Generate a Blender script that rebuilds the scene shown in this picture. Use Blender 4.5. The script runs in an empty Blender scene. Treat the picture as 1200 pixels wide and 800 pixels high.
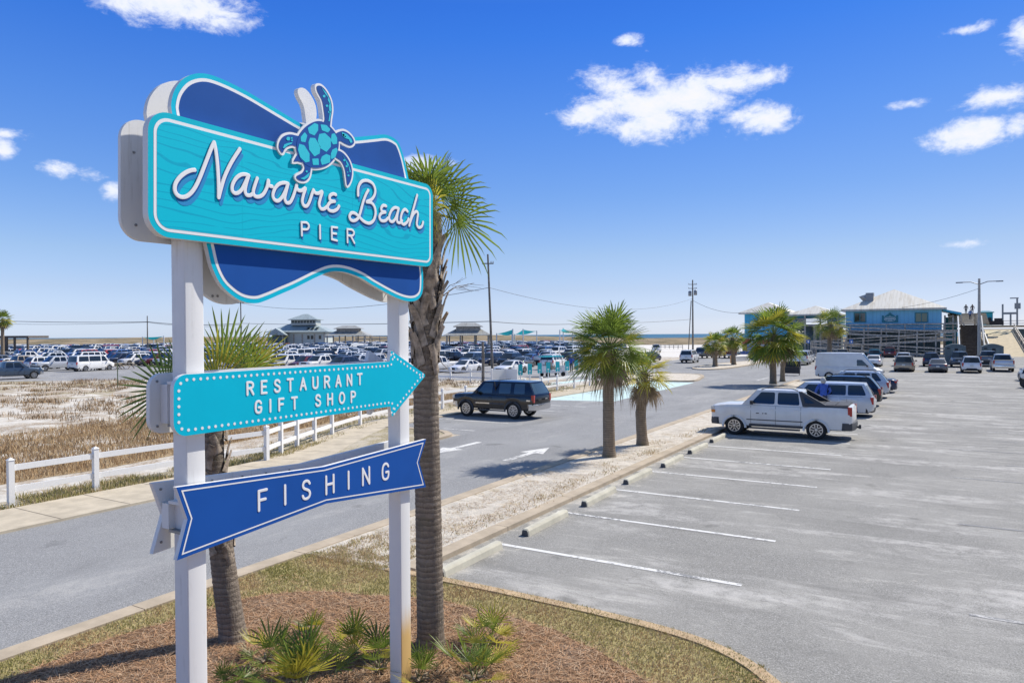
import bpy, math, random
from mathutils import Vector, Matrix, noise

# ------------------------------------------------------------------ camera, sky, sun, exposure
SC = bpy.context.scene
COL = SC.collection
PI = math.pi
rad = math.radians
# world axes: +Y runs along the road, +X from the road towards the parking lot, the camera stands at (0, 0, 4)
HCAM = 4.0
FPX = 832.0                                    # focal length in pixels of a 1200 px wide picture
YAW = math.atan(497 / FPX)                     # the camera looks this far to the left of +Y
PITCH = math.atan(7.8 / FPX)
ROLL = 0.0065
_hf = Vector((-math.sin(YAW), math.cos(YAW), 0))
_hr = Vector((math.cos(YAW), math.sin(YAW), 0))
FWD = (_hf * math.cos(PITCH) + Vector((0, 0, -1)) * math.sin(PITCH)).normalized()
RIGHT = (_hr * math.cos(ROLL) + Vector((0, 0, -1)) * math.sin(ROLL)).normalized()
UP = RIGHT.cross(FWD).normalized()
RIGHT = FWD.cross(UP).normalized()
CAMP = Vector((0, 0, HCAM))
cam_d = bpy.data.cameras.new('camera')
cam = bpy.data.objects.new('camera', cam_d)
COL.objects.link(cam)
cam.matrix_world = Matrix((
    (RIGHT.x, UP.x, -FWD.x, CAMP.x), (RIGHT.y, UP.y, -FWD.y, CAMP.y),
    (RIGHT.z, UP.z, -FWD.z, CAMP.z), (0, 0, 0, 1)))
cam_d.sensor_width = 36
cam_d.sensor_fit = 'HORIZONTAL'
cam_d.lens = 36 * FPX / 1200
cam_d.clip_start = 0.05
cam_d.clip_end = 20000
SC.camera = cam

SUN_H = Vector((0.473, 0.881, 0)).normalized()
SUN_EL = rad(48)
SUN_DIR = Vector((SUN_H.x * math.cos(SUN_EL), SUN_H.y * math.cos(SUN_EL), math.sin(SUN_EL)))
sun_d = bpy.data.lights.new('sun', 'SUN')
sun_d.energy = 4.2
sun_d.angle = rad(0.53)
sun_d.color = (1.0, 0.94, 0.84)
sun = bpy.data.objects.new('sun', sun_d)
COL.objects.link(sun)
sun.rotation_euler = SUN_DIR.to_track_quat('Z', 'Y').to_euler()
sun.location = (0, 0, 60)

world = bpy.data.worlds.new('World')
SC.world = world
world.use_nodes = True


class NT:
    """small helper around a node tree"""
    def __init__(s, tree):
        s.t = tree

    def n(s, typ, **kw):
        nd = s.t.nodes.new(typ)
        for k, v in kw.items():
            if k.startswith('i_'):
                nd.inputs[k[2:].replace('_', ' ')].default_value = v
            else:
                setattr(nd, k, v)
        return nd

    def l(s, a, b):
        s.t.links.new(a, b)

    def val(s, x, sock):
        if isinstance(x, (int, float)):
            sock.default_value = x
        elif isinstance(x, (tuple, list)):
            sock.default_value = x
        else:
            s.l(x, sock)

    def m(s, op, a, b=0.0, c=None, clamp=False):
        nd = s.t.nodes.new('ShaderNodeMath')
        nd.operation = op
        nd.use_clamp = clamp
        s.val(a, nd.inputs[0])
        s.val(b, nd.inputs[1])
        if c is not None:
            s.val(c, nd.inputs[2])
        return nd.outputs[0]

    def vm(s, op, a, b=(0, 0, 0)):
        nd = s.t.nodes.new('ShaderNodeVectorMath')
        nd.operation = op
        s.val(a, nd.inputs[0])
        s.val(b, nd.inputs[1])
        return nd

    def mix(s, f, a, b, mode='MIX'):
        nd = s.t.nodes.new('ShaderNodeMix')
        nd.data_type = 'RGBA'
        nd.blend_type = mode
        s.val(f, nd.inputs[0])
        s.val(a if not isinstance(a, tuple) or len(a) == 4 else a + (1,), nd.inputs[6])
        s.val(b if not isinstance(b, tuple) or len(b) == 4 else b + (1,), nd.inputs[7])
        return nd.outputs[2]

    def ramp(s, f, lo, hi, a=0.0, b=1.0, smooth=True):
        nd = s.t.nodes.new('ShaderNodeMapRange')
        nd.interpolation_type = 'SMOOTHSTEP' if smooth else 'LINEAR'
        nd.clamp = True
        s.val(f, nd.inputs['Value'])
        nd.inputs['From Min'].default_value = lo
        nd.inputs['From Max'].default_value = hi
        nd.inputs['To Min'].default_value = a
        nd.inputs['To Max'].default_value = b
        return nd.outputs['Result']

    def noise(s, vec, scale, detail=4, rough=0.55, dist=0.0):
        nd = s.t.nodes.new('ShaderNodeTexNoise')
        nd.inputs['Scale'].default_value = scale
        nd.inputs['Detail'].default_value = detail
        nd.inputs['Roughness'].default_value = rough
        nd.inputs['Distortion'].default_value = dist
        if vec is not None:
            s.l(vec, nd.inputs['Vector'])
        return nd.outputs['Fac']


# sky: Nishita, with fair-weather clouds at fixed compass directions, infinitely far away
wt = NT(world.node_tree)
world.node_tree.nodes.clear()
sky = wt.n('ShaderNodeTexSky', sky_type='NISHITA', sun_disc=False)
sky.sun_elevation = SUN_EL
sky.sun_rotation = math.atan2(SUN_H.x, SUN_H.y)
sky.altitude = 0
sky.air_density = 1.0
sky.dust_density = 0.5
sky.ozone_density = 3.0
tc = wt.n('ShaderNodeTexCoord')
sep = wt.n('ShaderNodeSeparateXYZ')
wt.l(tc.outputs['Generated'], sep.inputs[0])
az = wt.m('ARCTAN2', sep.outputs[0], sep.outputs[1])
el = wt.m('ARCSINE', sep.outputs[2])


def azel(px, py):
    d = (FWD * FPX + RIGHT * (px - 600) + UP * (400 - py)).normalized()
    return math.atan2(d.x, d.y), math.asin(d.z)


# (pixel centre in the photograph, half width, half height in px, density)
CLOUDS = [(755, 124, 88, 26, .9), (805, 115, 70, 30, .95), (765, 142, 58, 26, .85), (690, 136, 42, 18, .72), (716, 104, 44, 24, .62), (762, 92, 26, 22, .55), (850, 96, 66, 22, .85),
          (882, 92, 42, 14, .62), (894, 138, 46, 19, .74), (200, 4, 100, 32, 1.0), (262, 16, 30, 10, .6), (734, 48, 18, 9, .75), (1132, 35, 38, 7, .5),
          (1168, 112, 46, 18, .62), (1136, 158, 62, 22, .95), (1190, 150, 30, 14, .5), (66, 199, 28, 10, .55), (112, 206, 26, 8, .5), (133, 222, 16, 14, .72),
          (5, 174, 16, 13, .8), (496, 192, 36, 12, .62), (1122, 286, 34, 5, .42), (1065, 122, 26, 6, .4), (1200, 40, 22, 30, .5), (8, 155, 20, 8, .4)]
mask = None
for (px, py, hw, hh, de) in CLOUDS:
    a0, e0 = azel(px, py)
    a1, e1 = azel(px + hw, py)
    ra = abs(a1 - a0)
    e2 = azel(px, py - hh)[1]
    rb = abs(e2 - e0)
    da = wt.m('DIVIDE', wt.m('SUBTRACT', az, a0), ra)
    db = wt.m('DIVIDE', wt.m('SUBTRACT', el, e0), rb)
    r2 = wt.m('ADD', wt.m('MULTIPLY', da, da), wt.m('MULTIPLY', db, db))
    mk = wt.m('MULTIPLY', wt.m('SUBTRACT', 1.0, wt.m('SQRT', r2)), de)
    mask = mk if mask is None else wt.m('MAXIMUM', mask, mk)
nvec = wt.vm('MULTIPLY', tc.outputs['Generated'], (1, 1, 1.7)).outputs[0]
cn = wt.noise(nvec, 24, 10, 0.66, 0.35)
cn2 = wt.noise(nvec, 55, 7, 0.65, 0.1)
cf = wt.m('ADD', wt.m('ADD', mask, wt.m('MULTIPLY', wt.m('SUBTRACT', cn, 0.5), 1.75)), wt.m('MULTIPLY', wt.m('SUBTRACT', cn2, 0.5), 0.75))
cover = wt.ramp(cf, -0.1, 0.62)
cover = wt.m('MULTIPLY', cover, wt.ramp(mask, -0.75, 0.0))
# sky graded bluer upwards, paler at the horizon; brightened above view as added fill
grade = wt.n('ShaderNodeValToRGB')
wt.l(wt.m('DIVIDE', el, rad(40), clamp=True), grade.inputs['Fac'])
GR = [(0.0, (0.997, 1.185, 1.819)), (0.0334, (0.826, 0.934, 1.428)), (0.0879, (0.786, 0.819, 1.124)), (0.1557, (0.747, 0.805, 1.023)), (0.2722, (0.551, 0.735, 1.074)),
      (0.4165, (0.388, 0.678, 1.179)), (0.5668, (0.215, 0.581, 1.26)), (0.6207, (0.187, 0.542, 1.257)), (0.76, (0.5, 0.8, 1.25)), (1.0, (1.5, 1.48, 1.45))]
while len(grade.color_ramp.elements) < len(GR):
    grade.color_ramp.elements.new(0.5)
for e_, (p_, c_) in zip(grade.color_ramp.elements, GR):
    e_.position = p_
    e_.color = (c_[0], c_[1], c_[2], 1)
gain = wt.n('ShaderNodeCombineColor')
for k_ in range(3):
    wt.l(wt.ramp(az, rad(-75), rad(15), 1.24, 0.72, False), gain.inputs[k_])
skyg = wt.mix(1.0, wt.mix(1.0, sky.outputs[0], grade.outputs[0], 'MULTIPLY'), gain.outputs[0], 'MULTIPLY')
cshade = wt.ramp(wt.m('ADD', cf, wt.m('MULTIPLY', wt.m('SUBTRACT', cn2, 0.5), 1.2)), 0.2, 1.2)
ccol = wt.mix(cshade, (6.6, 7.1, 8.4), (7.5, 7.5, 7.75))
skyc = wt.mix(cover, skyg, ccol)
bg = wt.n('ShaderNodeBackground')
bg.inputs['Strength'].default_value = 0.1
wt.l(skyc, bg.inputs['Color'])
wo = wt.n('ShaderNodeOutputWorld')
wt.l(bg.outputs[0], wo.inputs['Surface'])

SC.view_settings.view_transform = 'Standard'
SC.view_settings.look = 'None'
SC.view_settings.exposure = 0.35
SC.view_settings.gamma = 1.0
SC.view_settings.use_curve_mapping = False
SC.render.engine = 'CYCLES'
SC.cycles.use_denoising = True
SC.cycles.max_bounces = 6
SC.cycles.diffuse_bounces = 3
SC.cycles.glossy_bounces = 3
SC.cycles.transparent_max_bounces = 12
SC.cycles.caustics_reflective = False
SC.cycles.caustics_refractive = False


# ------------------------------------------------------------------ from a pixel of the photograph to a place in the world
def ray(px, py):
    return FWD * FPX + RIGHT * (px - 600) + UP * (400 - py)


def G(px, py, z=0.0):
    d = ray(px, py)
    t = (z - HCAM) / d.z
    return CAMP + d * t


def onx(px, py, x):                     # (y, z) where the line of sight meets the plane X = x
    d = ray(px, py)
    t = x / d.x
    return (d.y * t, HCAM + d.z * t)


def ony(px, py, y):                     # (x, z) on the plane Y = y
    d = ray(px, py)
    t = y / d.y
    return (d.x * t, HCAM + d.z * t)


def atd(px, py, depth):
    d = ray(px, py)
    return CAMP + d * (depth / FPX)


# ------------------------------------------------------------------ mesh helpers
class MB:
    def __init__(s):
        s.v = []
        s.f = []
        s.mi = []

    def add(s, vs, fs, mi=0):
        o = len(s.v)
        s.v += [tuple(q) for q in vs]
        for f in fs:
            s.f.append(tuple(i + o for i in f))
            s.mi.append(mi)

    def box(s, c, size, mi=0, rz=0.0, mat=None):
        hx, hy, hz = size[0] / 2, size[1] / 2, size[2] / 2
        vs = [Vector((sx * hx, sy * hy, sz * hz)) for sz in (-1, 1) for sy in (-1, 1) for sx in (-1, 1)]
        M = mat if mat is not None else Matrix.Rotation(rz, 3, 'Z')
        c = Vector(c)
        s.add([M @ q + c for q in vs],
              [(0, 2, 3, 1), (4, 5, 7, 6), (0, 1, 5, 4), (2, 6, 7, 3), (0, 4, 6, 2), (1, 3, 7, 5)], mi)

    def beam(s, a, b, w, h, mi=0, up=(0, 0, 1)):
        a, b = Vector(a), Vector(b)
        d = b - a
        L = d.length
        x = d.normalized()
        u = Vector(up)
        y = u.cross(x)
        if y.length < 1e-5:
            y = Vector((0, 1, 0))
        y.normalize()
        z = x.cross(y)
        s.box((a + b) / 2, (L, w, h), mi, mat=Matrix((x, y, z)).transposed())

    def tube(s, pts, rr, n=8, mi=0, cap=True):
        pts = [Vector(p) for p in pts]
        if isinstance(rr, (int, float)):
            rr = [rr] * len(pts)
        vs, fs = [], []
        t0 = (pts[1] - pts[0]).normalized()
        ref = Vector((0, 0, 1)) if abs(t0.z) < 0.9 else Vector((1, 0, 0))
        for i, p in enumerate(pts):
            t = (pts[min(i + 1, len(pts) - 1)] - pts[max(i - 1, 0)]).normalized()
            a = ref.cross(t)
            if a.length < 1e-4:
                a = Vector((1, 0, 0))
            a.normalize()
            b = t.cross(a)
            ref = b.cross(t) * -1 if False else ref
            for k in range(n):
                q = 2 * PI * k / n
                vs.append(p + (a * math.cos(q) + b * math.sin(q)) * rr[i])
        for i in range(len(pts) - 1):
            for k in range(n):
                k2 = (k + 1) % n
                fs.append((i * n + k, i * n + k2, (i + 1) * n + k2, (i + 1) * n + k))
        if cap:
            fs.append(tuple(range(n))[::-1])
            fs.append(tuple((len(pts) - 1) * n + k for k in range(n)))
        s.add(vs, fs, mi)

    def prism_x(s, poly, x0, x1, mi=0, side=None):
        """polygon of (y, z) extruded from X = x0 (back) to X = x1 (front)"""
        n = len(poly)
        vs = [(x0, y, z) for y, z in poly] + [(x1, y, z) for y, z in poly]
        sd = mi if side is None else side
        s.add(vs, [tuple(range(n))[::-1]], sd)
        o = len(s.v) - 2 * n
        s.f.append(tuple(o + n + i for i in range(n)))
        s.mi.append(mi)
        for i in range(n):
            j = (i + 1) % n
            s.f.append((o + i, o + j, o + n + j, o + n + i))
            s.mi.append(sd)

    def prism_z(s, poly, z0, z1, mi=0):
        n = len(poly)
        vs = [(x, y, z0) for x, y in poly] + [(x, y, z1) for x, y in poly]
        fs = [tuple(range(n))[::-1], tuple(n + i for i in range(n))]
        for i in range(n):
            j = (i + 1) % n
            fs.append((i, j, n + j, n + i))
        s.add(vs, fs, mi)

    def lathe(s, prof, n=16, mi=0, axis='Z', c=(0, 0, 0), caps=(True, True)):
        """profile of (radius, height)"""
        vs, fs = [], []
        for r, h in prof:
            for k in range(n):
                q = 2 * PI * k / n
                if axis == 'Z':
                    vs.append((c[0] + r * math.cos(q), c[1] + r * math.sin(q), c[2] + h))
                elif axis == 'Y':
                    vs.append((c[0] + r * math.cos(q), c[1] + h, c[2] + r * math.sin(q)))
                else:
                    vs.append((c[0] + h, c[1] + r * math.cos(q), c[2] + r * math.sin(q)))
        for i in range(len(prof) - 1):
            for k in range(n):
                k2 = (k + 1) % n
                fs.append((i * n + k, i * n + k2, (i + 1) * n + k2, (i + 1) * n + k))
        if caps[0]:
            fs.append(tuple(range(n))[::-1])
        if caps[1]:
            fs.append(tuple((len(prof) - 1) * n + k for k in range(n)))
        s.add(vs, fs, mi)

    def build(s, name, mats, parent=None, smooth=None, loc=None):
        me = bpy.data.meshes.new(name)
        me.from_pydata(s.v, [], s.f)
        if not isinstance(mats, (list, tuple)):
            mats = [mats]
        for m_ in mats:
            me.materials.append(m_)
        if len(mats) > 1:
            me.polygons.foreach_set('material_index', s.mi)
        me.update()
        if smooth is not None:
            me.polygons.foreach_set('use_smooth', [True] * len(me.polygons))
            me.set_sharp_from_angle(angle=rad(smooth))
        o = bpy.data.objects.new(name, me)
        COL.objects.link(o)
        if parent is not None:
            o.parent = parent
        if loc is not None:
            o.location = loc
        return o


def thing(name, label, cat, loc=(0, 0, 0), rz=0.0, group=None):
    o = bpy.data.objects.new(name, None)
    COL.objects.link(o)
    o.empty_display_size = 0.2
    o.location = loc
    o.rotation_euler = (0, 0, rz)
    return tag(o, label, cat, group)


def tag(o, label, cat, group=None, kind=None):
    o['label'] = label
    o['category'] = cat
    if group:
        o['group'] = group
    if kind:
        o['kind'] = kind
    return o


def struct(o, label=None, cat=None):
    o['kind'] = 'structure'
    if label:
        o['label'] = label
    if cat:
        o['category'] = cat
    return o


def copy_thing(root, loc, rz, label, group=None):
    r = root.copy()
    COL.objects.link(r)
    r.location = loc
    r.rotation_euler = (0, 0, rz)
    r['label'] = label
    if group:
        r['group'] = group
    for ch in list(root.children):
        c = ch.copy()
        COL.objects.link(c)
        c.parent = r
        for g in list(ch.children):
            d = g.copy()
            COL.objects.link(d)
            d.parent = c
    return r


def spline(pts, k=6, closed=False):
    """Catmull-Rom through 2-D or 3-D points"""
    P = [Vector(p) if len(p) == 3 else Vector((p[0], p[1], 0)) for p in pts]
    n = len(P)
    out = []
    rng = range(n) if closed else range(n - 1)
    for i in rng:
        if closed:
            a, b, c, d = P[(i - 1) % n], P[i], P[(i + 1) % n], P[(i + 2) % n]
        else:
            a, b, c, d = P[max(i - 1, 0)], P[i], P[i + 1], P[min(i + 2, n - 1)]
        for j in range(k):
            t = j / k
            out.append(0.5 * ((2 * b) + (c - a) * t + (2 * a - 5 * b + 4 * c - d) * t * t + (3 * b - a - 3 * c + d) * t ** 3))
    if not closed:
        out.append(P[-1])
    return out if len(pts[0]) == 3 else [(q.x, q.y) for q in out]


def area2(poly):
    return 0.5 * sum(poly[i][0] * poly[(i + 1) % len(poly)][1] - poly[(i + 1) % len(poly)][0] * poly[i][1] for i in range(len(poly)))


def inset(poly, d):
    """offset a polygon inwards (d > 0) with mitred corners"""
    s = 1 if area2(poly) > 0 else -1
    n = len(poly)
    out = []
    for i in range(n):
        p0, p1, p2 = Vector(poly[i - 1]), Vector(poly[i]), Vector(poly[(i + 1) % n])
        e1, e2 = (p1 - p0), (p2 - p1)
        if e1.length < 1e-9:
            e1 = e2
        if e2.length < 1e-9:
            e2 = e1
        e1, e2 = e1.normalized(), e2.normalized()
        n1 = Vector((-e1.y, e1.x)) * s
        n2 = Vector((-e2.y, e2.x)) * s
        b = n1 + n2
        if b.length < 1e-6:
            b = n1
        b.normalize()
        c = max(0.35, b.dot(n1))
        q = p1 + b * (d / c)
        out.append((q.x, q.y))
    return out


def rounded(poly, r, k=8):
    """round the corners of a polygon; r a number or one per corner"""
    n = len(poly)
    out = []
    for i in range(n):
        ri = r[i] if isinstance(r, (list, tuple)) else r
        p0, p1, p2 = Vector(poly[i - 1]), Vector(poly[i]), Vector(poly[(i + 1) % n])
        if ri <= 0:
            out.append(tuple(p1))
            continue
        a, b = (p0 - p1).normalized(), (p2 - p1).normalized()
        half = a.angle(b) / 2
        t = ri / math.tan(half)
        c = p1 + (a + b).normalized() * (ri / math.sin(half))
        s0, s1 = p1 + a * t - c, p1 + b * t - c
        ang0 = math.atan2(s0.y, s0.x)
        ang1 = math.atan2(s1.y, s1.x)
        da = (ang1 - ang0 + PI) % (2 * PI) - PI
        for j in range(k + 1):
            q = ang0 + da * j / k
            out.append((c.x + ri * math.cos(q), c.y + ri * math.sin(q)))
    return out


def stroke(mb, pts, r, x0, h, mi=0):
    """a raised rounded stroke on a plane X = x0 that faces +X: points (y, z), half width r, height h"""
    P = [Vector(p) for p in pts]
    Q = [P[0]]
    for p in P[1:]:
        if (p - Q[-1]).length > 1e-4:
            Q.append(p)
    P = Q
    n = len(P)
    prof = [(-1, 0), (-1, .86), (-.94, .95), (-.5, .985), (0, 1), (.5, .985), (.94, .95), (1, .86), (1, 0)]
    rows = []

    def row(p, t, rr):
        nn = Vector((-t.y, t.x))
        rows.append([(x0 + h * q, p.x + nn.x * rr * a, p.y + nn.y * rr * a) for a, q in prof])
    t0 = (P[1] - P[0]).normalized()
    for q in (80, 60, 40, 20):
        row(P[0] - t0 * r * math.sin(rad(q)), t0, r * math.cos(rad(q)))
    for i in range(n):
        ta = (P[i] - P[i - 1]).normalized() if i > 0 else None
        tb = (P[i + 1] - P[i]).normalized() if i < n - 1 else None
        if ta is None:
            row(P[i], tb, r)
        elif tb is None:
            row(P[i], ta, r)
        else:
            t = ta + tb
            if t.length < 1e-4:
                t = ta
            t.normalize()
            if ta.dot(tb) < 0.5:                    # a sharp turn: end one stroke round and start the next
                row(P[i], ta, r)
                for q in (20, 40, 60, 80):
                    row(P[i] + ta * r * math.sin(rad(q)), ta, r * math.cos(rad(q)))
                _emit(mb, rows, prof, mi)
                rows.clear()
                for q in (80, 60, 40, 20):
                    row(P[i] - tb * r * math.sin(rad(q)), tb, r * math.cos(rad(q)))
                row(P[i], tb, r)
            else:
                row(P[i], t, r / max(0.75, t.dot(ta)))
    t1 = (P[-1] - P[-2]).normalized()
    for q in (20, 40, 60, 80):
        row(P[-1] + t1 * r * math.sin(rad(q)), t1, r * math.cos(rad(q)))
    _emit(mb, rows, prof, mi)


def _emit(mb, rows, prof, mi):
    m = len(prof)
    vs = [v for rw in rows for v in rw]
    fs = []
    for i in range(len(rows) - 1):
        for k in range(m - 1):
            fs.append((i * m + k, i * m + k + 1, (i + 1) * m + k + 1, (i + 1) * m + k))
    fs.append(tuple(range(m))[::-1])
    fs.append(tuple((len(rows) - 1) * m + k for k in range(m)))
    mb.add(vs, fs, mi)


# ------------------------------------------------------------------ materials
MATS = {}


def mat(name, col, rough=0.6, metal=0.0, var=0.0, vs=6.0, bump=0.0, bs=40.0, coat=0.0, spec=0.5, tl=0.0, emit=None, var2=None):
    """procedural material: base colour broken up by noise in object space, optional bump, clear coat or translucency"""
    if name in MATS:
        return MATS[name]
    m_ = bpy.data.materials.new(name)
    m_.use_nodes = True
    t = NT(m_.node_tree)
    b = m_.node_tree.nodes['Principled BSDF']
    out = m_.node_tree.nodes['Material Output']
    b.inputs['Roughness'].default_value = rough
    b.inputs['Metallic'].default_value = metal
    b.inputs['Specular IOR Level'].default_value = spec
    if coat:
        b.inputs['Coat Weight'].default_value = coat
        b.inputs['Coat Roughness'].default_value = 0.06
    co = t.n('ShaderNodeTexCoord').outputs['Object']
    c4 = tuple(col) + (1,)
    if var:
        f = t.noise(co, vs, 5, 0.6)
        lo = tuple(max(0, c * (1 - var)) for c in col)
        hi = tuple(min(1, c * (1 + var)) for c in (var2 or col))
        c_ = t.mix(t.ramp(f, 0.3, 0.7), lo, hi)
        t.l(c_, b.inputs['Base Color'])
        if tl:
            tr = t.n('ShaderNodeBsdfTranslucent')
            t.l(c_, tr.inputs['Color'])
    else:
        b.inputs['Base Color'].default_value = c4
        if tl:
            tr = t.n('ShaderNodeBsdfTranslucent')
            tr.inputs['Color'].default_value = c4
    if tl:
        ms = t.n('ShaderNodeMixShader')
        ms.inputs[0].default_value = tl
        t.l(b.outputs[0], ms.inputs[1])
        t.l(tr.outputs[0], ms.inputs[2])
        t.l(ms.outputs[0], out.inputs['Surface'])
    if bump:
        bn = t.n('ShaderNodeBump')
        bn.inputs['Strength'].default_value = bump
        bn.inputs['Distance'].default_value = 0.02
        t.l(t.noise(co, bs, 6, 0.65), bn.inputs['Height'])
        t.l(bn.outputs[0], b.inputs['Normal'])
    MATS[name] = m_
    return m_


def mat_nodes(name):
    m_ = bpy.data.materials.new(name)
    m_.use_nodes = True
    MATS[name] = m_
    t = NT(m_.node_tree)
    b = m_.node_tree.nodes['Principled BSDF']
    geo = t.n('ShaderNodeNewGeometry').outputs['Position']
    return m_, t, b, geo


def stretch(t, geo, sc, rz=0.0):
    mp = t.n('ShaderNodeMapping')
    mp.inputs['Scale'].default_value = sc
    mp.inputs['Rotation'].default_value = (0, 0, rz)
    t.l(geo, mp.inputs['Vector'])
    return mp.outputs[0]


def bumpit(t, b, h, s=0.4, d=0.02):
    bn = t.n('ShaderNodeBump')
    bn.inputs['Strength'].default_value = s
    bn.inputs['Distance'].default_value = d
    t.l(h, bn.inputs['Height'])
    t.l(bn.outputs[0], b.inputs['Normal'])


def asphalt(name, base, pale, sandy, streak, drift=False):
    m_, t, b, geo = mat_nodes(name)
    fine = t.noise(geo, 55, 3, 0.7)
    agg = t.n('ShaderNodeTexVoronoi')
    agg.inputs['Scale'].default_value = 62
    t.l(geo, agg.inputs['Vector'])
    ag = t.n('ShaderNodeSeparateColor')
    t.l(agg.outputs['Color'], ag.inputs[0])
    mid = t.noise(geo, 7, 5, 0.65)
    big = t.noise(geo, 0.35, 5, 0.6)
    col = t.mix(t.ramp(fine, 0.3, 0.7), tuple(c * 0.62 for c in base), tuple(c * 1.34 for c in base))
    col = t.mix(t.m('MULTIPLY', t.ramp(ag.outputs[0], 0.82, 0.95), 0.5), col, (0.46, 0.45, 0.43))
    col = t.mix(t.m('MULTIPLY', t.ramp(ag.outputs[1], 0.84, 0.95), 0.5), col, tuple(c * 0.42 for c in base))
    col = t.mix(t.m('MULTIPLY', t.ramp(big, 0.35, 0.7), 0.55), col, tuple(pale))
    col = t.mix(t.m('MULTIPLY', t.ramp(mid, 0.5, 0.8), 0.35), col, tuple(c * 0.8 for c in base))
    # pale sand blown into streaks that follow the way cars drive in and out
    st = t.noise(stretch(t, geo, streak), 1.0, 8, 0.62, 0.6)
    st2 = t.noise(geo, 2.4, 7, 0.7)
    sf = t.m('MULTIPLY', t.ramp(st, 0.5, 0.64), t.ramp(st2, 0.34, 0.62))
    sf = t.m('MULTIPLY', sf, t.ramp(fine, 0.25, 0.62, 0.45, 1.0))
    col = t.mix(t.m('MULTIPLY', sf, sandy), col, (0.52, 0.5, 0.47))
    st3 = t.noise(stretch(t, geo, (streak[0] * 3, streak[1] * 4, 1)), 1.0, 8, 0.7, 0.8)
    sf3 = t.m('MULTIPLY', t.m('MULTIPLY', t.ramp(st3, 0.54, 0.64), t.ramp(big, 0.4, 0.6)), t.ramp(fine, 0.3, 0.6))
    col = t.mix(t.m('MULTIPLY', sf3, sandy * 0.8), col, (0.52, 0.5, 0.46))
    spot = t.n('ShaderNodeTexVoronoi')
    spot.inputs['Scale'].default_value = 0.42
    t.l(t.vm('ADD', geo, t.vm('MULTIPLY', agg.outputs['Color'], (0.12, 0.12, 0)).outputs[0]).outputs[0], spot.inputs['Vector'])
    col = t.mix(t.m('MULTIPLY', t.ramp(spot.outputs['Distance'], 0.03, 0.12, 1.0, 0.0), 0.55), col, tuple(c * 0.4 for c in base))
    if drift:
        # sand blown against the kerb
        sx = t.n('ShaderNodeSeparateXYZ')
        t.l(geo, sx.inputs[0])
        dk_ = t.m('ADD', t.ramp(sx.outputs[0], -7.5, -5.9, 0.17, 0.0), t.m('MULTIPLY', t.m('SUBTRACT', st2, 0.5), 1.0))
        col = t.mix(t.m('MULTIPLY', t.m('MULTIPLY', t.ramp(dk_, 0.12, 0.3), t.ramp(fine, 0.25, 0.6, 0.5, 1.0)), 0.8), col, (0.56, 0.52, 0.45))
    # oil drips and darker tyre bands
    oil = t.noise(geo, 0.9, 4, 0.5)
    col = t.mix(t.m('MULTIPLY', t.ramp(oil, 0.64, 0.74), 0.5), col, tuple(c * 0.42 for c in base))
    db = t.noise(stretch(t, geo, (streak[0] * 0.8 + .02, streak[1] * 1.6, 1)), 1.3, 5, 0.55, 0.5)
    col = t.mix(t.m('MULTIPLY', t.ramp(db, 0.52, 0.75), 0.4), col, tuple(c * 0.6 for c in base))
    # hairline cracks
    vo = t.n('ShaderNodeTexVoronoi', feature='DISTANCE_TO_EDGE')
    vo.inputs['Scale'].default_value = 0.3
    cw = t.n('ShaderNodeTexNoise')
    cw.inputs['Scale'].default_value = 0.8
    cw.inputs['Detail'].default_value = 5
    t.l(geo, cw.inputs['Vector'])
    cs = t.vm('MULTIPLY', cw.outputs['Color'], (2.6, 2.6, 0))
    wv = t.vm('ADD', geo, cs.outputs[0])
    t.l(wv.outputs[0], vo.inputs['Vector'])
    cr = t.ramp(vo.outputs['Distance'], 0.0, 0.006, 1.0, 0.0)
    col = t.mix(t.m('MULTIPLY', t.m('MULTIPLY', cr, t.ramp(big, 0.5, 0.6)), 0.3), col, tuple(c * 0.45 for c in base))
    t.l(col, b.inputs['Base Color'])
    b.inputs['Roughness'].default_value = 0.92
    b.inputs['Specular IOR Level'].default_value = 0.25
    bumpit(t, b, t.m('ADD', fine, t.m('MULTIPLY', mid, 0.6)), 0.45, 0.012)
    return m_


M_LOT = asphalt('worn_grey_asphalt', (0.252, 0.245, 0.228), (0.37, 0.358, 0.33), 0.85, (0.16, 0.62, 1), True)
M_ROAD = asphalt('road_asphalt', (0.262, 0.262, 0.262), (0.31, 0.312, 0.312), 0.32, (0.5, 0.1, 1))
M_FARLOT = asphalt('far_asphalt', (0.27, 0.27, 0.275), (0.34, 0.34, 0.34), 0.5, (0.2, 0.3, 1))


def sand(name, base, brush, bcol, bscale, lo, hi, bump=0.6):
    m_, t, b, geo = mat_nodes(name)
    f = t.noise(geo, 3.0, 7, 0.7)
    g = t.noise(geo, 26, 4, 0.7)
    col = t.mix(t.ramp(f, 0.3, 0.7), tuple(c * 0.78 for c in base), tuple(min(.9, c * 1.06) for c in base))
    col = t.mix(t.m('MULTIPLY', t.ramp(g, 0.55, 0.75), 0.45), col, tuple(c * 0.55 for c in base))
    p = t.noise(geo, bscale, 8, 0.72, 0.3)
    q = t.noise(geo, 14, 5, 0.75)
    pf = t.m('MULTIPLY', t.ramp(p, lo, hi), t.ramp(q, 0.34, 0.58))
    bc = t.mix(t.ramp(t.noise(geo, 9, 4, 0.6), 0.35, 0.65), tuple(c * 0.6 for c in bcol), tuple(c * 1.3 for c in bcol))
    col = t.mix(t.m('MULTIPLY', pf, brush), col, bc)
    t.l(col, b.inputs['Base Color'])
    b.inputs['Roughness'].default_value = 1.0
    b.inputs['Specular IOR Level'].default_value = 0.1
    bumpit(t, b, t.m('ADD', f, t.m('MULTIPLY', g, 0.5)), bump, 0.06)
    return m_


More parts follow.
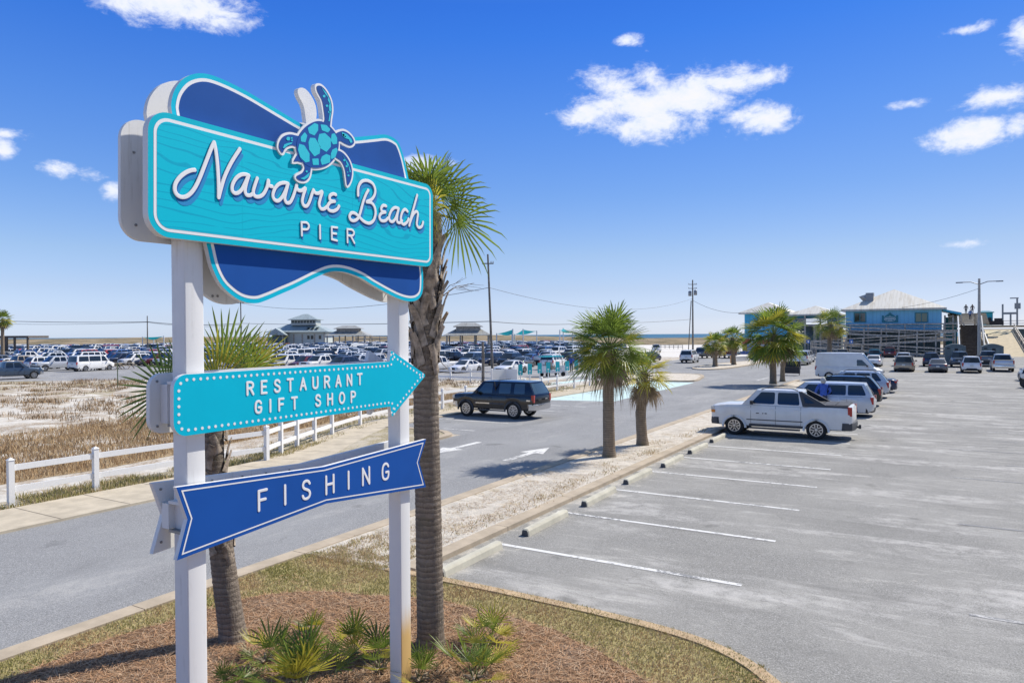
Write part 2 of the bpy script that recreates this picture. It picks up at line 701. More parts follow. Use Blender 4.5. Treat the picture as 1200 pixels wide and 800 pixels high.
M_SAND = sand('white_sand', (0.66, 0.62, 0.55), 0.9, (0.32, 0.23, 0.14), 0.5, 0.43, 0.55)
M_MEDIAN = sand('median_sand', (0.66, 0.6, 0.51), 0.8, (0.44, 0.34, 0.21), 1.3, 0.5, 0.64, 0.9)
M_DUNE = sand('dune_scrub', (0.34, 0.27, 0.18), 0.95, (0.12, 0.105, 0.06), 0.09, 0.42, 0.58, 0.9)
M_BEACH = sand('beach_sand', (0.72, 0.69, 0.64), 0.5, (0.4, 0.33, 0.22), 0.1, 0.55, 0.65)
M_DRY = sand('dry_brown_ground', (0.44, 0.33, 0.2), 0.9, (0.36, 0.25, 0.14), 1.2, 0.4, 0.6, 0.9)
M_VERGE = sand('verge_ground', (0.52, 0.46, 0.36), 0.9, (0.3, 0.25, 0.13), 0.5, 0.4, 0.54)
M_TURF = sand('island_turf', (0.42, 0.35, 0.17), 0.9, (0.34, 0.29, 0.13), 2.2, 0.42, 0.58, 0.9)


def mulch():
    m_, t, b, geo = mat_nodes('pine_straw')
    w = t.n('ShaderNodeTexNoise')
    w.inputs['Scale'].default_value = 2.2
    t.l(geo, w.inputs['Vector'])
    v = t.vm('ADD', geo, w.outputs['Color']).outputs[0]
    a = t.noise(stretch(t, v, (60, 9, 9), 0.4), 1, 4, 0.7, 1.2)
    c = t.noise(stretch(t, v, (9, 60, 9), 1.1), 1, 4, 0.7, 1.2)
    s = t.m('MAXIMUM', a, c)
    big = t.noise(geo, 1.1, 6, 0.65)
    col = t.mix(t.ramp(s, 0.42, 0.7), (0.15, 0.08, 0.045), (0.5, 0.325, 0.19))
    col = t.mix(t.m('MULTIPLY', t.ramp(big, 0.5, 0.68), 0.4), col, (0.4, 0.31, 0.24))
    t.l(col, b.inputs['Base Color'])
    b.inputs['Roughness'].default_value = 1.0
    b.inputs['Specular IOR Level'].default_value = 0.1
    bumpit(t, b, t.m('ADD', s, t.m('MULTIPLY', big, 0.7)), 1.0, 0.05)
    return m_


M_MULCH = mulch()


def concrete(name, base, joint=None):
    m_, t, b, geo = mat_nodes(name)
    f = t.noise(geo, 2.0, 6, 0.65)
    g = t.noise(geo, 45, 3, 0.7)
    col = t.mix(t.ramp(f, 0.3, 0.7), tuple(c * 0.82 for c in base), tuple(c * 1.08 for c in base))
    col = t.mix(t.m('MULTIPLY', t.ramp(g, 0.5, 0.8), 0.3), col, tuple(c * 0.62 for c in base))
    t.l(col, b.inputs['Base Color'])
    b.inputs['Roughness'].default_value = 0.9
    b.inputs['Specular IOR Level'].default_value = 0.25
    bumpit(t, b, g, 0.25, 0.01)
    return m_


M_WALK = concrete('sidewalk_concrete', (0.53, 0.46, 0.35))
M_KERB = concrete('kerb_concrete', (0.47, 0.39, 0.29))
M_KERBT = concrete('rusty_kerb_concrete', (0.5, 0.37, 0.23))
M_STOP = concrete('wheel_stop_concrete', (0.56, 0.53, 0.43))


def paintmat(name, col, wear):
    """road paint worn through to the asphalt"""
    m_, t, b, geo = mat_nodes(name)
    f = t.noise(geo, 9, 6, 0.75)
    g = t.noise(geo, 0.7, 4, 0.6)
    k = t.ramp(t.m('ADD', f, t.m('MULTIPLY', t.m('SUBTRACT', g, 0.5), 0.9)), wear, wear + 0.12)
    c_ = t.mix(t.ramp(f, 0.3, 0.8), tuple(c * 0.9 for c in col), tuple(col))
    t.l(t.mix(k, (0.24, 0.24, 0.24), c_), b.inputs['Base Color'])
    b.inputs['Roughness'].default_value = 0.85
    b.inputs['Specular IOR Level'].default_value = 0.3
    return m_


M_LINE = paintmat('worn_white_line', (0.72, 0.71, 0.68), 0.36)
M_LINE2 = paintmat('faded_white_line', (0.52, 0.51, 0.49), 0.52)
M_AQUA = paintmat('pale_aqua_paint', (0.56, 0.71, 0.69), 0.3)



def grimy(name, col, streak):
    """white coating with faint grey run-marks and dust, as outdoors by the sea"""
    m_ = bpy.data.materials.new(name)
    m_.use_nodes = True
    t = NT(m_.node_tree)
    b = m_.node_tree.nodes['Principled BSDF']
    geo = t.n('ShaderNodeNewGeometry').outputs['Position']
    f = t.noise(stretch(t, geo, (22, 22, 1.3)), 1, 5, 0.65)
    g = t.noise(geo, 5, 6, 0.7)
    k = t.m('MULTIPLY', t.ramp(f, 0.5, 0.75), t.ramp(g, 0.4, 0.65))
    t.l(t.mix(t.m('MULTIPLY', k, streak), tuple(col), (0.45, 0.43, 0.38)), b.inputs['Base Color'])
    t.l(t.ramp(g, 0.3, 0.7, 0.38, 0.6), b.inputs['Roughness'])
    return m_


M_WHITE = grimy('white_powder_coat', (0.8, 0.8, 0.79), 0.4)
M_WHITEB = grimy('white_sign_back', (0.78, 0.78, 0.77), 0.5)
M_CREAM = mat('cream_white_sheet', (0.74, 0.74, 0.72), 0.4)
M_NAVY = mat('navy_blue_vinyl', (0.012, 0.085, 0.34), 0.6, var=0.06, vs=1.5, spec=0.12)
M_NAVY2 = mat('royal_blue_vinyl', (0.012, 0.088, 0.37), 0.6, var=0.05, vs=1.5, spec=0.12)
M_MIDBLUE = mat('mid_blue_vinyl', (0.02, 0.26, 0.56), 0.5, spec=0.3)
M_TEAL = mat('teal_vinyl', (0.0, 0.5, 0.63), 0.6, var=0.04, vs=1.5, spec=0.12)
M_CYAN = mat('cyan_vinyl', (0.0, 0.5, 0.68), 0.6, var=0.03, vs=1.5, spec=0.12)
M_CYAN2 = mat('bright_cyan_vinyl', (0.02, 0.56, 0.68), 0.5, spec=0.3)
M_LETTER = mat('white_lettering', (0.84, 0.84, 0.84), 0.45)
M_STEEL = mat('galvanised_bolt', (0.3, 0.3, 0.3), 0.4, metal=0.8)
M_DARK = mat('dark_hole', (0.02, 0.02, 0.02), 0.8)


def grainmat():
    """teal panel printed with a darker wood-grain line pattern"""
    m_ = bpy.data.materials.new('wood_grain_print')
    m_.use_nodes = True
    t = NT(m_.node_tree)
    b = m_.node_tree.nodes['Principled BSDF']
    co = t.n('ShaderNodeTexCoord').outputs['Object']
    st = stretch(t, co, (1.0, 0.55, 1.9))
    big = t.noise(st, 1.15, 2, 0.45, 0.4)
    sp = t.n('ShaderNodeSeparateXYZ')
    t.l(co, sp.inputs[0])
    ph = t.m('ADD', t.m('MULTIPLY', sp.outputs[2], 15.0), t.m('MULTIPLY', big, 9.0))
    fr = t.m('ABSOLUTE', t.m('SUBTRACT', t.m('FRACT', ph), 0.5))
    ln = t.ramp(fr, 0.05, 0.10, 1.0, 0.0)
    brk = t.ramp(t.noise(stretch(t, co, (1, 2, 9)), 1.6, 2), 0.30, 0.38)
    col = t.mix(t.m('MULTIPLY', t.m('MULTIPLY', ln, brk), 0.8), (0.0, 0.53, 0.68), (0.0, 0.38, 0.55))
    t.l(col, b.inputs['Base Color'])
    b.inputs['Roughness'].default_value = 0.6
    b.inputs['Specular IOR Level'].default_value = 0.12
    return m_


M_GRAIN = grainmat()


def postmat():
    """white post with an orange rust stain from the sprinkler low on its face"""
    m_ = bpy.data.materials.new('stained_white_post')
    m_.use_nodes = True
    t = NT(m_.node_tree)
    b = m_.node_tree.nodes['Principled BSDF']
    geo = t.n('ShaderNodeNewGeometry')
    sp = t.n('ShaderNodeSeparateXYZ')
    t.l(geo.outputs['Position'], sp.inputs[0])
    nn = t.n('ShaderNodeSeparateXYZ')
    t.l(geo.outputs['Normal'], nn.inputs[0])
    f = t.noise(stretch(t, geo.outputs['Position'], (30, 30, 2)), 1, 4, 0.6)
    h = t.ramp(t.m('ADD', sp.outputs[2], t.m('MULTIPLY', f, 0.25)), 0.75, 1.15, 1.0, 0.0)
    k = t.m('MULTIPLY', h, t.ramp(nn.outputs[0], 0.4, 0.6))
    t.l(t.mix(t.m('MULTIPLY', k, 0.9), (0.8, 0.8, 0.79), (0.72, 0.44, 0.12)), b.inputs['Base Color'])
    b.inputs['Roughness'].default_value = 0.45
    return m_


M_POST2 = postmat()

M_LEAF = mat('palm_leaf_green', (0.2, 0.275, 0.045), 0.42, var=0.35, vs=3, tl=0.48, spec=0.5)
M_LEAFY = mat('palm_leaf_yellow', (0.5, 0.45, 0.06), 0.45, var=0.3, vs=3, tl=0.35)
M_LEAFD = mat('palm_leaf_deep', (0.13, 0.195, 0.035), 0.42, var=0.3, vs=3, tl=0.3)
M_DEADL = mat('palm_leaf_dead', (0.36, 0.28, 0.19), 0.9, var=0.4, vs=4, tl=0.2)
M_STALK = mat('palm_stalk', (0.17, 0.2, 0.05), 0.6, var=0.3, vs=3)
M_BOOT = mat('palm_boot', (0.33, 0.27, 0.21), 0.95, var=0.5, vs=9, bump=0.8, bs=30)


def trunkmat(name, lo, hi):
    m_ = bpy.data.materials.new(name)
    m_.use_nodes = True
    t = NT(m_.node_tree)
    b = m_.node_tree.nodes['Principled BSDF']
    co = t.n('ShaderNodeTexCoord').outputs['Object']
    sp = t.n('ShaderNodeSeparateXYZ')
    t.l(co, sp.inputs[0])
    nz = t.noise(stretch(t, co, (3, 3, 9)), 1.2, 6, 0.7)
    ring = t.m('FRACT', t.m('ADD', t.m('MULTIPLY', sp.outputs[2], 14), t.m('MULTIPLY', nz, 2.2)))
    rg = t.m('MULTIPLY', t.ramp(ring, 0.0, 0.85), t.ramp(t.noise(stretch(t, co, (5, 5, 2)), 1.5, 4, 0.6), 0.3, 0.65, 0.35, 1.0))
    fib = t.noise(stretch(t, co, (40, 40, 5)), 1, 5, 0.7)
    col = t.mix(t.m('MULTIPLY', t.m('ADD', rg, fib), 0.5), lo, hi)
    gr = t.noise(co, 1.4, 4, 0.6)
    col = t.mix(t.m('MULTIPLY', t.ramp(gr, 0.52, 0.7), 0.4), col, (lo[0] * .8, lo[1] * 1.05, lo[2] * .55))
    t.l(col, b.inputs['Base Color'])
    b.inputs['Roughness'].default_value = 0.95
    b.inputs['Specular IOR Level'].default_value = 0.15
    bumpit(t, b, t.m('ADD', t.m('MULTIPLY', rg, 0.6), fib), 0.9, 0.03)
    return m_


M_TRUNK = trunkmat('palm_trunk_bark', (0.125, 0.1, 0.08), (0.4, 0.335, 0.27))
M_TRUNK2 = trunkmat('palm_trunk_tan', (0.16, 0.12, 0.085), (0.42, 0.34, 0.25))

M_GLASS = mat('car_glass', (0.012, 0.016, 0.018), 0.03, spec=0.8, coat=0.3)
M_GLASSB = mat('car_glass_pale', (0.05, 0.075, 0.07), 0.04, spec=1.0, coat=0.5)
M_RUBBER = mat('tyre_rubber', (0.018, 0.018, 0.018), 0.8, bump=0.3, bs=60)
M_RIM = mat('alloy_rim', (0.55, 0.55, 0.56), 0.28, metal=0.9)
M_RIMD = mat('dark_rim', (0.06, 0.06, 0.065), 0.4, metal=0.6)
M_TRIM = mat('black_plastic_trim', (0.025, 0.025, 0.027), 0.6)
M_GTRIM = mat('grey_plastic_cladding', (0.06, 0.062, 0.068), 0.6)
M_CHROME = mat('chrome', (0.62, 0.62, 0.63), 0.18, metal=1.0)
M_RED = mat('red_lens', (0.42, 0.012, 0.012), 0.15, coat=0.6)
M_LAMP = mat('clear_lens', (0.62, 0.6, 0.55), 0.12, coat=0.6)
M_AMBER = mat('amber_lens', (0.6, 0.2, 0.02), 0.2, coat=0.5)
M_PLATE = mat('number_plate', (0.6, 0.62, 0.6), 0.5)


def paint(name, col, metal=0.0, rough=0.35):
    return mat('paint_' + name, col, rough, metal=metal, coat=0.8 if name not in ('black', 'navy') else 0.35, var=0.05, vs=2)


PAINTS = {'white': paint('white', (0.8, 0.8, 0.79)), 'silver': paint('silver', (0.58, 0.6, 0.62), 0.3),
          'pearl': paint('pearl', (0.76, 0.75, 0.72)), 'grey': paint('grey', (0.13, 0.14, 0.155), 0.35), 'black': paint('black', (0.008, 0.009, 0.012), 0.0, 0.16),
          'blue': paint('blue', (0.02, 0.09, 0.3), 0.2), 'navy': paint('navy', (0.018, 0.032, 0.075), 0.2), 'red': paint('red', (0.38, 0.014, 0.02)),
          'maroon': paint('maroon', (0.12, 0.012, 0.016), 0.2), 'tan': paint('tan', (0.36, 0.3, 0.22), 0.35), 'teal': paint('teal', (0.02, 0.2, 0.27), 0.2),
          'slate': paint('slate', (0.045, 0.075, 0.12), 0.3)}
M_WOODG = mat('weathered_wood', (0.46, 0.42, 0.36), 0.9, var=0.4, vs=4, bump=0.3, bs=20)
M_WOODT = mat('tan_decking', (0.46, 0.39, 0.28), 0.9, var=0.3, vs=5, bump=0.3, bs=20)
M_WOODD = mat('dark_stair_wood', (0.13, 0.11, 0.095), 0.9, var=0.35, vs=4)
M_POLE = mat('pole_wood', (0.19, 0.17, 0.145), 0.9, var=0.35, vs=3)
M_CONCP = mat('concrete_pole', (0.42, 0.40, 0.36), 0.85, var=0.15, vs=3)
M_WIRE = mat('wire', (0.05, 0.05, 0.055), 0.6)
M_GREYM = mat('grey_metal', (0.28, 0.29, 0.3), 0.45, metal=0.5)


# ------------------------------------------------------------------ ground, water, roads
def sheet(name, polys, z, m_, label=None):
    mb = MB()
    for p in polys:
        if area2(p) < 0:
            p = p[::-1]
        mb.add([(x, y, z) for x, y in p], [tuple(range(len(p)))])
    return struct(mb.build(name, m_), label)


def slab(name, poly, z0, z1, m_):
    if area2(poly) < 0:
        poly = poly[::-1]
    mb = MB()
    mb.prism_z(poly, z0, z1)
    return struct(mb.build(name, m_))


def band(poly, w):
    """strip of width w inside a closed outline, as quads"""
    inn = inset(poly, w)
    return [(poly[i], poly[(i + 1) % len(poly)], inn[(i + 1) % len(poly)], inn[i]) for i in range(len(poly))]


def rect(x0, x1, y0, y1):
    return [(x0, y0), (x1, y0), (x1, y1), (x0, y1)]


sheet('ground', [rect(-9000, 9000, -3000, 9000)], 0.0, M_SAND)

# sea: a sheet beyond the dunes, wide enough to meet the horizon
m_, t, b, geo = mat_nodes('sea_water')
wv = t.noise(stretch(t, geo, (0.02, 0.12, 1)), 1, 5, 0.6)
t.l(t.mix(t.ramp(wv, 0.35, 0.7), (0.012, 0.085, 0.16), (0.03, 0.16, 0.24)), b.inputs['Base Color'])
b.inputs['Roughness'].default_value = 0.5
b.inputs['Specular IOR Level'].default_value = 0.25
M_SEA = m_
sheet('sea', [[(-9000, 480), (9000, 480), (9000, 8900), (-9000, 8900)]], 0.25, M_SEA)

# far dunes: low hills between the parking lots and the sea
mb = MB()
NA, NR = 260, 22
for j in range(NR + 1):
    for i in range(NA + 1):
        a = rad(-112 + 150 * i / NA)
        r = 262 + 190 * j / NR
        x, y = math.sin(a) * r, math.cos(a) * r
        pxs = 600 + FPX * math.tan(a + YAW) if abs(a + YAW) < 1.3 else (-3000 if a + YAW < 0 else 3000)
        left = min(1, max(0, (760 - pxs) / 160))
        hmax = 2.1 + 1.8 * left
        ridge = math.sin(PI * min(1, max(0, j / NR))) ** 0.7
        nz = noise.fractal(Vector((x * 0.022, y * 0.022, 3.1)), 0.9, 2.1, 5)
        z = ridge * hmax * (0.93 + 0.16 * nz) - 0.05
        mb.v.append((x, y, z))
for j in range(NR):
    for i in range(NA):
        k = j * (NA + 1) + i
        mb.f.append((k, k + 1, k + NA + 2, k + NA + 1))
        mb.mi.append(0)
struct(mb.build('dune_hills', M_DUNE, smooth=60))
# bare white beach in front of the dunes, right of the far lot
sheet('beach_sand', [[(-128, 235), (-60, 118), (-31, 118), (-24, 150), (-22, 265), (-100, 320)]], 0.006, M_BEACH)

LOT_Y1 = 150
sheet('parking_lot', [rect(-7.62, 95, -40, LOT_Y1)], 0.004, M_LOT)
sheet('road', [rect(-16.4, -9.72, -60, 57.5), rect(-20.9, -16.4, 23.4, 57.5),
               rect(-34, -9.72, 57.5, LOT_Y1), rect(-9.72, -7.62, 60.4, LOT_Y1)], 0.004, M_ROAD)
FARLOT = [(-34, 66), (-34, 52), (-41, 50.8), (-56, 44.5), (-76, 30.5), (-140, -6), (-330, -60), (-420, 150), (-240, 250), (-120, 232), (-60, 150), (-40, 95)]
sheet('far_parking_lot', [FARLOT], 0.008, M_FARLOT)

# sidewalk with expansion joints
WALK_C = [(-17.4, -60), (-17.4, -30), (-17.4, 0), (-17.4, 6), (-17.4, 9), (-17.4, 12), (-17.45, 14.8), (-18.0, 16.8), (-19.2, 19.4), (-20.6, 21.9), (-21.5, 24.5), (-21.75, 28), (-21.8, 32), (-21.8, 40), (-21.8, 57.5)]


def offset_path(P, d):
    out = []
    for i, p in enumerate(P):
        a = Vector(P[max(i - 1, 0)])
        c = Vector(P[min(i + 1, len(P) - 1)])
        t_ = (c - a).normalized()
        out.append((p[0] - t_.y * d, p[1] + t_.x * d))
    return out


wc = spline(WALK_C, 8)
wl, wr = offset_path(wc, 1.02), offset_path(wc, -1.02)
mb = MB()
for i in range(len(wc) - 1):
    mb.add([(*wl[i], 0.06), (*wr[i], 0.06), (*wr[i + 1], 0.06), (*wl[i + 1], 0.06)], [(0, 1, 2, 3)])
    mb.add([(*wr[i], 0.06), (*wr[i], 0.0), (*wr[i + 1], 0.0), (*wr[i + 1], 0.06)], [(0, 1, 2, 3)])
    mb.add([(*wl[i], 0.06), (*wl[i], 0.0), (*wl[i + 1], 0.0), (*wl[i + 1], 0.06)], [(3, 2, 1, 0)])
struct(mb.build('sidewalk', M_WALK))
mb = MB()
M_JOINT = mat('joint_groove', (0.16, 0.13, 0.1), 0.95)
acc, step = 0.0, 1.55
for i in range(len(wc) - 1):
    a, c = Vector(wc[i]), Vector(wc[i + 1])
    L = (c - a).length
    s0 = step - acc
    while s0 < L:
        p = a + (c - a) * (s0 / L)
        t_ = (c - a).normalized()
        n_ = Vector((-t_.y, t_.x))
        q = [p + n_ * 1.015 - t_ * .012, p - n_ * 1.015 - t_ * .012, p - n_ * 1.015 + t_ * .012, p + n_ * 1.015 + t_ * .012]
        if p.y < 60:
            mb.add([(v.x, v.y, 0.0622) for v in q], [(0, 1, 2, 3)])
        s0 += step
    acc = (acc + L) % step
struct(mb.build('sidewalk_joints', M_JOINT))

# planted island under the sign, and the median strip of white sand that runs on from it
RK = -9.74
curve = [(-7.9, 9.2), (-6.83, 9.23), (-5.55, 9.25), (-4.13, 9.22), (-2.9, 9.1), (-2.15, 8.85), (-1.6, 8.42), (-1.05, 7.7), (-0.7, 6.8), (-0.5, 5.5), (-0.45, 2), (-0.45, -30)]
cur = spline(curve, 8)
island = [(RK, -30), (RK, 9.2)] + cur
island = island if area2(island) > 0 else island[::-1]
slab('planted_island', inset(island, 0.02), -0.05, 0.085, M_TURF)
mbk = MB()
q4 = band(cur + [(RK, -30), (RK, 9.2)], 0.15)
mb2 = MB()
outl = cur
innl = inset(cur + [(RK + .001, -30), (RK + .001, 9.2)], 0.17)[:len(cur)]
for i in range(len(cur) - 1):
    a, b_, c, d = outl[i], outl[i + 1], innl[i + 1], innl[i]
    mb2.add([(*a, 0), (*b_, 0), (*b_, .105), (*a, .105), (*d, .105), (*c, .105), (*d, .02), (*c, .02)],
            [(0, 1, 2, 3), (3, 2, 5, 4), (4, 5, 7, 6)])
struct(mb2.build('island_kerb', M_KERBT))
mb = MB()
y = -60.0
while y < 60.2:                                           # road kerb in 3 m lengths with open joints
    mb.box((RK - .16, y + 1.494, .052), (.32, 2.985, .104))
    y += 3.0
struct(mb.build('median_kerb', M_KERB))
mb = MB()
y = 9.35
while y < 60.2:
    mb.box((-7.66, y + 1.494, .047), (.32, 2.985, .094))
    y += 3.0
mb.box((-8.7, 60.6, .048), (2.2, .32, .096))
struct(mb.build('parking_kerb', M_KERB))
slab('median_strip', rect(RK - .01, -7.81, 9.05, 60.45), 0.0, 0.088, M_MEDIAN)
# mulch bed inside the turf
rng = random.Random(5)
bed = [(-9.1, -30), (-9.15, 2), (-9.2, 4.5), (-9.0, 6.4), (-8.5, 7.5), (-7.5, 8.0), (-6.6, 8.35), (-5.6, 8.45), (-4.5, 8.35), (-3.5, 8.0), (-2.6, 7.45), (-1.8, 6.5), (-1.35, 5.2), (-1.2, 3), (-1.2, -30)]
bed = spline(bed, 6)
bed = [(x + 0.1 * noise.noise(Vector((x * 2, y * 2, 0))), y + 0.14 * noise.noise(Vector((x * 2, y * 2, 7)))) for x, y in bed]
bedc = bed if area2(bed) > 0 else bed[::-1]
struct(sheet('mulch_bed', [bedc], 0.093, M_MULCH))

# natural strips left of the fence: low hummocks of blown sand
def hummock(x, y):
    f = min(1, max(0, (-24.5 - x) / 3), max(0, (x + 72) / 6)) * min(1, max(0, (y - 6) / 4))
    e = 1.0 if not inside((x, y), FARLOT) else 0.0
    h = .20 * max(0, noise.fractal(Vector((x * .33, y * .33, 1.7)), 1.0, 2.0, 5) + .12) + .06 * max(0, noise.noise(Vector((x * 1.7, y * 1.7, 8))))
    return f * e * h


def inside(p, poly):
    c = False
    n = len(poly)
    for i in range(n):
        x1, y1 = poly[i]
        x2, y2 = poly[i - 1]
        if (y1 > p[1]) != (y2 > p[1]) and p[0] < (x2 - x1) * (p[1] - y1) / (y2 - y1) + x1:
            c = not c
    return c


mb = MB()
NXh, NYh = 132, 120
for j in range(NYh + 1):
    for i in range(NXh + 1):
        x, y = -72 + 48 * i / NXh, 6 + 44 * j / NYh
        mb.v.append((x, y, hummock(x, y) - .006))
for j in range(NYh):
    for i in range(NXh):
        k = j * (NXh + 1) + i
        mb.f.append((k, k + 1, k + NXh + 2, k + NXh + 1))
        mb.mi.append(0)
struct(mb.build('sand_hummocks', M_SAND, smooth=70))
sheet('dry_grass_strip', [spline([(-20.4, -12), (-21.2, 4), (-21.9, 9.4), (-21.8, 12), (-22.2, 15), (-23.2, 20), (-24.3, 26), (-24.6, 34), (-25.0, 46), (-27.2, 46), (-28.2, 36), (-31, 27), (-33.6, 22), (-33, 17), (-31.4, 12), (-31, 0), (-30, -12)], 5, True)], 0.004, M_DRY)
sheet('scrub_verge', [[(-140, -30), (-62, 13), (-49.5, 24), (-46, 31), (-40, 38), (-30, 44), (-29, 50), (-42, 50.5), (-57, 44), (-77, 30), (-142, -7), (-300, -60), (-300, -110)]], 0.003, M_VERGE)
sheet('fence_verge', [spline([(-18.5, -12), (-18.45, 13), (-19.2, 17), (-21, 21), (-22.6, 25), (-22.85, 45), (-23.2, 57), (-24.2, 57), (-23.9, 45), (-23.5, 27), (-22.4, 22), (-20.6, 18), (-19.6, 13), (-19.5, -12)], 4, True)], 0.005, M_VERGE)
# kerbed corner of grass between sidewalk and parking bays
corner = [(-16.4, 14.2), (-16.4, 22.4), (-16.9, 23.2), (-17.8, 23.55), (-20.3, 23.5), (-19.4, 21.4), (-18.2, 19), (-17.1, 17), (-16.5, 15.2)]
slab('kerbed_corner', corner, 0.0, 0.07, M_VERGE)
mb = MB()
kc = spline([(-16.35, 13.5), (-16.33, 20), (-16.36, 22.5), (-16.9, 23.35), (-17.8, 23.72), (-20.4, 23.7)], 6)
ki = offset_path(kc, 0.3)
for i in range(len(kc) - 1):
    a, b_, c, d = kc[i], kc[i + 1], ki[i + 1], ki[i]
    mb.add([(*a, 0), (*b_, 0), (*b_, .09), (*a, .09), (*d, .09), (*c, .09)], [(0, 1, 2, 3), (3, 2, 5, 4)])
struct(mb.build('corner_kerb', M_KERB))


# small kerbed islands along the road, white sand inside
def kerb_island(name, pts, m_=M_MEDIAN):
    P = spline(pts, 6, True)
    P = P if area2(P) > 0 else P[::-1]
    slab(name, inset(P, .05), 0.0, .09, m_)
    I = inset(P, .3)
    mb = MB()
    n = len(P)
    for i in range(n):
        j = (i + 1) % n
        mb.add([(*P[i], 0), (*P[j], 0), (*P[j], .11), (*P[i], .11), (*I[i], .11), (*I[j], .11)], [(0, 1, 2, 3), (3, 2, 5, 4)])
    struct(mb.build(name + '_kerb', M_KERB))


kerb_island('road_island', [(-17.6, 58), (-17.9, 63), (-18.9, 66.8), (-20.3, 68.5), (-22.5, 68.5), (-25, 66), (-25.5, 60), (-23, 57.8)])
kerb_island('palm_island', [(-20.6, 79), (-19.8, 88), (-20.0, 97), (-21.0, 104), (-22.8, 104), (-24.4, 95), (-24.6, 84), (-23.0, 78)])

# painted markings
mb = MB()
for k in range(16):
    y0 = 11.5 + 2.76 * k
    mb.box((-5.0, y0, .0085), (4.7, .115, .001))
struct(mb.build('bay_lines', M_LINE))
mb = MB()
for k in range(14):
    y0 = 11.5 + 2.76 * k
    mb.box((4.2 + 1.4 * (k % 2), y0 + .4, .0085), (7.6, .1, .001))
for k in range(9):
    mb.box((-3.9 + 2.9 * k, 78.6, .0085), (.1, 5.2, .001))
    mb.box((-3.9 + 2.9 * k, 92.6, .0085), (.1, 5.2, .001))
for k in range(5):
    mb.box((5.5, 60 + 2.9 * k, .0085), (4.6, .1, .001))
struct(mb.build('faded_bay_lines', M_LINE2))
mb = MB()
for k in range(6):
    mb.box((-18.7, 24.6 + 2.75 * k, .0085), (4.3, .1, .001))
for x0, y0, y1 in ((-13.0, 62, 67), (-25, 84, 96), (-27.2, 72, 82)):
    mb.box((x0, (y0 + y1) / 2, .0085), (.12, y1 - y0, .001))
mb.box((-24, 71.2, .0085), (12, .16, .001))
struct(mb.build('road_lines', M_LINE))


def arrow(y0, x0, flip):
    """straight-ahead arrow painted on a lane"""
    s = -1 if flip else 1
    P = [(-.12, -1.5), (.12, -1.5), (.12, .2), (.45, .2), (0, 1.5), (-.45, .2), (-.12, .2)]
    return [(x0 + px, y0 + s * py) for px, py in P]


sheet('lane_arrows', [arrow(20.7, -11.75, False), arrow(20.6, -14.65, True)], .0085, M_LINE)
sheet('aqua_crossing', [[(-20.75, 38.3), (-16.4, 39.2), (-16.6, 45), (-16.9, 57.2), (-20.75, 57.2)]], .0085, M_AQUA)
sheet('aqua_crossing_far', [[(-27.2, 47.0), (-25.4, 47.0), (-25.2, 56.5), (-27.0, 57.2)]], .0095, M_AQUA)

# grass, straw and weeds: blades and needles nobody could count
def blades(name, pts, h0, h1, w, cols, lean=0.5, label=None, flat=False, seed=1, patch=0.0):
    rg = random.Random(seed)
    mb = MB()
    for x, y, z in pts:
        a = rg.uniform(0, 2 * PI)
        h = rg.uniform(h0, h1)
        ci = rg.randrange(len(cols))
        if patch:
            f = .5 + 1.1 * noise.noise(Vector((x * patch, y * patch, 11))) + rg.gauss(0, .2)
            ci = min(len(cols) - 1, max(0, int(f * len(cols))))
        if flat:
            d = Vector((math.cos(a), math.sin(a), rg.uniform(-.05, .28))) * h
            sd = Vector((-math.sin(a), math.cos(a), 0)) * w
            p = Vector((x, y, z + .006))
            mb.add([p - sd, p + sd, p + d + sd * .3, p + d - sd * .3], [(0, 1, 2, 3)], ci)
        else:
            l_ = rg.uniform(0, lean) * h
            b_ = rg.uniform(0, 2 * PI)
            sd = Vector((math.cos(a), math.sin(a), 0)) * w
            p = Vector((x, y, z))
            m1 = p + Vector((math.cos(b_) * l_ * .35, math.sin(b_) * l_ * .35, h * .6))
            tp = p + Vector((math.cos(b_) * l_, math.sin(b_) * l_, h))
            mb.add([p - sd, p + sd, m1 + sd * .7, m1 - sd * .7, tp], [(0, 1, 2, 3), (3, 2, 4)], ci)
    o = mb.build(name, cols)
    o['kind'] = 'stuff'
    o['label'] = label
    o['category'] = 'grass' if not flat else 'straw'
    return o


def inside(p, poly):
    c = False
    n = len(poly)
    for i in range(n):
        x1, y1 = poly[i]
        x2, y2 = poly[i - 1]
        if (y1 > p[1]) != (y2 > p[1]) and p[0] < (x2 - x1) * (p[1] - y1) / (y2 - y1) + x1:
            c = not c
    return c


M_GB1 = mat('dry_blade', (0.5, 0.35, 0.19), 0.9, tl=0.2)
M_GB2 = mat('brown_blade', (0.34, 0.22, 0.12), 0.9, tl=0.2)
M_GB3 = mat('straw_blade', (0.58, 0.46, 0.28), 0.9, tl=0.2)
M_GB4 = mat('dark_brown_blade', (0.2, 0.135, 0.075), 0.9, tl=0.2)
M_GG1 = mat('olive_blade', (0.3, 0.28, 0.09), 0.8, tl=0.2)
M_GG2 = mat('pale_olive_blade', (0.45, 0.39, 0.17), 0.85, tl=0.2)
M_NEED = mat('pine_needle', (0.54, 0.3, 0.15), 0.8)
M_NEED2 = mat('grey_needle', (0.6, 0.43, 0.28), 0.9)
M_NEED3 = mat('dark_needle', (0.2, 0.11, 0.06), 0.9)
rg = random.Random(11)
dry = spline([(-20.4, -12), (-21.2, 4), (-21.9, 9.4), (-21.8, 12), (-22.2, 15), (-23.2, 20), (-24.3, 26), (-24.6, 34), (-25.0, 46), (-27.2, 46), (-28.2, 36), (-31, 27), (-33.6, 22), (-33, 17), (-31.4, 12), (-31, 0), (-30, -12)], 5, True)
P = []
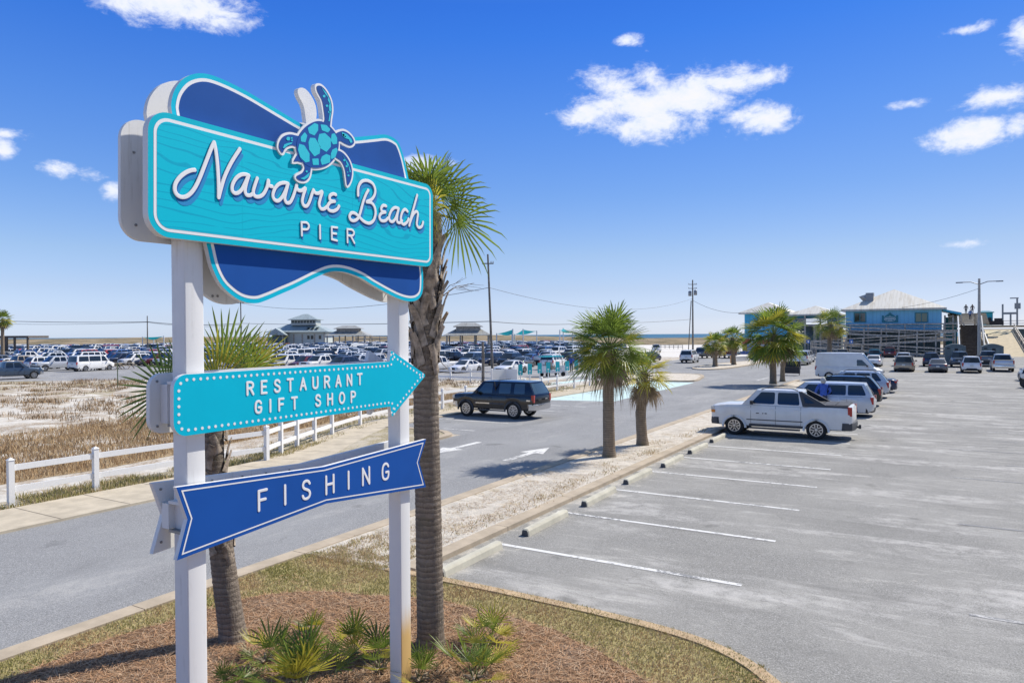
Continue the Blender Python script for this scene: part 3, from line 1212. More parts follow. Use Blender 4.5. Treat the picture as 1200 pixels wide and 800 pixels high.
while len(P) < 46000:
    x, y = rg.uniform(-34, -20), rg.uniform(6, 46)
    if inside((x, y), dry) and rg.random() < 0.35 + 0.65 * max(0, noise.noise(Vector((x * .5, y * .5, 0))) + .4):
        P.append((x, y, max(0, hummock(x, y) - .01)))
blades('dry_grass', P, .06, .26, .011, [M_GB1, M_GB2, M_GB3, M_GB1], .8, 'tall dry brown grass growing behind the white rail fence', seed=2)
P = []
while len(P) < 12000:
    x, y = rg.uniform(-19.7, -18.5) if rg.random() < .5 else rg.uniform(-24.5, -18.4), rg.uniform(6, 48)
    if (-19.7 < x < -18.5 and y < 15) or (15 <= y and abs(x - (-19 - (min(y, 25) - 15) * .4)) < 1.1):
        if noise.noise(Vector((x * .9, y * .9, 5))) > -.12:
            P.append((x, y, 0))
blades('fence_grass', P, .05, .2, .01, [M_GG1, M_GG2, M_GB3], .8, 'thin grass along the foot of the white rail fence', seed=3)
P = []
while len(P) < 26000:                                    # scattered tufts over the white sand and the scrub
    cx, cy = rg.uniform(-70, -24), rg.uniform(10, 50)
    if noise.noise(Vector((cx * .22, cy * .22, 2))) > -.12 and not inside((cx, cy), FARLOT):
        for k in range(rg.randint(10, 30)):
            tx_, ty_ = cx + rg.gauss(0, .25), cy + rg.gauss(0, .25)
            P.append((tx_, ty_, hummock(tx_, ty_) - .01))
blades('scrub_tufts', P, .06, .3, .016, [M_GB1, M_GB2, M_GB4, M_GB4], .9, 'brown tufts of scrub dotted over the white sand', seed=4)
P = []
while len(P) < 42000:                                   # short turf round the mulch
    x, y = rg.uniform(-9.7, -.5), rg.uniform(2.5, 9.25)
    if inside((x, y), island) and not inside((x, y), bedc) and noise.noise(Vector((x * 1.1, y * 1.1, 9))) > -.5 + .9 * (rg.random() - .5) - .3:
        P.append((x, y, .083))
blades('island_grass', P, .012, .055, .0055, [M_GG1, M_GG2, M_GG2, M_GB3, M_GB1], .9, 'short tan and olive turf round the mulch bed', seed=5, patch=1.3)
P = []
while len(P) < 38000:
    x, y = rg.uniform(-9.3, -.9), rg.uniform(2.8, 8.4)
    if inside((x, y), bedc) or (inside((x, y), island) and rg.random() < .22 and noise.noise(Vector((x * 2.2, y * 2.2, 6))) > .05):
        P.append((x, y, .09 + .02 * rg.random()))
blades('pine_straw_mulch', P, .06, .2, .0028, [M_NEED, M_NEED2, M_NEED3, M_NEED], 0, 'brown pine straw mulch under the sign', flat=True, seed=6)
P = []
for cx, cy, n_ in [(-8.1, 14.9, 220), (-8.2, 16.3, 160), (-8.15, 17.0, 90), (-8.05, 18.7, 160), (-8.4, 20.1, 60), (-8.1, 22.4, 260), (-8.25, 26.8, 180), (-8.1, 28.4, 150), (-8.2, 12.3, 120),
                   (-8.3, 11.2, 60), (-9.2, 12.8, 40), (-8.0, 13.6, 90), (-8.6, 24.6, 100), (-9.3, 10.3, 160), (-8.6, 9.8, 150)]:
    for k in range(int(n_ * .6)):
        P.append((cx + rg.gauss(0, .16), cy + rg.gauss(0, .38), .085))
blades('median_weeds', P, .03, .1, .007, [M_GB1, M_GB3, M_GG2, M_GB1], 1.1, 'dry tufts of weed along the sandy median', seed=7)
P = []
while len(P) < 5200:                                    # turf thinning out into the sand of the median
    x, y = rg.uniform(-9.6, -7.9), 8.95 + abs(rg.gauss(0, 1.0))
    if noise.noise(Vector((x * 3.1, y * 3.1, 3))) + rg.gauss(0, .25) > -.1 + .25 * (y - 9):
        P.append((x, y, .085))
blades('thinning_turf', P, .015, .06, .006, [M_GG2, M_GB3, M_GB3], .9, 'thin tan turf running out into the white sand', seed=15)
P = []
while len(P) < 9000:                                    # litter on the sandy median
    x, y = rg.uniform(-9.5, -7.9), rg.uniform(9.3, 40)
    if noise.noise(Vector((x * .9, y * .9, 4))) > -.1 and rg.random() < max(.12, 1.25 - y / 24):
        P.append((x, y, .087))
blades('sand_litter', P, .02, .09, .004, [M_GB1, M_GB2, M_NEED3, M_GB3], 0, 'dry plant litter scattered over the sandy median', flat=True, seed=16)
P = []
while len(P) < 2600:                                    # weeds in the gutter round the island's nose
    i = rg.randrange(20, len(cur) - 24)
    x, y = cur[i]
    P.append((x + rg.gauss(0, .06) + .05, y + abs(rg.gauss(0, .06)) + .01, 0.004))
P = [p for p in P if noise.noise(Vector((p[0] * 2.3, p[1] * 2.3, 1))) > .0]
blades('gutter_weeds', P, .02, .06, .006, [M_GG2, M_GB3, M_GG1], 1, 'small weeds in the gutter round the planted island', seed=8)

# wheel stops: one bevelled concrete bar per bay
stop_mb = MB()
sec = [(-.09, 0), (.09, 0), (.075, .1), (.045, .14), (-.045, .14), (-.075, .1)]
for yy in (-.93, -.9, .9, .93):
    k = .86 if abs(yy) > .91 else 1
    stop_mb.v += [(x * k, yy, z * k) for x, z in sec]
for i in range(3):
    for k in range(6):
        stop_mb.f.append((i * 6 + k, i * 6 + (k + 1) % 6, (i + 1) * 6 + (k + 1) % 6, (i + 1) * 6 + k))
        stop_mb.mi.append(0)
stop_mb.f += [tuple(range(6))[::-1], tuple(18 + k for k in range(6))]
stop_mb.mi += [1, 1]
M_STOPE = mat('shaded_stop_end', (0.11, 0.105, 0.1), 0.9)  # bar ends coloured dark to stand for their shaded faces
so = stop_mb.build('wheel_stop', [M_STOP, M_STOPE])
words = ['nearest to the planted island', 'second from the planted island', 'third from the planted island', 'fourth from the planted island',
         'beside the shorter street palm', 'just before the parked silver pickup', 'under the nose of the silver pickup', 'beyond the silver pickup', 'beyond the silver pickup']
for k in range(14):
    o = so if k == 0 else so.copy()
    if k:
        COL.objects.link(o)
    o.location = (-7.05 + rng.uniform(-.04, .04), 10.35 + 2.765 * k, .005)
    o.rotation_euler = (0, 0, rng.uniform(-.02, .02))
    if k < 7:
        tag(o, 'concrete wheel stop ' + words[k], 'wheel stop', 'wheel stops along the parking kerb')
    else:
        tag(o, 'concrete wheel stop hidden beyond the silver pickup along the kerb', 'wheel stop', 'wheel stops along the parking kerb')


# ------------------------------------------------------------------ the pier sign
SX = -5.02                                   # plane of the front faces of the lower panels
POSTW = 0.172
sign = thing('pier_sign', 'tall two-post pier sign with teal name board, turtle, arrow board and navy ribbon board', 'sign', (SX - .2, 4.6, 0))


def S(px, py, x=SX):
    return onx(px, py, x)


def local(o):
    """parts are modelled in world coordinates: keep them there under the sign's empty"""
    o.parent = sign
    o.matrix_parent_inverse = Matrix.Translation(Vector(sign.location)).inverted()
    return o


def spart(name, mb, m_, parent=None, smooth=None):
    o = mb.build(name, m_, smooth=smooth)
    if parent is None:
        return local(o)
    o.parent = parent
    return o


# posts
PF = SX - .062                                # front face of the posts
for px, pys, nm in ((216.3, 350, M_WHITE), (467.2, 350, M_POST2)):
    y0 = S(px, pys, PF)[0]
    mb = MB()
    top = 5.55 if px < 300 else 5.2
    pr = rounded([(PF - POSTW, y0), (PF, y0), (PF, y0 + POSTW), (PF - POSTW, y0 + POSTW)], .012, 3)
    mb.prism_z(pr, 0.05, top)
    spart('post', mb, nm, smooth=40)
PB = PF - POSTW                               # back face of the posts
RX = PB - .075                                # inner face of the rear panels

# navy backing shape with a wavy outline
BX = SX + .005
bl_px = [(201.9, 134), (200.8, 120), (205, 105), (215, 92.5), (228.3, 86.7), (243.3, 87), (263.3, 94.2), (288.3, 106.7), (310, 119.5), (332, 132.8), (353.7, 145.5), (375, 155),
         (395, 159.5), (415, 160.8), (437.5, 158.9), (451.5, 157.9), (462, 162.3), (468, 169.3), (474.3, 188.5), (481, 222), (488, 262), (495, 312.5), (495.9, 333.3), (494.2, 345), (488.3, 351.7),
         (478.3, 353), (463.3, 348.3), (438.3, 335), (423.3, 325.8), (405, 319.2), (388.3, 318.3), (371.7, 324.2), (346.7, 336.7), (330, 344), (313.3, 351.3), (300, 355.3), (285, 353.3),
         (271.7, 345.8), (258.3, 332.5), (248.3, 311.7), (241.7, 285), (228, 240), (212, 185)]
blob = spline([S(x, y, BX) for x, y in bl_px], 5, True)
blob = blob if area2(blob) > 0 else blob[::-1]
mb = MB()
mb.prism_x(blob, BX - .045, BX, 0, 1)
back = spart('backing_shape', mb, [M_CYAN, M_CREAM])
mb = MB()
mb.prism_x(inset(blob, .038), BX - .01, BX + .0015)
spart('white_border', mb, M_LETTER, back)
mb = MB()
mb.prism_x(inset(blob, .064), BX - .01, BX + .003)
spart('navy_field', mb, M_NAVY, back)
mb = MB()
mb.prism_x(blob, RX - .045, RX, 0, 0)
rb = spart('backing_shape', mb, M_WHITEB)
rb['label'] = 'plain white inner side of the rear backing shape'

# teal name board
TX = SX + .075
q = [S(173.4, 125.8, TX), S(173.4, 275.8, TX), S(507.3, 313.2, TX), S(507.3, 217.7, TX)]
teal = rounded(q, [.17, .17, .13, .13], 10)
teal = teal if area2(teal) > 0 else teal[::-1]
mb = MB()
mb.prism_x(teal, BX + .004, TX, 0, 1)
board = spart('name_board', mb, [M_TEAL, M_CREAM], smooth=40)
mb = MB()
mb.prism_x(inset(teal, .043), TX - .01, TX + .0015)
spart('white_border', mb, M_LETTER, board)
mb = MB()
mb.prism_x(inset(teal, .068), TX - .01, TX + .003)
spart('wood_grain_field', mb, M_GRAIN, board)
mb = MB()
mb.prism_x(teal, RX + .002, RX + .036, 0, 0)
rbd = spart('name_board', mb, M_WHITEB)
rbd['label'] = 'white inner side of the rear name board'

# butt joints of the face sheets
mb = MB()
for px_ in (284.5, 413.5):
    ys, zs = S(px_, 300, TX)
    zlo = teal_z0 = q[1][1] + (q[2][1] - q[1][1]) * (ys - q[1][0]) / (q[2][0] - q[1][0]) + .07
    zhi = q[0][1] + (q[3][1] - q[0][1]) * (ys - q[0][0]) / (q[3][0] - q[0][0]) - .07
    mb.box((TX + .0031, ys, (zlo + zhi) / 2), (.0006, .0035, zhi - zlo))
spart('panel_seams', mb, M_TEAL, board)

# steel frame between the two faces
mb = MB()
ya, yb = q[0][0], q[2][0]
zt, zb = q[0][1] - .25, q[1][1] + .02
for zz in (zb + .05, zt - .15):
    mb.box(((RX + BX) / 2, (ya + yb) / 2, zz), (.06, (yb - ya) * .86, .06))
for yy in (ya + .3, yb - .3):
    mb.box(((RX + BX - .045) / 2, yy, (zb + zt) / 2), (BX - RX - .06, .06, (zt - zb) * .9))
spart('inner_frame', mb, M_WHITEB)
mb = MB()
zq = zb + .02
mb.tube([(BX - .1, ya + .22, zq), (BX - .1, ya + .3, zq), (BX - .12, ya + .42, zq - .02)], .012, 6)
mb.tube([(BX - .16, ya + .2, zq + .03), (BX - .16, ya + .5, zq + .03)], .008, 6)
spart('conduit', mb, M_GREYM)


# script lettering: centre lines read off the sign, in its own plane
def from_crop(ox, oy, sc, pts):
    return [S(ox + x / sc, oy + y / sc, TX) for x, y in pts]


A_ = (190, 150, 7.475)
B_ = (340, 180, 7.475)
script = [
    (A_, [(276, 370), (240, 375), (190, 398), (140, 440), (108, 492), (103, 548), (128, 592), (175, 608), (225, 588), (275, 530), (320, 440), (375, 300), (425, 172), (447, 128)], 1),
    (A_, [(447, 128), (460, 190), (474, 300), (484, 440), (487, 545), (487, 610)], 1),
    (A_, [(487, 610), (505, 540), (540, 425), (600, 300), (672, 187)], 1),
    (A_, [(750, 418), (715, 408), (675, 415), (635, 448), (608, 500), (606, 548), (628, 573), (660, 568), (692, 535), (722, 475), (748, 420), (728, 490), (718, 550), (732, 588), (762, 592), (782, 580)], 1),
    (A_, [(825, 443), (805, 500), (790, 560), (804, 598), (842, 604), (880, 578), (910, 520), (922, 462), (928, 505), (955, 515)], 1),
    (A_, [(1095, 490), (1062, 482), (1018, 492), (982, 528), (962, 585), (974, 628), (1008, 640), (1044, 604), (1074, 545), (1094, 492), (1078, 555), (1066, 615), (1080, 655), (1110, 654), (1135, 612), (1158, 545), (1171, 500)], 1),
    (B_, [(45, 287), (62, 322), (92, 326), (125, 307), (108, 365), (98, 420), (112, 457), (138, 460), (162, 420), (184, 352), (196, 320)], 1),
    (B_, [(196, 320), (212, 346), (240, 350), (272, 337), (256, 395), (246, 446), (262, 484), (290, 486), (318, 462)], 1),
    (B_, [(392, 362), (368, 355), (340, 372), (340, 404), (360, 420), (382, 420), (345, 428), (320, 462), (332, 496), (368, 506), (402, 490), (420, 462)], 1),
    (B_, [(676, 324), (655, 362), (630, 430), (606, 520), (586, 568), (552, 590), (522, 580), (512, 548), (530, 522), (562, 526), (600, 560), (640, 597), (688, 612), (724, 584), (740, 525), (730, 466), (702, 432), (664, 425), (704, 405), (732, 362), (736, 312), (712, 262), (662, 238), (616, 250), (590, 298), (587, 366)], 0.88),
    (B_, [(832, 461), (808, 456), (790, 480), (798, 508), (826, 515), (792, 524), (774, 556), (790, 588), (824, 590), (850, 566)], 0.86),
    (B_, [(940, 481), (910, 475), (880, 500), (860, 550), (866, 588), (890, 598), (914, 570), (934, 515), (942, 482), (930, 545), (930, 596), (952, 608), (972, 588)], 0.86),
    (B_, [(1020, 508), (1000, 490), (976, 512), (962, 562), (966, 602), (988, 622), (1014, 604), (1030, 574)], 0.86),
    (B_, [(1105, 366), (1082, 450), (1054, 550), (1036, 630)], 0.86),
    (B_, [(1044, 600), (1066, 542), (1094, 510), (1111, 524), (1106, 575), (1102, 622), (1120, 650), (1146, 638), (1157, 602)], 0.86),
]
pier = [[(92, 602), (95, 718)], [(92, 604), (138, 607), (156, 635), (142, 664), (95, 664)], [(253, 628), (255, 745)],
        [(405, 650), (356, 645), (358, 752), (403, 764)], [(357, 699), (396, 704)],
        [(493, 662), (495, 778)], [(493, 664), (536, 670), (552, 695), (538, 720), (495, 718)], [(524, 722), (555, 784)]]
m0, m1, m2 = MB(), MB(), MB()
SR = .0158
for (ox, oy, sc), pts, k in script:
    P = spline(from_crop(ox, oy, sc, pts), 7)
    stroke(m0, P, SR, TX + .0075, .006)
    stroke(m1, [(y + .009, z - .013) for y, z in P], SR, TX + .0052, .0022)
    stroke(m2, [(y + .026, z - .046) for y, z in P], SR, TX + .003, .0018)
for pts in pier:
    P = from_crop(340, 180, 7.475, pts)
    if len(P) > 3 and pts[0] != (405, 650):
        P = spline(P, 5)
    stroke(m0, P, .0105, TX + .0075, .005)
    stroke(m1, [(y + .008, z - .012) for y, z in P], .0105, TX + .0052, .0022)
    stroke(m2, [(y + .016, z - .028) for y, z in P], .0105, TX + .003, .0018)
spart('lettering', m0, M_LETTER, board, 50)
spart('letter_shade', m1, M_NAVY, board, 50)
spart('letter_drop_shade', m2, M_MIDBLUE, board, 50)

# turtle emblem
UX = TX + .02


def T(pts, k=5, closed=True):
    P = [S(310 + x / 5.714, 90 + y / 5.714, UX) for x, y in pts]
    P = spline(P, k, closed)
    return P if area2(P) > 0 else P[::-1]


shell = T([(330, 303), (385, 302), (440, 338), (480, 390), (494, 445), (487, 502), (462, 552), (418, 592), (360, 610), (308, 606), (255, 575), (222, 520), (212, 460), (226, 400), (268, 342)])
limbs = [T([(245, 412), (200, 392), (160, 388), (122, 404), (100, 438), (97, 478), (118, 510), (130, 490), (150, 470), (185, 460), (230, 470)]),
         T([(225, 520), (205, 545), (196, 568), (220, 566), (250, 572), (262, 545)], 3),
         T([(255, 560), (268, 610), (250, 645), (212, 668), (228, 692), (268, 698), (296, 672), (308, 610), (300, 570)]),
         T([(470, 395), (486, 375), (525, 364), (562, 382), (590, 415), (596, 445), (572, 462), (535, 448), (505, 432), (480, 440)]),
         T([(478, 500), (500, 498), (535, 522), (568, 572), (583, 632), (576, 690), (554, 728), (545, 680), (536, 620), (512, 568), (470, 535)])]
flip = T([(385, 330), (400, 290), (395, 230), (382, 160), (352, 100), (348, 66), (376, 64), (410, 98), (440, 158), (449, 220), (441, 280), (430, 345)])
mb = MB()
for i, p in enumerate([shell] + limbs + [flip]):
    mb.prism_x(inset(p, -.021), TX + .004 if i < 6 else UX - .05, UX + .0006 * i, 0, 0)
turtle = spart('turtle_emblem', mb, M_LETTER)
mb = MB()
for i, p in enumerate(limbs + [flip, shell]):
    mb.prism_x(p, UX - .01, UX + .0045 + .0004 * i)
spart('navy_body', mb, M_NAVY, turtle)
mb = MB()
scutes = [[(362, 385), (400, 378), (440, 415), (440, 470), (410, 505), (370, 480), (352, 430)], [(300, 410), (335, 412), (370, 470), (365, 515), (330, 535), (295, 490), (290, 440)],
          [(285, 345), (330, 312), (355, 320), (355, 360), (330, 395), (295, 380)], [(370, 320), (410, 325), (438, 355), (420, 375), (380, 360)], [(445, 385), (465, 380), (482, 410), (482, 450), (455, 455), (440, 430)],
          [(265, 372), (282, 395), (270, 440), (240, 435), (238, 405)], [(228, 450), (262, 460), (297, 515), (297, 570), (270, 575), (235, 540), (220, 490)], [(315, 550), (358, 548), (360, 592), (320, 592)],
          [(380, 535), (410, 518), (438, 530), (435, 575), (380, 592), (370, 560)], [(450, 490), (480, 475), (485, 495), (470, 540), (442, 555), (440, 515)]]
for p in scutes:
    P = [S(310 + x / 5.714, 90 + y / 5.714, UX) for x, y in p]
    P = rounded(P, .008, 3)
    P = P if area2(P) > 0 else P[::-1]
    mb.prism_x(P, UX + .002, UX + .0083)
marks = [[(378, 74), (410, 110), (436, 162), (445, 220), (438, 262), (432, 300), (424, 300), (432, 250), (426, 200), (432, 180), (420, 160), (422, 140), (405, 120)],
         [(512, 372), (548, 386), (578, 418), (585, 440), (572, 445), (560, 420), (535, 412), (520, 395)], [(520, 530), (556, 580), (576, 640), (566, 640), (560, 600), (548, 590), (540, 565)],
         [(300, 640), (290, 672), (262, 690), (236, 682), (262, 672), (282, 655)], [(118, 480), (128, 455), (150, 446), (182, 440), (178, 450), (150, 462), (132, 478)]]
for p in marks:
    P = [S(310 + x / 5.714, 90 + y / 5.714, UX) for x, y in p]
    P = P if area2(P) > 0 else P[::-1]
    mb.prism_x(P, UX + .002, UX + .0083)
for (cx, cy, r) in [(395, 132, 9), (414, 196, 8), (430, 238, 8), (524, 392, 8), (536, 402, 5), (155, 416, 13), (178, 412, 6), (180, 428, 6), (546, 600, 8), (558, 662, 7), (530, 560, 7), (278, 635, 7), (552, 640, 4)]:
    P = [S(310 + (cx + r * math.cos(a * PI / 5)) / 5.714, 90 + (cy + r * math.sin(a * PI / 5)) / 5.714, UX) for a in range(10)]
    P = P if area2(P) > 0 else P[::-1]
    mb.prism_x(P, UX + .002, UX + .0083)
spart('cyan_scutes', mb, M_CYAN2, turtle)
# the twin turtle on the rear face shows its white inner side above the boards
mb = MB()
rx = UX - .245
for p in [shell] + limbs + [flip]:
    mb.prism_x(inset(p, -.021), rx - .025, rx + .025, 0, 0)
rt = spart('turtle_emblem', mb, M_WHITEB)
rt['label'] = 'white inner side of the rear turtle emblem'

# stroke capitals: (width, strokes) on a unit height
FONT = {
    'R': (.58, [[(0, 0), (0, 1)], ['s', (0, 1), (.3, 1), (.5, .92), (.57, .75), (.5, .58), (.3, .5), (0, .5)], [(.3, .5), (.58, 0)]]),
    'E': (.5, [[(.5, 0), (0, 0), (0, 1), (.5, 1)], [(0, .52), (.42, .52)]]),
    'S': (.55, [['s', (.52, .82), (.43, .95), (.27, 1), (.1, .94), (.03, .77), (.11, .61), (.29, .52), (.46, .42), (.54, .25), (.46, .07), (.28, 0), (.1, .05), (.01, .2)]]),
    'T': (.58, [[(0, 1), (.58, 1)], [(.29, 1), (.29, 0)]]),
    'A': (.62, [[(0, 0), (.31, 1), (.62, 0)], [(.12, .32), (.5, .32)]]),
    'U': (.56, [['s', (0, 1), (0, .65), (0, .3), (.07, .09), (.28, 0), (.49, .09), (.56, .3), (.56, .65), (.56, 1)]]),
    'N': (.58, [[(0, 0), (0, 1), (.58, 0), (.58, 1)]]),
    'G': (.58, [['s', (.55, .8), (.46, .94), (.3, 1), (.1, .92), (0, .7), (0, .3), (.1, .08), (.3, 0), (.5, .08), (.57, .28), (.57, .45)], [(.57, .45), (.33, .45)]]),
    'I': (.0, [[(0, 0), (0, 1)]]),
    'F': (.5, [[(0, 0), (0, 1), (.5, 1)], [(0, .52), (.42, .52)]]),
    'H': (.58, [[(0, 0), (0, 1)], [(.58, 0), (.58, 1)], [(0, .52), (.58, .52)]]),
    'O': (.66, [['s'] + [(.33 + .33 * math.sin(a * PI / 8), .5 + .5 * math.cos(a * PI / 8)) for a in range(17)]]),
    'P': (.55, [[(0, 0), (0, 1)], ['s', (0, 1), (.3, 1), (.48, .92), (.55, .74), (.48, .56), (.3, .48), (0, .48)]]),
    ' ': (.35, []),
}


def caps(mb, text, y0, y1, zb0, zb1, h, r, x, hgt=.004):
    tot = sum(FONT[c][0] * h for c in text)
    gap = (y1 - y0 - tot) / (len(text) - 1)
    y = y0
    for c in text:
        w, st = FONT[c]
        zb_ = zb0 + (zb1 - zb0) * (y - y0) / (y1 - y0)
        for s_ in st:
            sm = s_[0] == 's'
            P = [(y + a * h, zb_ + b_ * h) for a, b_ in (s_[1:] if sm else s_)]
            if sm:
                P = spline(P, 4)
            stroke(mb, P, r, x, hgt)
        y += w * h + gap


# arrow board
body = [S(203.5, 439.4), S(203.5, 512.6), S(457.5, 476.1), S(459.3, 488.5), S(499.3, 439.3), S(458.3, 410.5), S(456.5, 423.6)]
zc = (body[3][1] + body[5][1]) / 2
arr = rounded(body, [.11, .11, .006, .012, .02, .012, .006], 8)
arr = arr if area2(arr) > 0 else arr[::-1]
mb = MB()
mb.prism_x(arr, SX - .045, SX, 0, 1)
ab_ = spart('arrow_board', mb, [M_CYAN, M_WHITE], smooth=40)
mb = MB()
mb.prism_x(arr, RX - .045, RX)
o = spart('arrow_board', mb, M_WHITEB)
o['label'] = 'white inner side of the rear arrow board'
mb = MB()
ins = inset(arr, .043)
per = []
n = len(ins)
tot = sum((Vector(ins[i]) - Vector(ins[(i + 1) % n])).length for i in range(n))
cnt = int(tot / .0605)
stp, acc = tot / cnt, 0.0
for i in range(n):
    a, c = Vector(ins[i]), Vector(ins[(i + 1) % n])
    L = (c - a).length
    while acc < L and L > 0:
        per.append(a + (c - a) * (acc / L))
        acc += stp
    acc -= L
for p in per[:-1] if (per[0] - per[-1]).length < .03 else per:
    P = [(p.x + .0125 * math.cos(k * PI / 6), p.y + .0125 * math.sin(k * PI / 6)) for k in range(12)]
    mb.prism_x(P, SX - .004, SX + .0018)
o = spart('dotted_border', mb, M_LETTER, ab_)
mb = MB()
a, b_ = S(289.6, 462.2), S(423.8, 449.8)
hh = (S(289.6, 448.2)[1] - a[1] + S(423.8, 437.8)[1] - b_[1]) / 2
caps(mb, 'RESTAURANT', a[0], b_[0], a[1], b_[1], hh, .0105, SX + .0005)
a, b_ = S(299.4, 483.9), S(416.0, 470.4)
hh = (S(299.4, 470.0)[1] - a[1] + S(416, 458.8)[1] - b_[1]) / 2
caps(mb, 'GIFT SHOP', a[0], b_[0], a[1], b_[1], hh, .0105, SX + .0005)
spart('lettering', mb, M_LETTER, ab_, 50)

# fishing ribbon board
rib = [S(206.5, 570.75), S(219.7, 608.3), S(207.3, 656.3), S(382, 589.7), S(499.2, 570.4), S(491.2, 541.3), S(499.4, 514.3), S(380.3, 546.5)]
ribc = rib if area2(rib) > 0 else rib[::-1]
mb = MB()
mb.prism_x(ribc, SX - .045, SX, 0, 1)
rbb = spart('ribbon_board', mb, [M_NAVY2, M_WHITE])
mb = MB()
mb.prism_x(ribc, RX - .045, RX)
o = spart('ribbon_board', mb, M_WHITEB)
o['label'] = 'white inner side of the rear ribbon board'
mb = MB()
for f0, f1 in ((.028, .040),):
    A, B2 = inset(ribc, f0), inset(ribc, f1)
    n = len(A)
    for i in range(n):
        j = (i + 1) % n
        mb.add([(SX + .0016, *A[i]), (SX + .0016, *A[j]), (SX + .0016, *B2[j]), (SX + .0016, *B2[i])], [(0, 1, 2, 3)])
spart('white_border', mb, M_LETTER, rbb)
mb = MB()
a, b_ = S(303.2, 597.8), S(455.2, 560.6)
ht0, ht1 = S(303.2, 575.3)[1] - a[1], S(455.2, 542.3)[1] - b_[1]
caps(mb, 'FISHING', a[0], b_[0], a[1], b_[1], (ht0 + ht1) / 2, .0125, SX + .0005)
spart('lettering', mb, M_LETTER, rbb, 50)

# box channels between the post and the rear boards, and stand-offs behind the front boards
yb_ = S(216.3, 350, PF)[0]
yc_ = S(467.2, 350, PF)[0] + .08
for (px, py, hgt_) in ((204, 476, .31), (206, 612, .2)):
    y0, z0 = S(px, py)
    mb = MB()
    mb.box((RX + .047, yb_ - .02, z0), (.09, .07, hgt_))
    spart('bracket', mb, M_WHITEB)
    for sg in (-1, 1):
        mb = MB()
        mb.box(((RX + SX - .045) / 2 + .04, yb_ - .02, z0 + sg * (hgt_ / 2 + .014)), (SX - .045 - RX - .09, .06, .022))
        spart('bracket', mb, M_GREYM if sg < 0 else M_WHITEB)
    mb = MB()
    mb.box((SX - .054, yc_, z0 - .02), (.016, .1, hgt_ * .8))
    spart('bracket', mb, M_WHITEB)
mb = MB()


def bolt(y, z, x):
    mb.lathe([(.011, 0), (.011, .006), (.006, .009)], 8, 0, 'X', (x, y, z))


yl, zl_ = body[0]
bolt(yl + .06, zl_ - .06, RX)
bolt(yl + .06, body[1][1] + .06, RX)
bolt(rib[0][0] + .07, rib[0][1] - .06, RX)
bolt(rib[2][0] + .07, rib[2][1] + .08, RX)
for k in (.35, .55, .72, .9):
    e = Vector(rib[7]) - Vector(rib[0])
    p = Vector(rib[0]) + e * k
    bolt(p.x, p.y - .045, RX)
bolt(q[0][0] + .1, q[0][1] - .26, RX + .036)
bolt(q[1][0] + .12, q[1][1] + .12, RX + .036)
bolt(S(255, 345, RX)[0], S(255, 347, RX)[1], RX)
bolt(S(249, 345, RX)[0], S(249, 347, RX)[1], RX)
spart('bolts', mb, M_STEEL)


# ------------------------------------------------------------------ palms and shrubs
def fan_leaf(mb, base, d, plen, R, rg, nseg=24, spread=125, droop=.25, mi=0, smi=None, fold=.25, wid=.03, stiff=1.0, ragged=.15, face=None, wf=.17):
    """one fan leaf: a bowed stalk from base along d, then a fan of narrow folded segments"""
    d = Vector(d).normalized()
    up = Vector((0, 0, 1))
    side = d.cross(up)
    if side.length < 1e-3:
        side = Vector((1, 0, 0))
    side.normalize()
    tip = []
    p = Vector(base)
    dd = d.copy()
    for k in range(5):
        tip.append(p.copy())
        p = p + dd * (plen / 4)
        dd = (dd + Vector((0, 0, -droop * .16))).normalized()
    if smi is not None:
        mb.tube(tip, [wid * .75, wid * .6, wid * .5, wid * .4, wid * .3], 4, smi)
    c = tip[-1]
    ax = dd
    nrm = side.cross(ax).normalized()
    tw = rg.uniform(-.5, .5)
    side2 = (side * math.cos(tw) + nrm * math.sin(tw)).normalized()
    nrm2 = side2.cross(ax).normalized()
    if face is not None:                                 # turn the blade so that it shows its flat side this way
        fv = Vector(face)
        fv = fv - ax * fv.dot(ax)
        if fv.length > .05:
            nrm2 = fv.normalized()
            side2 = ax.cross(nrm2).normalized()
    for k in range(nseg):
        f = -1 + 2 * (k + .5) / nseg
        a = rad(spread) * f
        dirv = (ax * math.cos(a) + side2 * math.sin(a) + nrm2 * fold * (abs(f) ** 1.5)).normalized()
        L = R * (1 - .28 * abs(f) ** 2.2) * rg.uniform(1 - ragged, 1 + ragged * .4)
        perp = dirv.cross(nrm2).normalized()
        w = 2 * PI * L * (spread / 180) / nseg * wf
        w = min(max(w, .006), .05)
        sag = droop * stiff * rg.uniform(.6, 1.3)
        p1 = c + dirv * (L * .12)
        p2 = c + dirv * (L * .55) + Vector((0, 0, -sag * L * .12))
        p3 = c + dirv * (L * .85) + Vector((0, 0, -sag * L * .34))
        p4 = c + dirv * (L * (1 - .06 * sag)) + Vector((0, 0, -sag * L * .6))
        up_ = nrm2 * (w * .5)
        vs = [c, p1 - perp * w * .5, p1 - up_ * .5, p1 + perp * w * .5,
              p2 - perp * w, p2 - up_, p2 + perp * w, p3 - perp * w * .55, p3 - up_ * .5, p3 + perp * w * .55, p4]
        m_ = mi
        mb.add(vs, [(0, 1, 2), (0, 2, 3), (1, 4, 5, 2), (2, 5, 6, 3), (4, 7, 8, 5), (5, 8, 9, 6), (7, 10, 8), (8, 10, 9)], m_)


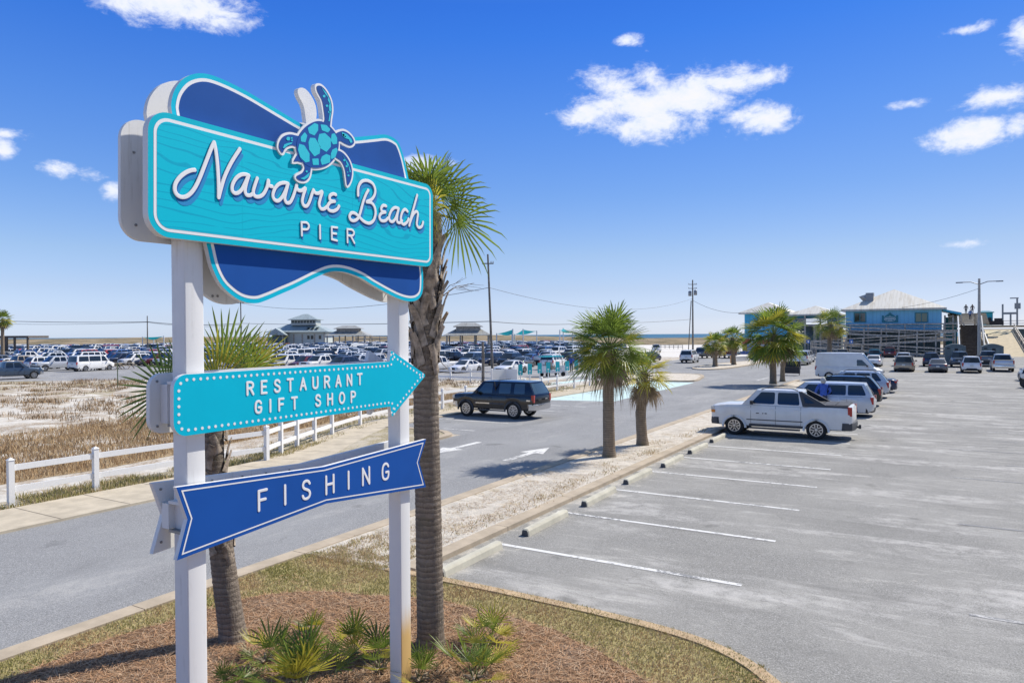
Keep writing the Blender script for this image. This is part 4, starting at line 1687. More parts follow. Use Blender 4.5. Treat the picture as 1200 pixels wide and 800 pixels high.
def trunk(mb, pts, r0, r1, rg, n=14, ring=.075):
    path = spline(pts, 10)
    L = sum((path[i + 1] - path[i]).length for i in range(len(path) - 1))
    m = max(8, int(L / ring) * 2)
    P, Rr = [], []
    acc = 0
    seg = [(path[i + 1] - path[i]).length for i in range(len(path) - 1)]
    for k in range(m + 1):
        s = L * k / m
        i = 0
        while i < len(seg) - 1 and s > seg[i]:
            s -= seg[i]
            i += 1
        p = path[i] + (path[i + 1] - path[i]) * min(1, s / seg[i])
        u_ = k / m
        r = r0 + (r1 - r0) * u_ + .22 * r0 * max(0, 1 - u_ * L / .35) ** 2
        r *= (1.014 if k % 2 else .988) * rg.uniform(.985, 1.015)
        P.append(p)
        Rr.append(r)
    mb.tube(P, Rr, n)
    return path


def boots(mb, path, z0, z1, r, rg, n, length=.34, w=.075, mi=0):
    """old leaf bases: curved slabs that cross each other and stick out of the trunk"""
    L = path[-1]
    for k in range(n):
        u_ = k / n
        z = z0 + (z1 - z0) * u_ + rg.uniform(-.03, .03)
        c = min(path, key=lambda p: abs(p.z - z))
        a = k * 2.39996 + rg.uniform(-.25, .25)
        sgn = 1 if k % 2 else -1
        tw = sgn * rg.uniform(.35, .7)
        L_ = length * rg.uniform(.7, 1.15)
        rows = []
        for j in range(6):
            t_ = j / 5
            aa = a + tw * t_
            rr = r * (1.0 + .05) + (.02 + .22 * rg.uniform(.85, 1.15) * L_ * t_ ** 2.2)
            ww = w * (1.0 - .25 * t_) * (1 if j else 1.15)
            cc = Vector((c.x + math.cos(aa) * rr, c.y + math.sin(aa) * rr, z + L_ * t_))
            tang = Vector((-math.sin(aa), math.cos(aa), -.5 * sgn)).normalized()
            out = Vector((math.cos(aa), math.sin(aa), 0))
            th = .022 * (1 - .35 * t_)
            rows.append([cc - tang * ww, cc - tang * ww * .45 + out * th, cc + tang * ww * .45 + out * th, cc + tang * ww, cc + tang * ww * .5 - out * th * .4, cc - tang * ww * .5 - out * th * .4])
        vs = [v for rw in rows for v in rw]
        fs = []
        for i in range(5):
            for q_ in range(6):
                fs.append((i * 6 + q_, i * 6 + (q_ + 1) % 6, (i + 1) * 6 + (q_ + 1) % 6, (i + 1) * 6 + q_))
        fs.append(tuple(30 + q_ for q_ in range(6)))
        mb.add(vs, fs, mi)


LEAVES = [M_LEAF, M_LEAFY, M_LEAFD, M_STALK]


def palm(name, label, pts, r0, r1, nleaf, plen, R, seed, dead=8, nseg=24, group=None, bootz=None, tm=None, elmin=-35, yellow=.25, cat='palm tree', fan=120, droop=.55, deadlen=.8, wid=.03, ragged=.25, deadel=(-62, -20), wf=.2):
    rg = random.Random(seed)
    base = Vector(pts[0])
    loc = [Vector(p) - base for p in pts]
    root = thing(name, label, cat, base, 0, group)
    mb = MB()
    path = trunk(mb, [tuple(p) for p in loc], r0, r1, rg)
    mb.build('trunk', tm or M_TRUNK, root, 60)
    top = loc[-1]
    if bootz:
        mb = MB()
        boots(mb, path, bootz[0], bootz[1], r1 * 1.1, rg, bootz[2], bootz[3], bootz[4])
        mb.build('leaf_bases', M_BOOT, root, 50)
    mb = MB()
    for k in range(nleaf):
        u_ = (k + .5) / nleaf
        el_ = rad(82 - (82 - elmin) * u_ ** .8 + rg.uniform(-7, 7))
        a = k * 2.39996 + rg.uniform(-.3, .3)
        d = (math.cos(el_) * math.cos(a), math.cos(el_) * math.sin(a), math.sin(el_))
        mi = 1 if rg.random() < yellow * (0.5 + u_) else (2 if rg.random() < .35 else 0)
        b_ = top + Vector((d[0] * r1 * .6, d[1] * r1 * .6, -.22 * u_))
        fan_leaf(mb, b_, d, plen * rg.uniform(.8, 1.15), R * rg.uniform(.85, 1.12), rg, nseg, fan, droop + .25 * u_, mi, 3, .25, wid, 1.0, ragged, None, wf)
    mb.build('crown', LEAVES, root)
    if dead:
        mb = MB()
        for k in range(dead):
            a = k * 2.39996 + rg.uniform(-.4, .4)
            el_ = rad(rg.uniform(*deadel))
            d = (math.cos(el_) * math.cos(a), math.cos(el_) * math.sin(a), math.sin(el_))
            b_ = top + Vector((d[0] * r1 * .8, d[1] * r1 * .8, -.32 + rg.uniform(-.12, .05)))
            fan_leaf(mb, b_, d, plen * .75 * rg.uniform(.8, 1.1), R * deadlen * rg.uniform(.7, 1), rg, max(10, nseg - 10), 75, 1.2, 0, 0, .5, wid, 1.1, .35, None, wf * 1.1)
        mb.build('dead_fronds', M_DEADL, root)
    return root


def base_at(px, py):
    g = G(px, py)
    return g


# the tall palm right behind the sign: bare trunk, thick boots, a thin crown
b0 = G(505, 764)
zt = ony(507, 262, b0.y)
pn = thing('cabbage_palm', 'tall palm with thick boots on its upper trunk right behind the sign', 'palm tree', b0)
rg = random.Random(21)
mb = MB()
D0 = (b0 - CAMP).dot(FWD)


def at_palm(px, py, dz=0.0):
    return atd(px, py, D0 + dz) - b0


tp = [Vector((0, 0, 0)), at_palm(502, 600), at_palm(499, 450), at_palm(500, 345), at_palm(504, 250)]
for v in tp[1:]:
    pass
path = trunk(mb, [tuple(p) for p in tp], .172, .15, rg, 18, .05)
mb.build('trunk', M_TRUNK, pn, 60)
mb = MB()
zb0, zb1 = at_palm(500, 425).z, at_palm(503, 300).z
boots(mb, path, zb0 - .12, zb1, .14, rg, 46, .48, .055)
mb.build('leaf_bases', M_BOOT, pn, 50)
mb = MB()
top = tp[-1]
specs = [((534, 266), (1, 0), .66), ((519, 232), None, .68), ((500, 225), None, .62), ((478, 230), None, .55), ((455, 260), None, .5), ((508, 246), None, .62), ((470, 290), None, .5), ((530, 250), None, .52)]
for k, ((px, py), _, R) in enumerate(specs):
    c = at_palm(px, py, rg.uniform(-.35, .35))
    d = c - top
    pl = d.length
    fan_leaf(mb, top, d + Vector((0, 0, .12)), pl * 1.0, R, rg, 26, 118, .3, [0, 0, 0, 2, 0, 1, 2, 0][k], 3, .2, .03, 1.0, .28, (rg.uniform(-.3, .9), -1, rg.uniform(-.1, .6)), .14)
for k in range(9):
    a = k * 2.39996 + .5
    el_ = rad(75 - 7 * k)
    d = (math.cos(el_) * math.cos(a), math.cos(el_) * math.sin(a), math.sin(el_))
    if d[0] > .25 and d[2] < .75:
        continue
    fan_leaf(mb, top, d, .42, .5, rg, 28, 125, .42, [0, 2, 0][k % 3], 3, .2, .03)
mb.build('crown', LEAVES, pn)
mb = MB()
for k, (px, py) in enumerate([(540, 330), (548, 336), (556, 332)]):
    e = at_palm(px, py, .1 * k)
    s_ = at_palm(514, 350)
    mb.tube([s_, s_ + (e - s_) * .5 + Vector((0, 0, .06)), e], [.006, .004, .002], 4)
    for j in range(3):
        q_ = e + Vector((rg.uniform(.02, .12), rg.uniform(-.1, .1), rg.uniform(-.08, .06)))
        mb.tube([s_ + (e - s_) * (.6 + .1 * j) + Vector((0, 0, .03)), q_], [.003, .0015], 3)
s_ = at_palm(505, 400)
mb.tube([s_, at_palm(513, 420, -.1), at_palm(526, 434, -.1)], [.008, .006, .003], 4)
mb.build('dead_flower_stalks', M_BOOT, pn)

# the small leaning palm left of it
b1 = G(275, 758)
D1 = (b1 - CAMP).dot(FWD)


def at_p1(px, py, dz=0.0):
    return atd(px, py, D1 + dz) - b1


ps = thing('cabbage_palm', 'small leaning palm with stiff green fans behind the left sign post', 'palm tree', b1)
rg = random.Random(33)
mb = MB()
tp = [Vector((0, 0, 0)), at_p1(264, 680, .05), at_p1(255, 600, .05), at_p1(250, 530, .0), at_p1(252, 465, 0)]
path = trunk(mb, [tuple(p) for p in tp], .17, .12, rg, 16, .06)
mb.build('trunk', M_TRUNK, ps, 60)
mb = MB()
boots(mb, path, at_p1(258, 660).z, at_p1(252, 500).z, .125, rg, 32, .3, .055)
mb.build('leaf_bases', M_BOOT, ps, 50)
mb = MB()
top = tp[-1]
specs = [((196, 455), .78, 2, 150), ((212, 432), .62, 2, 120), ((262, 425), .72, 0, 80), ((275, 425), .66, 0, 70), ((300, 425), .55, 1, 70), ((250, 440), .9, 0, 60), ((285, 440), .62, 0, 110), ((240, 470), .55, 2, 120), ((290, 432), .6, 1, 60), ((255, 450), .85, 1, 55), ((222, 470), .5, 2, 130)]
for k, ((px, py), R, mi, sp) in enumerate(specs):
    c = at_p1(px, py, rg.uniform(-.25, .3))
    d = c - top
    fan_leaf(mb, top, d, max(.12, d.length), R, rg, max(14, int(sp / 4.2)), sp, .06, mi, 3, .15, .028, .8, .25, (rg.uniform(.1, .7), -1, rg.uniform(-.1, .5)), .15)
mb.build('crown', LEAVES, ps)

# street palms along the median and beyond
g1 = G(714, 538)
gz = lambda px, py, g: Vector((ony(px, py, g.y)[0], g.y, ony(px, py, g.y)[1]))
palm('street_palm', 'taller street palm with a full round crown on the sandy median', [g1 + Vector((0, 0, .08)), gz(713, 470, g1), gz(714, 405, g1)], .2, .16, 54, .66, .84, 41, 15, 26,
     'palms along the road', (2.6, 3.3, 26, .25, .05), M_TRUNK2, -30, .2, droop=.2, deadlen=.9, deadel=(-55, -12), ragged=.4, wf=.15)
g2 = G(753, 524)
palm('street_palm', 'shorter street palm with yellowing fans and a grey skirt of dead fronds', [g2 + Vector((0, 0, .08)), gz(751, 480, g2), gz(755, 436, g2)], .2, .15, 24, .45, .68, 42, 20, 20,
     'palms along the road', (1.5, 2.3, 22, .22, .05), M_TRUNK2, -8, .8, deadlen=.85, droop=.25, deadel=(-60, -10), ragged=.4, wf=.15)
g3 = G(906, 451)
palm('street_palm', 'bushy street palm at the far end of the median beside a bare palm stump', [g3 + Vector((0, 0, .08)), gz(906, 420, g3), gz(907, 392, g3)], .26, .2, 84, 1.45, 1.25, 43, 26, 15,
     'palms along the road', None, M_TRUNK2, -50, .22, droop=.22, wf=.28)
g4 = G(838, 430)
palm('street_palm', 'small street palm at the near end of the far kerbed palm island', [g4 + Vector((0, 0, .08)), gz(838, 415, g4), gz(838, 402, g4)], .3, .22, 44, .85, .9, 44, 14, 12,
     'palms along the road', None, M_TRUNK2, -30, .4, droop=.22, wf=.26)
g5 = G(860, 428)
palm('street_palm', 'slightly taller street palm at the far end of the kerbed palm island', [g5 + Vector((0, 0, .08)), gz(859, 412, g5), gz(858, 396, g5)], .3, .22, 46, .95, .95, 45, 14, 12,
     'palms along the road', None, M_TRUNK2, -40, .35, droop=.22, wf=.26)
g6 = G(972, 420)
palm('street_palm', 'street palm standing in front of the blue pier building', [g6, gz(972, 400, g6), gz(973, 380, g6)], .38, .26, 54, 1.6, 1.5, 46, 20, 12,
     'palms along the road', None, M_TRUNK2, -35, .3, droop=.25, wf=.28)
g7 = G(3, 424)
palm('street_palm', 'far palm standing at the left edge beside the dark picnic shelter', [g7, gz(3, 395, g7), gz(3, 374, g7)], .3, .22, 44, .9, 1.0, 47, 12, 12,
     'palms along the road', None, M_TRUNK2, -40, .3, droop=.22, wf=.26)
gs = G(917, 447)
mb = MB()
trunk(mb, [(0, 0, 0), (0, 0, 1), (.02, 0, gz(917, 426, gs).z), (.02, 0, gz(917, 423, gs).z)], .22, .14, random.Random(3), 12, .12)
o = mb.build('palm_stump', M_TRUNK2, None, 60, gs)
tag(o, 'bare headless palm stump beside the bushy street palm', 'palm stump')


# saw palmettos in the mulch
def palmetto(px, py, n, R, seed, label):
    rg = random.Random(seed)
    g = G(px, py, .09)
    R *= .98
    root = thing('saw_palmetto', label, 'shrub', g, 0, 'palmettos in the mulch bed')
    mb = MB()
    for k in range(n):
        a = k * 2.39996 + rg.uniform(-.4, .4)
        el_ = rad(rg.uniform(15, 80))
        d = (math.cos(el_) * math.cos(a), math.cos(el_) * math.sin(a), math.sin(el_))
        fan_leaf(mb, (rg.uniform(-.06, .06), rg.uniform(-.06, .06), 0), d, R * rg.uniform(.5, 1.0), R * rg.uniform(.6, 1.0), rg, 13, 92, .1, 1 if rg.random() < .4 else (2 if rg.random() < .3 else 0), 3, .3, .008, .8, .3, None, .13)
    mb.build('fans', LEAVES, root)
    mb = MB()
    for k in range(5):
        a = k * 1.3
        mb.tube([(0, 0, -.02), (math.cos(a) * .06, math.sin(a) * .06, .05), (math.cos(a) * .13, math.sin(a) * .13, .07)], [.022, .02, .01], 5)
    for k in range(6):
        a = rg.uniform(0, 6.28)
        fan_leaf(mb, (0, 0, .02), (math.cos(a), math.sin(a), .12), R * .5, R * .5, rg, 10, 70, .8, 0, 0, .2, .005)
    mb.build('dead_stems', M_DEADL, root)


palmetto(312, 776, 15, .36, 1, 'yellow green palmetto beside the foot of the small leaning palm')
palmetto(355, 812, 20, .46, 2, 'dark green palmetto spreading at the bottom edge between the sign posts')
palmetto(364, 743, 9, .25, 3, 'smallest palmetto, alone in the bare straw between the sign posts')
palmetto(412, 768, 13, .34, 4, 'palmetto with one bright yellow fan left of the stained post')
palmetto(444, 786, 13, .36, 5, 'palmetto tucked against the left side of the stained post')
palmetto(572, 756, 18, .36, 6, 'upright palmetto standing alone right of the tall palm trunk')
palmetto(556, 796, 17, .38, 7, 'broad palmetto at the bottom edge right of the tall palm trunk')
palmetto(492, 798, 10, .28, 8, 'low palmetto half hidden at the foot of the tall palm')
palmetto(268, 815, 9, .3, 9, 'sparse yellow palmetto at the bottom edge beside the left post')


# ------------------------------------------------------------------ vehicles
def lerp(a, b, t):
    return a + (b - a) * t


def pw(pts, s):
    if s <= pts[0][0]:
        return pts[0][1]
    for (a, u_), (b, v) in zip(pts, pts[1:]):
        if s <= b:
            return u_ + (v - u_) * (s - a) / (b - a)
    return pts[-1][1]


SPEC = {
    'suv': dict(L=4.75, W=1.88, wb=2.78, fo=.92, r=.365, zb=.26, up=[(0, .7), (.1, .86), (.5, .99), (1.2, 1.07), (4.6, 1.1), (4.75, .98)], gh=(1.1, 1.85, 4.1, 4.66, 1.74),
                win=[(1.62, 2.1, 2.72, 2.72), (2.82, 2.82, 3.72, 3.6), (3.82, 3.7, 4.35, 4.0)], rails=True),
    'bigsuv': dict(L=5.2, W=2.0, wb=2.95, fo=.95, r=.4, zb=.34, tf=.07, tr=.04, up=[(0, 1.0), (.05, 1.08), (.6, 1.13), (1.4, 1.18), (5.1, 1.2), (5.2, 1.12)], gh=(1.35, 1.95, 4.9, 5.12, 1.9),
                   win=[(1.8, 2.15, 2.85, 2.85), (2.95, 2.95, 3.85, 3.85), (3.97, 3.97, 4.85, 4.75)], rails=True),
    'sedan': dict(L=4.75, W=1.84, wb=2.78, fo=.95, r=.335, zb=.2, up=[(0, .58), (.1, .68), (.6, .8), (1.35, .93), (3.8, .97), (4.5, .98), (4.75, .88)], gh=(1.25, 2.1, 3.15, 4.1, 1.44),
                  win=[(1.75, 2.25, 2.72, 2.72), (2.82, 2.82, 3.7, 3.2)], rails=False),
    'hatch': dict(L=4.25, W=1.78, wb=2.6, fo=.85, r=.32, zb=.22, up=[(0, .62), (.1, .75), (.5, .88), (1.1, .98), (4.1, 1.02), (4.25, .9)], gh=(1.0, 1.85, 3.5, 4.12, 1.52),
                  win=[(1.55, 2.05, 2.5, 2.5), (2.6, 2.6, 3.6, 3.4)], rails=False),
    'pickup': dict(L=5.75, W=1.98, wb=3.6, fo=.95, r=.395, zb=.4, tf=.07, tr=.03, up=[(0, 1.06), (.05, 1.12), (.6, 1.14), (1.5, 1.18), (3.75, 1.18), (3.8, 1.25), (5.68, 1.25), (5.75, 1.22)], gh=(1.4, 2.1, 3.5, 3.72, 1.86),
                   win=[(1.85, 2.25, 2.75, 2.75), (2.85, 2.85, 3.55, 3.45)], rails=False, bed=(3.82, 5.68)),
    'minivan': dict(L=5.15, W=2.0, wb=3.0, fo=.98, r=.36, zb=.2, up=[(0, .6), (.1, .74), (.5, .92), (1.1, 1.04), (5.0, 1.08), (5.15, .92)], gh=(.85, 1.85, 4.7, 5.06, 1.72),
                    win=[(1.55, 2.0, 2.62, 2.62), (2.74, 2.74, 3.85, 3.85), (3.95, 3.95, 4.82, 4.6)], rails=False),
    'van': dict(L=5.7, W=2.05, wb=3.5, fo=.98, r=.36, zb=.3, up=[(0, .72), (.1, .95), (.6, 1.14), (.95, 1.25), (5.6, 1.3), (5.7, 1.2)], gh=(.75, 1.75, 5.55, 5.68, 2.5),
                win=[(1.2, 1.72, 2.15, 2.15)], rails=False, wtop=.52),
    'passvan': dict(L=5.5, W=2.0, wb=3.4, fo=.9, r=.37, zb=.3, up=[(0, .75), (.1, .98), (.5, 1.12), (.9, 1.2), (5.4, 1.22), (5.5, 1.1)], gh=(.75, 1.45, 5.3, 5.46, 2.05),
                    win=[(1.1, 1.5, 1.95, 1.95), (2.1, 2.1, 3.7, 3.7), (3.8, 3.8, 5.2, 5.1)], rails=False),
    'avalanche': dict(L=5.63, W=2.02, wb=3.3, fo=1.0, r=.395, zb=.4, tf=.06, tr=.03, up=[(0, 1.16), (.04, 1.24), (.5, 1.3), (1.4, 1.34), (3.9, 1.32), (4.05, 1.36), (5.58, 1.38), (5.63, 1.35)], gh=(1.32, 1.92, 3.66, 3.95, 1.95),
                      win=[(1.68, 2.1, 2.66, 2.66), (2.78, 2.78, 3.66, 3.58)], rails=True, bed=None),
    'capped': dict(L=5.25, W=1.98, wb=3.05, fo=.93, r=.415, zb=.44, tf=.05, tr=.02, up=[(0, 1.06), (.04, 1.12), (.5, 1.16), (1.35, 1.19), (5.21, 1.22), (5.25, 1.19)], gh=(1.3, 1.95, 4.85, 5.22, 1.84),
                   win=[(1.66, 2.1, 2.62, 2.62), (3.05, 3.05, 3.78, 3.78), (4.0, 4.0, 4.68, 4.62)], rails=False),
}


def wheel_mesh(r, w, n=20):
    t_, rm = MB(), MB()
    h = w / 2
    t_.lathe([(r * .62, -h * .9), (r * .72, -h), (r * .93, -h), (r, -h * .72), (r, h * .72), (r * .93, h), (r * .72, h), (r * .62, h * .9)], n, 0, 'Y', caps=(False, False))
    # rim: dish, lip and spokes on both faces
    for sg in (1, -1):
        y = sg * h * .82
        rm.lathe([(r * .66, y), (r * .62, y + sg * .012), (r * .56, y - sg * .02), (r * .5, y - sg * .05), (.02, y - sg * .05)], n, 1, 'Y', caps=(False, True))
        rm.lathe([(r * .69, y - sg * .002), (r * .665, y + sg * .016), (r * .585, y + sg * .016), (r * .57, y - sg * .02)], n, 0, 'Y', caps=(False, False))
        for k in range(5):
            a = k * 2 * PI / 5 + .3
            dv = Vector((math.cos(a), 0, math.sin(a)))
            pv = Vector((-math.sin(a), 0, math.cos(a)))
            yv = Vector((0, sg, 0))
            b_, e = dv * r * .1, dv * r * .6
            c0 = Vector((0, y, 0))
            for off in (-.28, .28):
                q_ = [b_ + pv * r * (.0 + off * .35) - pv * r * .05, b_ + pv * r * (.0 + off * .35) + pv * r * .05, e + pv * r * (off * .55 + .055), e + pv * r * (off * .55 - .055)]
                vs = [c0 + v + yv * .008 for v in q_] + [c0 + v - yv * .045 for v in q_]
                rm.add(vs, [(0, 1, 2, 3), (0, 4, 5, 1), (1, 5, 6, 2), (2, 6, 7, 3), (3, 7, 4, 0)], 0)
        rm.lathe([(r * .16, y - sg * .04), (r * .15, y + sg * .014), (.01, y + sg * .018)], 10, 0, 'Y')
    return t_, rm


def car_parts(kind):
    """dict of part name -> list of (MB, material key, smooth angle, sub-part list)"""
    S_ = SPEC[kind]
    L, W, wb, r, zb = S_['L'], S_['W'], S_['wb'], S_['r'], S_['zb']
    w0 = W / 2
    up = S_['up']
    sf, sr = S_['fo'], S_['fo'] + wb
    arch = r * 1.2
    X = lambda s: L / 2 - s
    out = []

    def zl(s):
        z = zb
        if s < .5:
            z = zb + .1 * (1 - s / .5) ** 2
        if s > L - .5:
            z = zb + .14 * (1 - (L - s) / .5) ** 2
        for c in (sf, sr):
            if abs(s - c) < arch:
                z = max(z, r * .85 + math.sqrt(max(0, arch * arch - (s - c) ** 2)) * .98)
        return z

    def hw(s):
        f = max(0, (.9 - s) / .9)
        g = max(0, (s - (L - .7)) / .7)
        return w0 * (1 - S_.get('tf', .16) * f ** 2.2 - S_.get('tr', .08) * g ** 2.2)
    st = set([0.0, .03, .08, .15, .3, .5, L, L - .03, L - .08, L - .2, L - .45])
    for c in (sf, sr):
        for k in range(13):
            st.add(c - arch * math.cos(PI * k / 12))
        st.add(c - arch - .004)
        st.add(c + arch + .004)
    for a, _ in up:
        st.add(a)
    for k in range(16):
        st.add(L * k / 15)
    st = sorted(s for s in st if 0 <= s <= L)
    body = MB()
    rows = []
    for s in st:
        lo, hi = zl(s), pw(up, s)
        w = hw(s)
        e = 0.0
        if s < .15:
            e = (1 - s / .15) ** 2
        if s > L - .12:
            e = (1 - (L - s) / .12) ** 2
        w *= 1 - .07 * e
        lo += .05 * e
        hi -= .06 * e
        d = hi - lo
        half = [(0, lo), (w - .09, lo), (w - .015, lo + min(.05, d * .2)), (w + .0, lo + d * .3), (w + .004, lo + d * .55), (w - .012, lo + d * .8), (w - .045, hi - min(.04, d * .12)), (w - .11, hi), (w * .55, hi + .018), (0, hi + .026)]
        full = [(y, z) for y, z in half] + [(-y, z) for y, z in half[::-1][1:-1]]
        rows.append([(X(s), y, z) for y, z in full])
    m = len(rows[0])
    vs = [v for rw in rows for v in rw]
    fs = []
    for i in range(len(rows) - 1):
        for k in range(m):
            fs.append((i * m + k, (i + 1) * m + k, (i + 1) * m + (k + 1) % m, i * m + (k + 1) % m))
    fs.append(tuple(range(m)))
    fs.append(tuple((len(rows) - 1) * m + k for k in range(m))[::-1])
    body.add(vs, fs)
    # greenhouse
    bf, rf, rr, br, zr = S_['gh']
    wt_ = S_.get('wtop', .0)
    wbase = lambda t_: (w0 - .075) * 1.0
    wroof = (w0 - .075) - (.2 if kind not in ('van', 'passvan') else .12)

    def fx(t_):
        return lerp(bf, rf, t_ ** .92)

    def bx(t_):
        return lerp(br, rr, t_ ** 1.1)

    def zz(s, t_):
        b_ = pw(up, min(max(s, bf), br)) - .015
        return lerp(b_, zr, t_)

    def wy(t_):
        return lerp(w0 - .07, wroof, t_ ** 1.25)

    def side(s, t_, sg=1, o=0.0):
        y = wy(t_)
        ang = math.atan2((w0 - .07) - wroof, zr - 1.1)
        return (X(s), sg * (y + o * math.cos(ang)), zz(s, t_) + o * math.sin(ang))

    def front(u_, t_, o=0.0):
        s = fx(t_) - .1 * (1 - u_ * u_) + .0
        z = lerp(pw(up, bf) - .015, zr, t_)
        ang = math.atan2(rf - bf, zr - pw(up, bf))
        return (X(s) + o * math.cos(ang), u_ * wy(t_), z + o * math.sin(ang))

    def rear(u_, t_, o=0.0):
        s = bx(t_) + .06 * (1 - u_ * u_)
        z = lerp(pw(up, br) - .015, zr, t_)
        ang = math.atan2(br - rr, zr - pw(up, br))
        return (X(s) - o * math.cos(ang), u_ * wy(t_), z + o * math.sin(ang))
    TT = [0, .2, .4, .6, .8, .93, 1.0]
    for sg in (1, -1):
        vs = []
        for t_ in TT:
            for k in range(11):
                vs.append(side(lerp(fx(t_), bx(t_), k / 10), t_, sg))
        fs = []
        for i in range(len(TT) - 1):
            for k in range(10):
                q_ = (i * 11 + k, i * 11 + k + 1, (i + 1) * 11 + k + 1, (i + 1) * 11 + k)
                fs.append(q_ if sg < 0 else q_[::-1])
        body.add(vs, fs)
    UU = [-1, -.7, -.35, 0, .35, .7, 1]
    for fn, fl in ((front, 1), (rear, -1)):
        vs = [fn(u_, t_) for t_ in TT for u_ in UU]
        fs = []
        for i in range(len(TT) - 1):
            for k in range(6):
                q_ = (i * 7 + k, i * 7 + k + 1, (i + 1) * 7 + k + 1, (i + 1) * 7 + k)
                fs.append(q_ if fl > 0 else q_[::-1])
        body.add(vs, fs)
    vs = []
    for k in range(11):
        for u_ in UU:
            f0 = fx(1) - .1 * (1 - u_ * u_)
            b0_ = bx(1) + .06 * (1 - u_ * u_)
            s = lerp(f0, b0_, k / 10)
            vs.append((X(s), u_ * wroof, zr + .05 * (1 - u_ ** 4) * math.sin(PI * (.12 + .76 * k / 10)) - .0))
    # keep the roof edge welded in height to the walls
    for k in range(11):
        for j, u_ in enumerate(UU):
            if abs(u_) == 1 or k in (0, 10):
                x_, y_, _z = vs[k * 7 + j]
                vs[k * 7 + j] = (x_, y_, zr)
    fs = []
    for k in range(10):
        for j in range(6):
            fs.append((k * 7 + j, k * 7 + j + 1, (k + 1) * 7 + j + 1, (k + 1) * 7 + j)[::-1])
    body.add(vs, fs)
    out.append(('body', body, 'paint', 38, []))
    # windows
    o_ = .006
    mbw = MB()
    vs = [front(u_ * .93, t_, o_) for t_ in (.06, .5, .93) for u_ in UU]
    mbw.add(vs, [(i * 7 + k, i * 7 + k + 1, (i + 1) * 7 + k + 1, (i + 1) * 7 + k) for i in range(2) for k in range(6)])
    out.append(('windshield', mbw, 'glass', 60, []))
    if kind != 'van':
        mbw = MB()
        vs = [rear(u_ * .88, t_, o_) for t_ in (.1, .5, .88) for u_ in UU]
        mbw.add(vs, [(i * 7 + k + 1, i * 7 + k, (i + 1) * 7 + k, (i + 1) * 7 + k + 1) for i in range(2) for k in range(6)])
        out.append(('rear_window', mbw, 'glass', 60, []))
    for sg in (1, -1):
        for (a0, a1, c0, c1) in S_['win']:
            t0, t1 = (.1, .87) if not wt_ else (.08, wt_)
            mbw = MB()
            hs = .62 if not wt_ else .9
            Pw = rounded([(a0, t0 * hs), (c0, t0 * hs), (c1, t1 * hs), (a1, t1 * hs)], .055, 4)
            vmin, vmax = t0 * hs, t1 * hs
            vs = []
            NR_ = 9
            for i in range(NR_ + 1):
                v_ = vmin + (vmax - vmin) * (.5 - .5 * math.cos(PI * (i * .996 + .018) / NR_))
                xs_ = []
                for (xa_, ya_), (xb_, yb2) in zip(Pw, Pw[1:] + Pw[:1]):
                    if (ya_ > v_) != (yb2 > v_):
                        xs_.append(xa_ + (xb_ - xa_) * (v_ - ya_) / (yb2 - ya_))
                lo_, hi_ = min(xs_), max(xs_)
                for k in range(4):
                    vs.append(side(lerp(lo_, hi_, k / 3), v_ / hs, sg, o_))
            fs = [(i * 4 + k, i * 4 + k + 1, (i + 1) * 4 + k + 1, (i + 1) * 4 + k) for i in range(NR_) for k in range(3)]
            mbw.add(vs, fs if sg < 0 else [f_[::-1] for f_ in fs])
            out.append(('side_window', mbw, 'glass', 60, []))
    # underbody
    ub = MB()
    ub.box((0, 0, zb + .12), (L * .9, W * .68, .28))
    out.append(('underbody', ub, 'trim', None, []))
    # wheels
    for c in (sf, sr):
        for sg in (1, -1):
            t_, rm = wheel_mesh(r, .24)
            for b_ in (t_, rm):
                b_.v = [(X(c) + x, sg * (w0 - .135) + y, r + z) for x, y, z in b_.v]
            out.append(('wheel', t_, 'rubber', 40, [('rim', rm, ('rim', 'rimd'), 40)]))
    # lamps, bumpers, plate
    hz = pw(up, .12) - .13
    tz = pw(up, L - .12) - .16
    for sg in (1, -1):
        h = MB()
        h.box((X(.11), sg * (hw(.1) - .2), hz), (.18, .36, .15), rz=-sg * .32)
        out.append(('headlight', h, 'lamp', None, []))
        t_ = MB()
        if kind in ('suv', 'bigsuv', 'minivan', 'passvan', 'van', 'hatch', 'capped', 'pickup', 'avalanche'):
            t_.box((X(L - .075), sg * (hw(L - .08) - .085), tz - .02), (.16, .15, .36 if kind != 'hatch' else .24), rz=sg * .1)
        else:
            t_.box((X(L - .08), sg * (hw(L - .08) - .2), tz + .04), (.16, .36, .15), rz=sg * .25)
        out.append(('tail_light', t_, 'red', None, []))
    bump = 'chrome' if kind in ('pickup', 'capped') else ('gtrim' if kind == 'avalanche' else 'trim')
    for nm, s, ww in (('front_bumper', .03, hw(.05)), ('rear_bumper', L - .03, hw(L - .05))):
        b_ = MB()
        zc_ = zb + .16
        sg = 1 if s < 1 else -1
        pts = [(X(s) - sg * .32, ww * 1.06, zc_), (X(s) - sg * .05, ww * .93, zc_), (X(s) + sg * .03, ww * .5, zc_), (X(s) + sg * .045, 0, zc_)]
        pts = pts + [(x, -y, z) for x, y, z in pts[:-1][::-1]]
        hh_ = .11
        if kind in ('pickup', 'capped', 'avalanche'):
            hh_ = .15
            pts = [(x + sg * .075, y * 1.02, z + .02) for x, y, z in pts]
        vs = []
        for (x, y, z) in pts:
            vs += [(x, y, z - hh_), (x + sg * .02, y * 1.005, z), (x, y, z + hh_), (x - sg * .1, y * .93, z + hh_), (x - sg * .1, y * .93, z - hh_)]
        fs = []
        for i in range(len(pts) - 1):
            for k in range(5):
                fs.append((i * 5 + k, i * 5 + (k + 1) % 5, (i + 1) * 5 + (k + 1) % 5, (i + 1) * 5 + k))
        fs += [(0, 1, 2, 3, 4), tuple((len(pts) - 1) * 5 + k for k in range(5))]
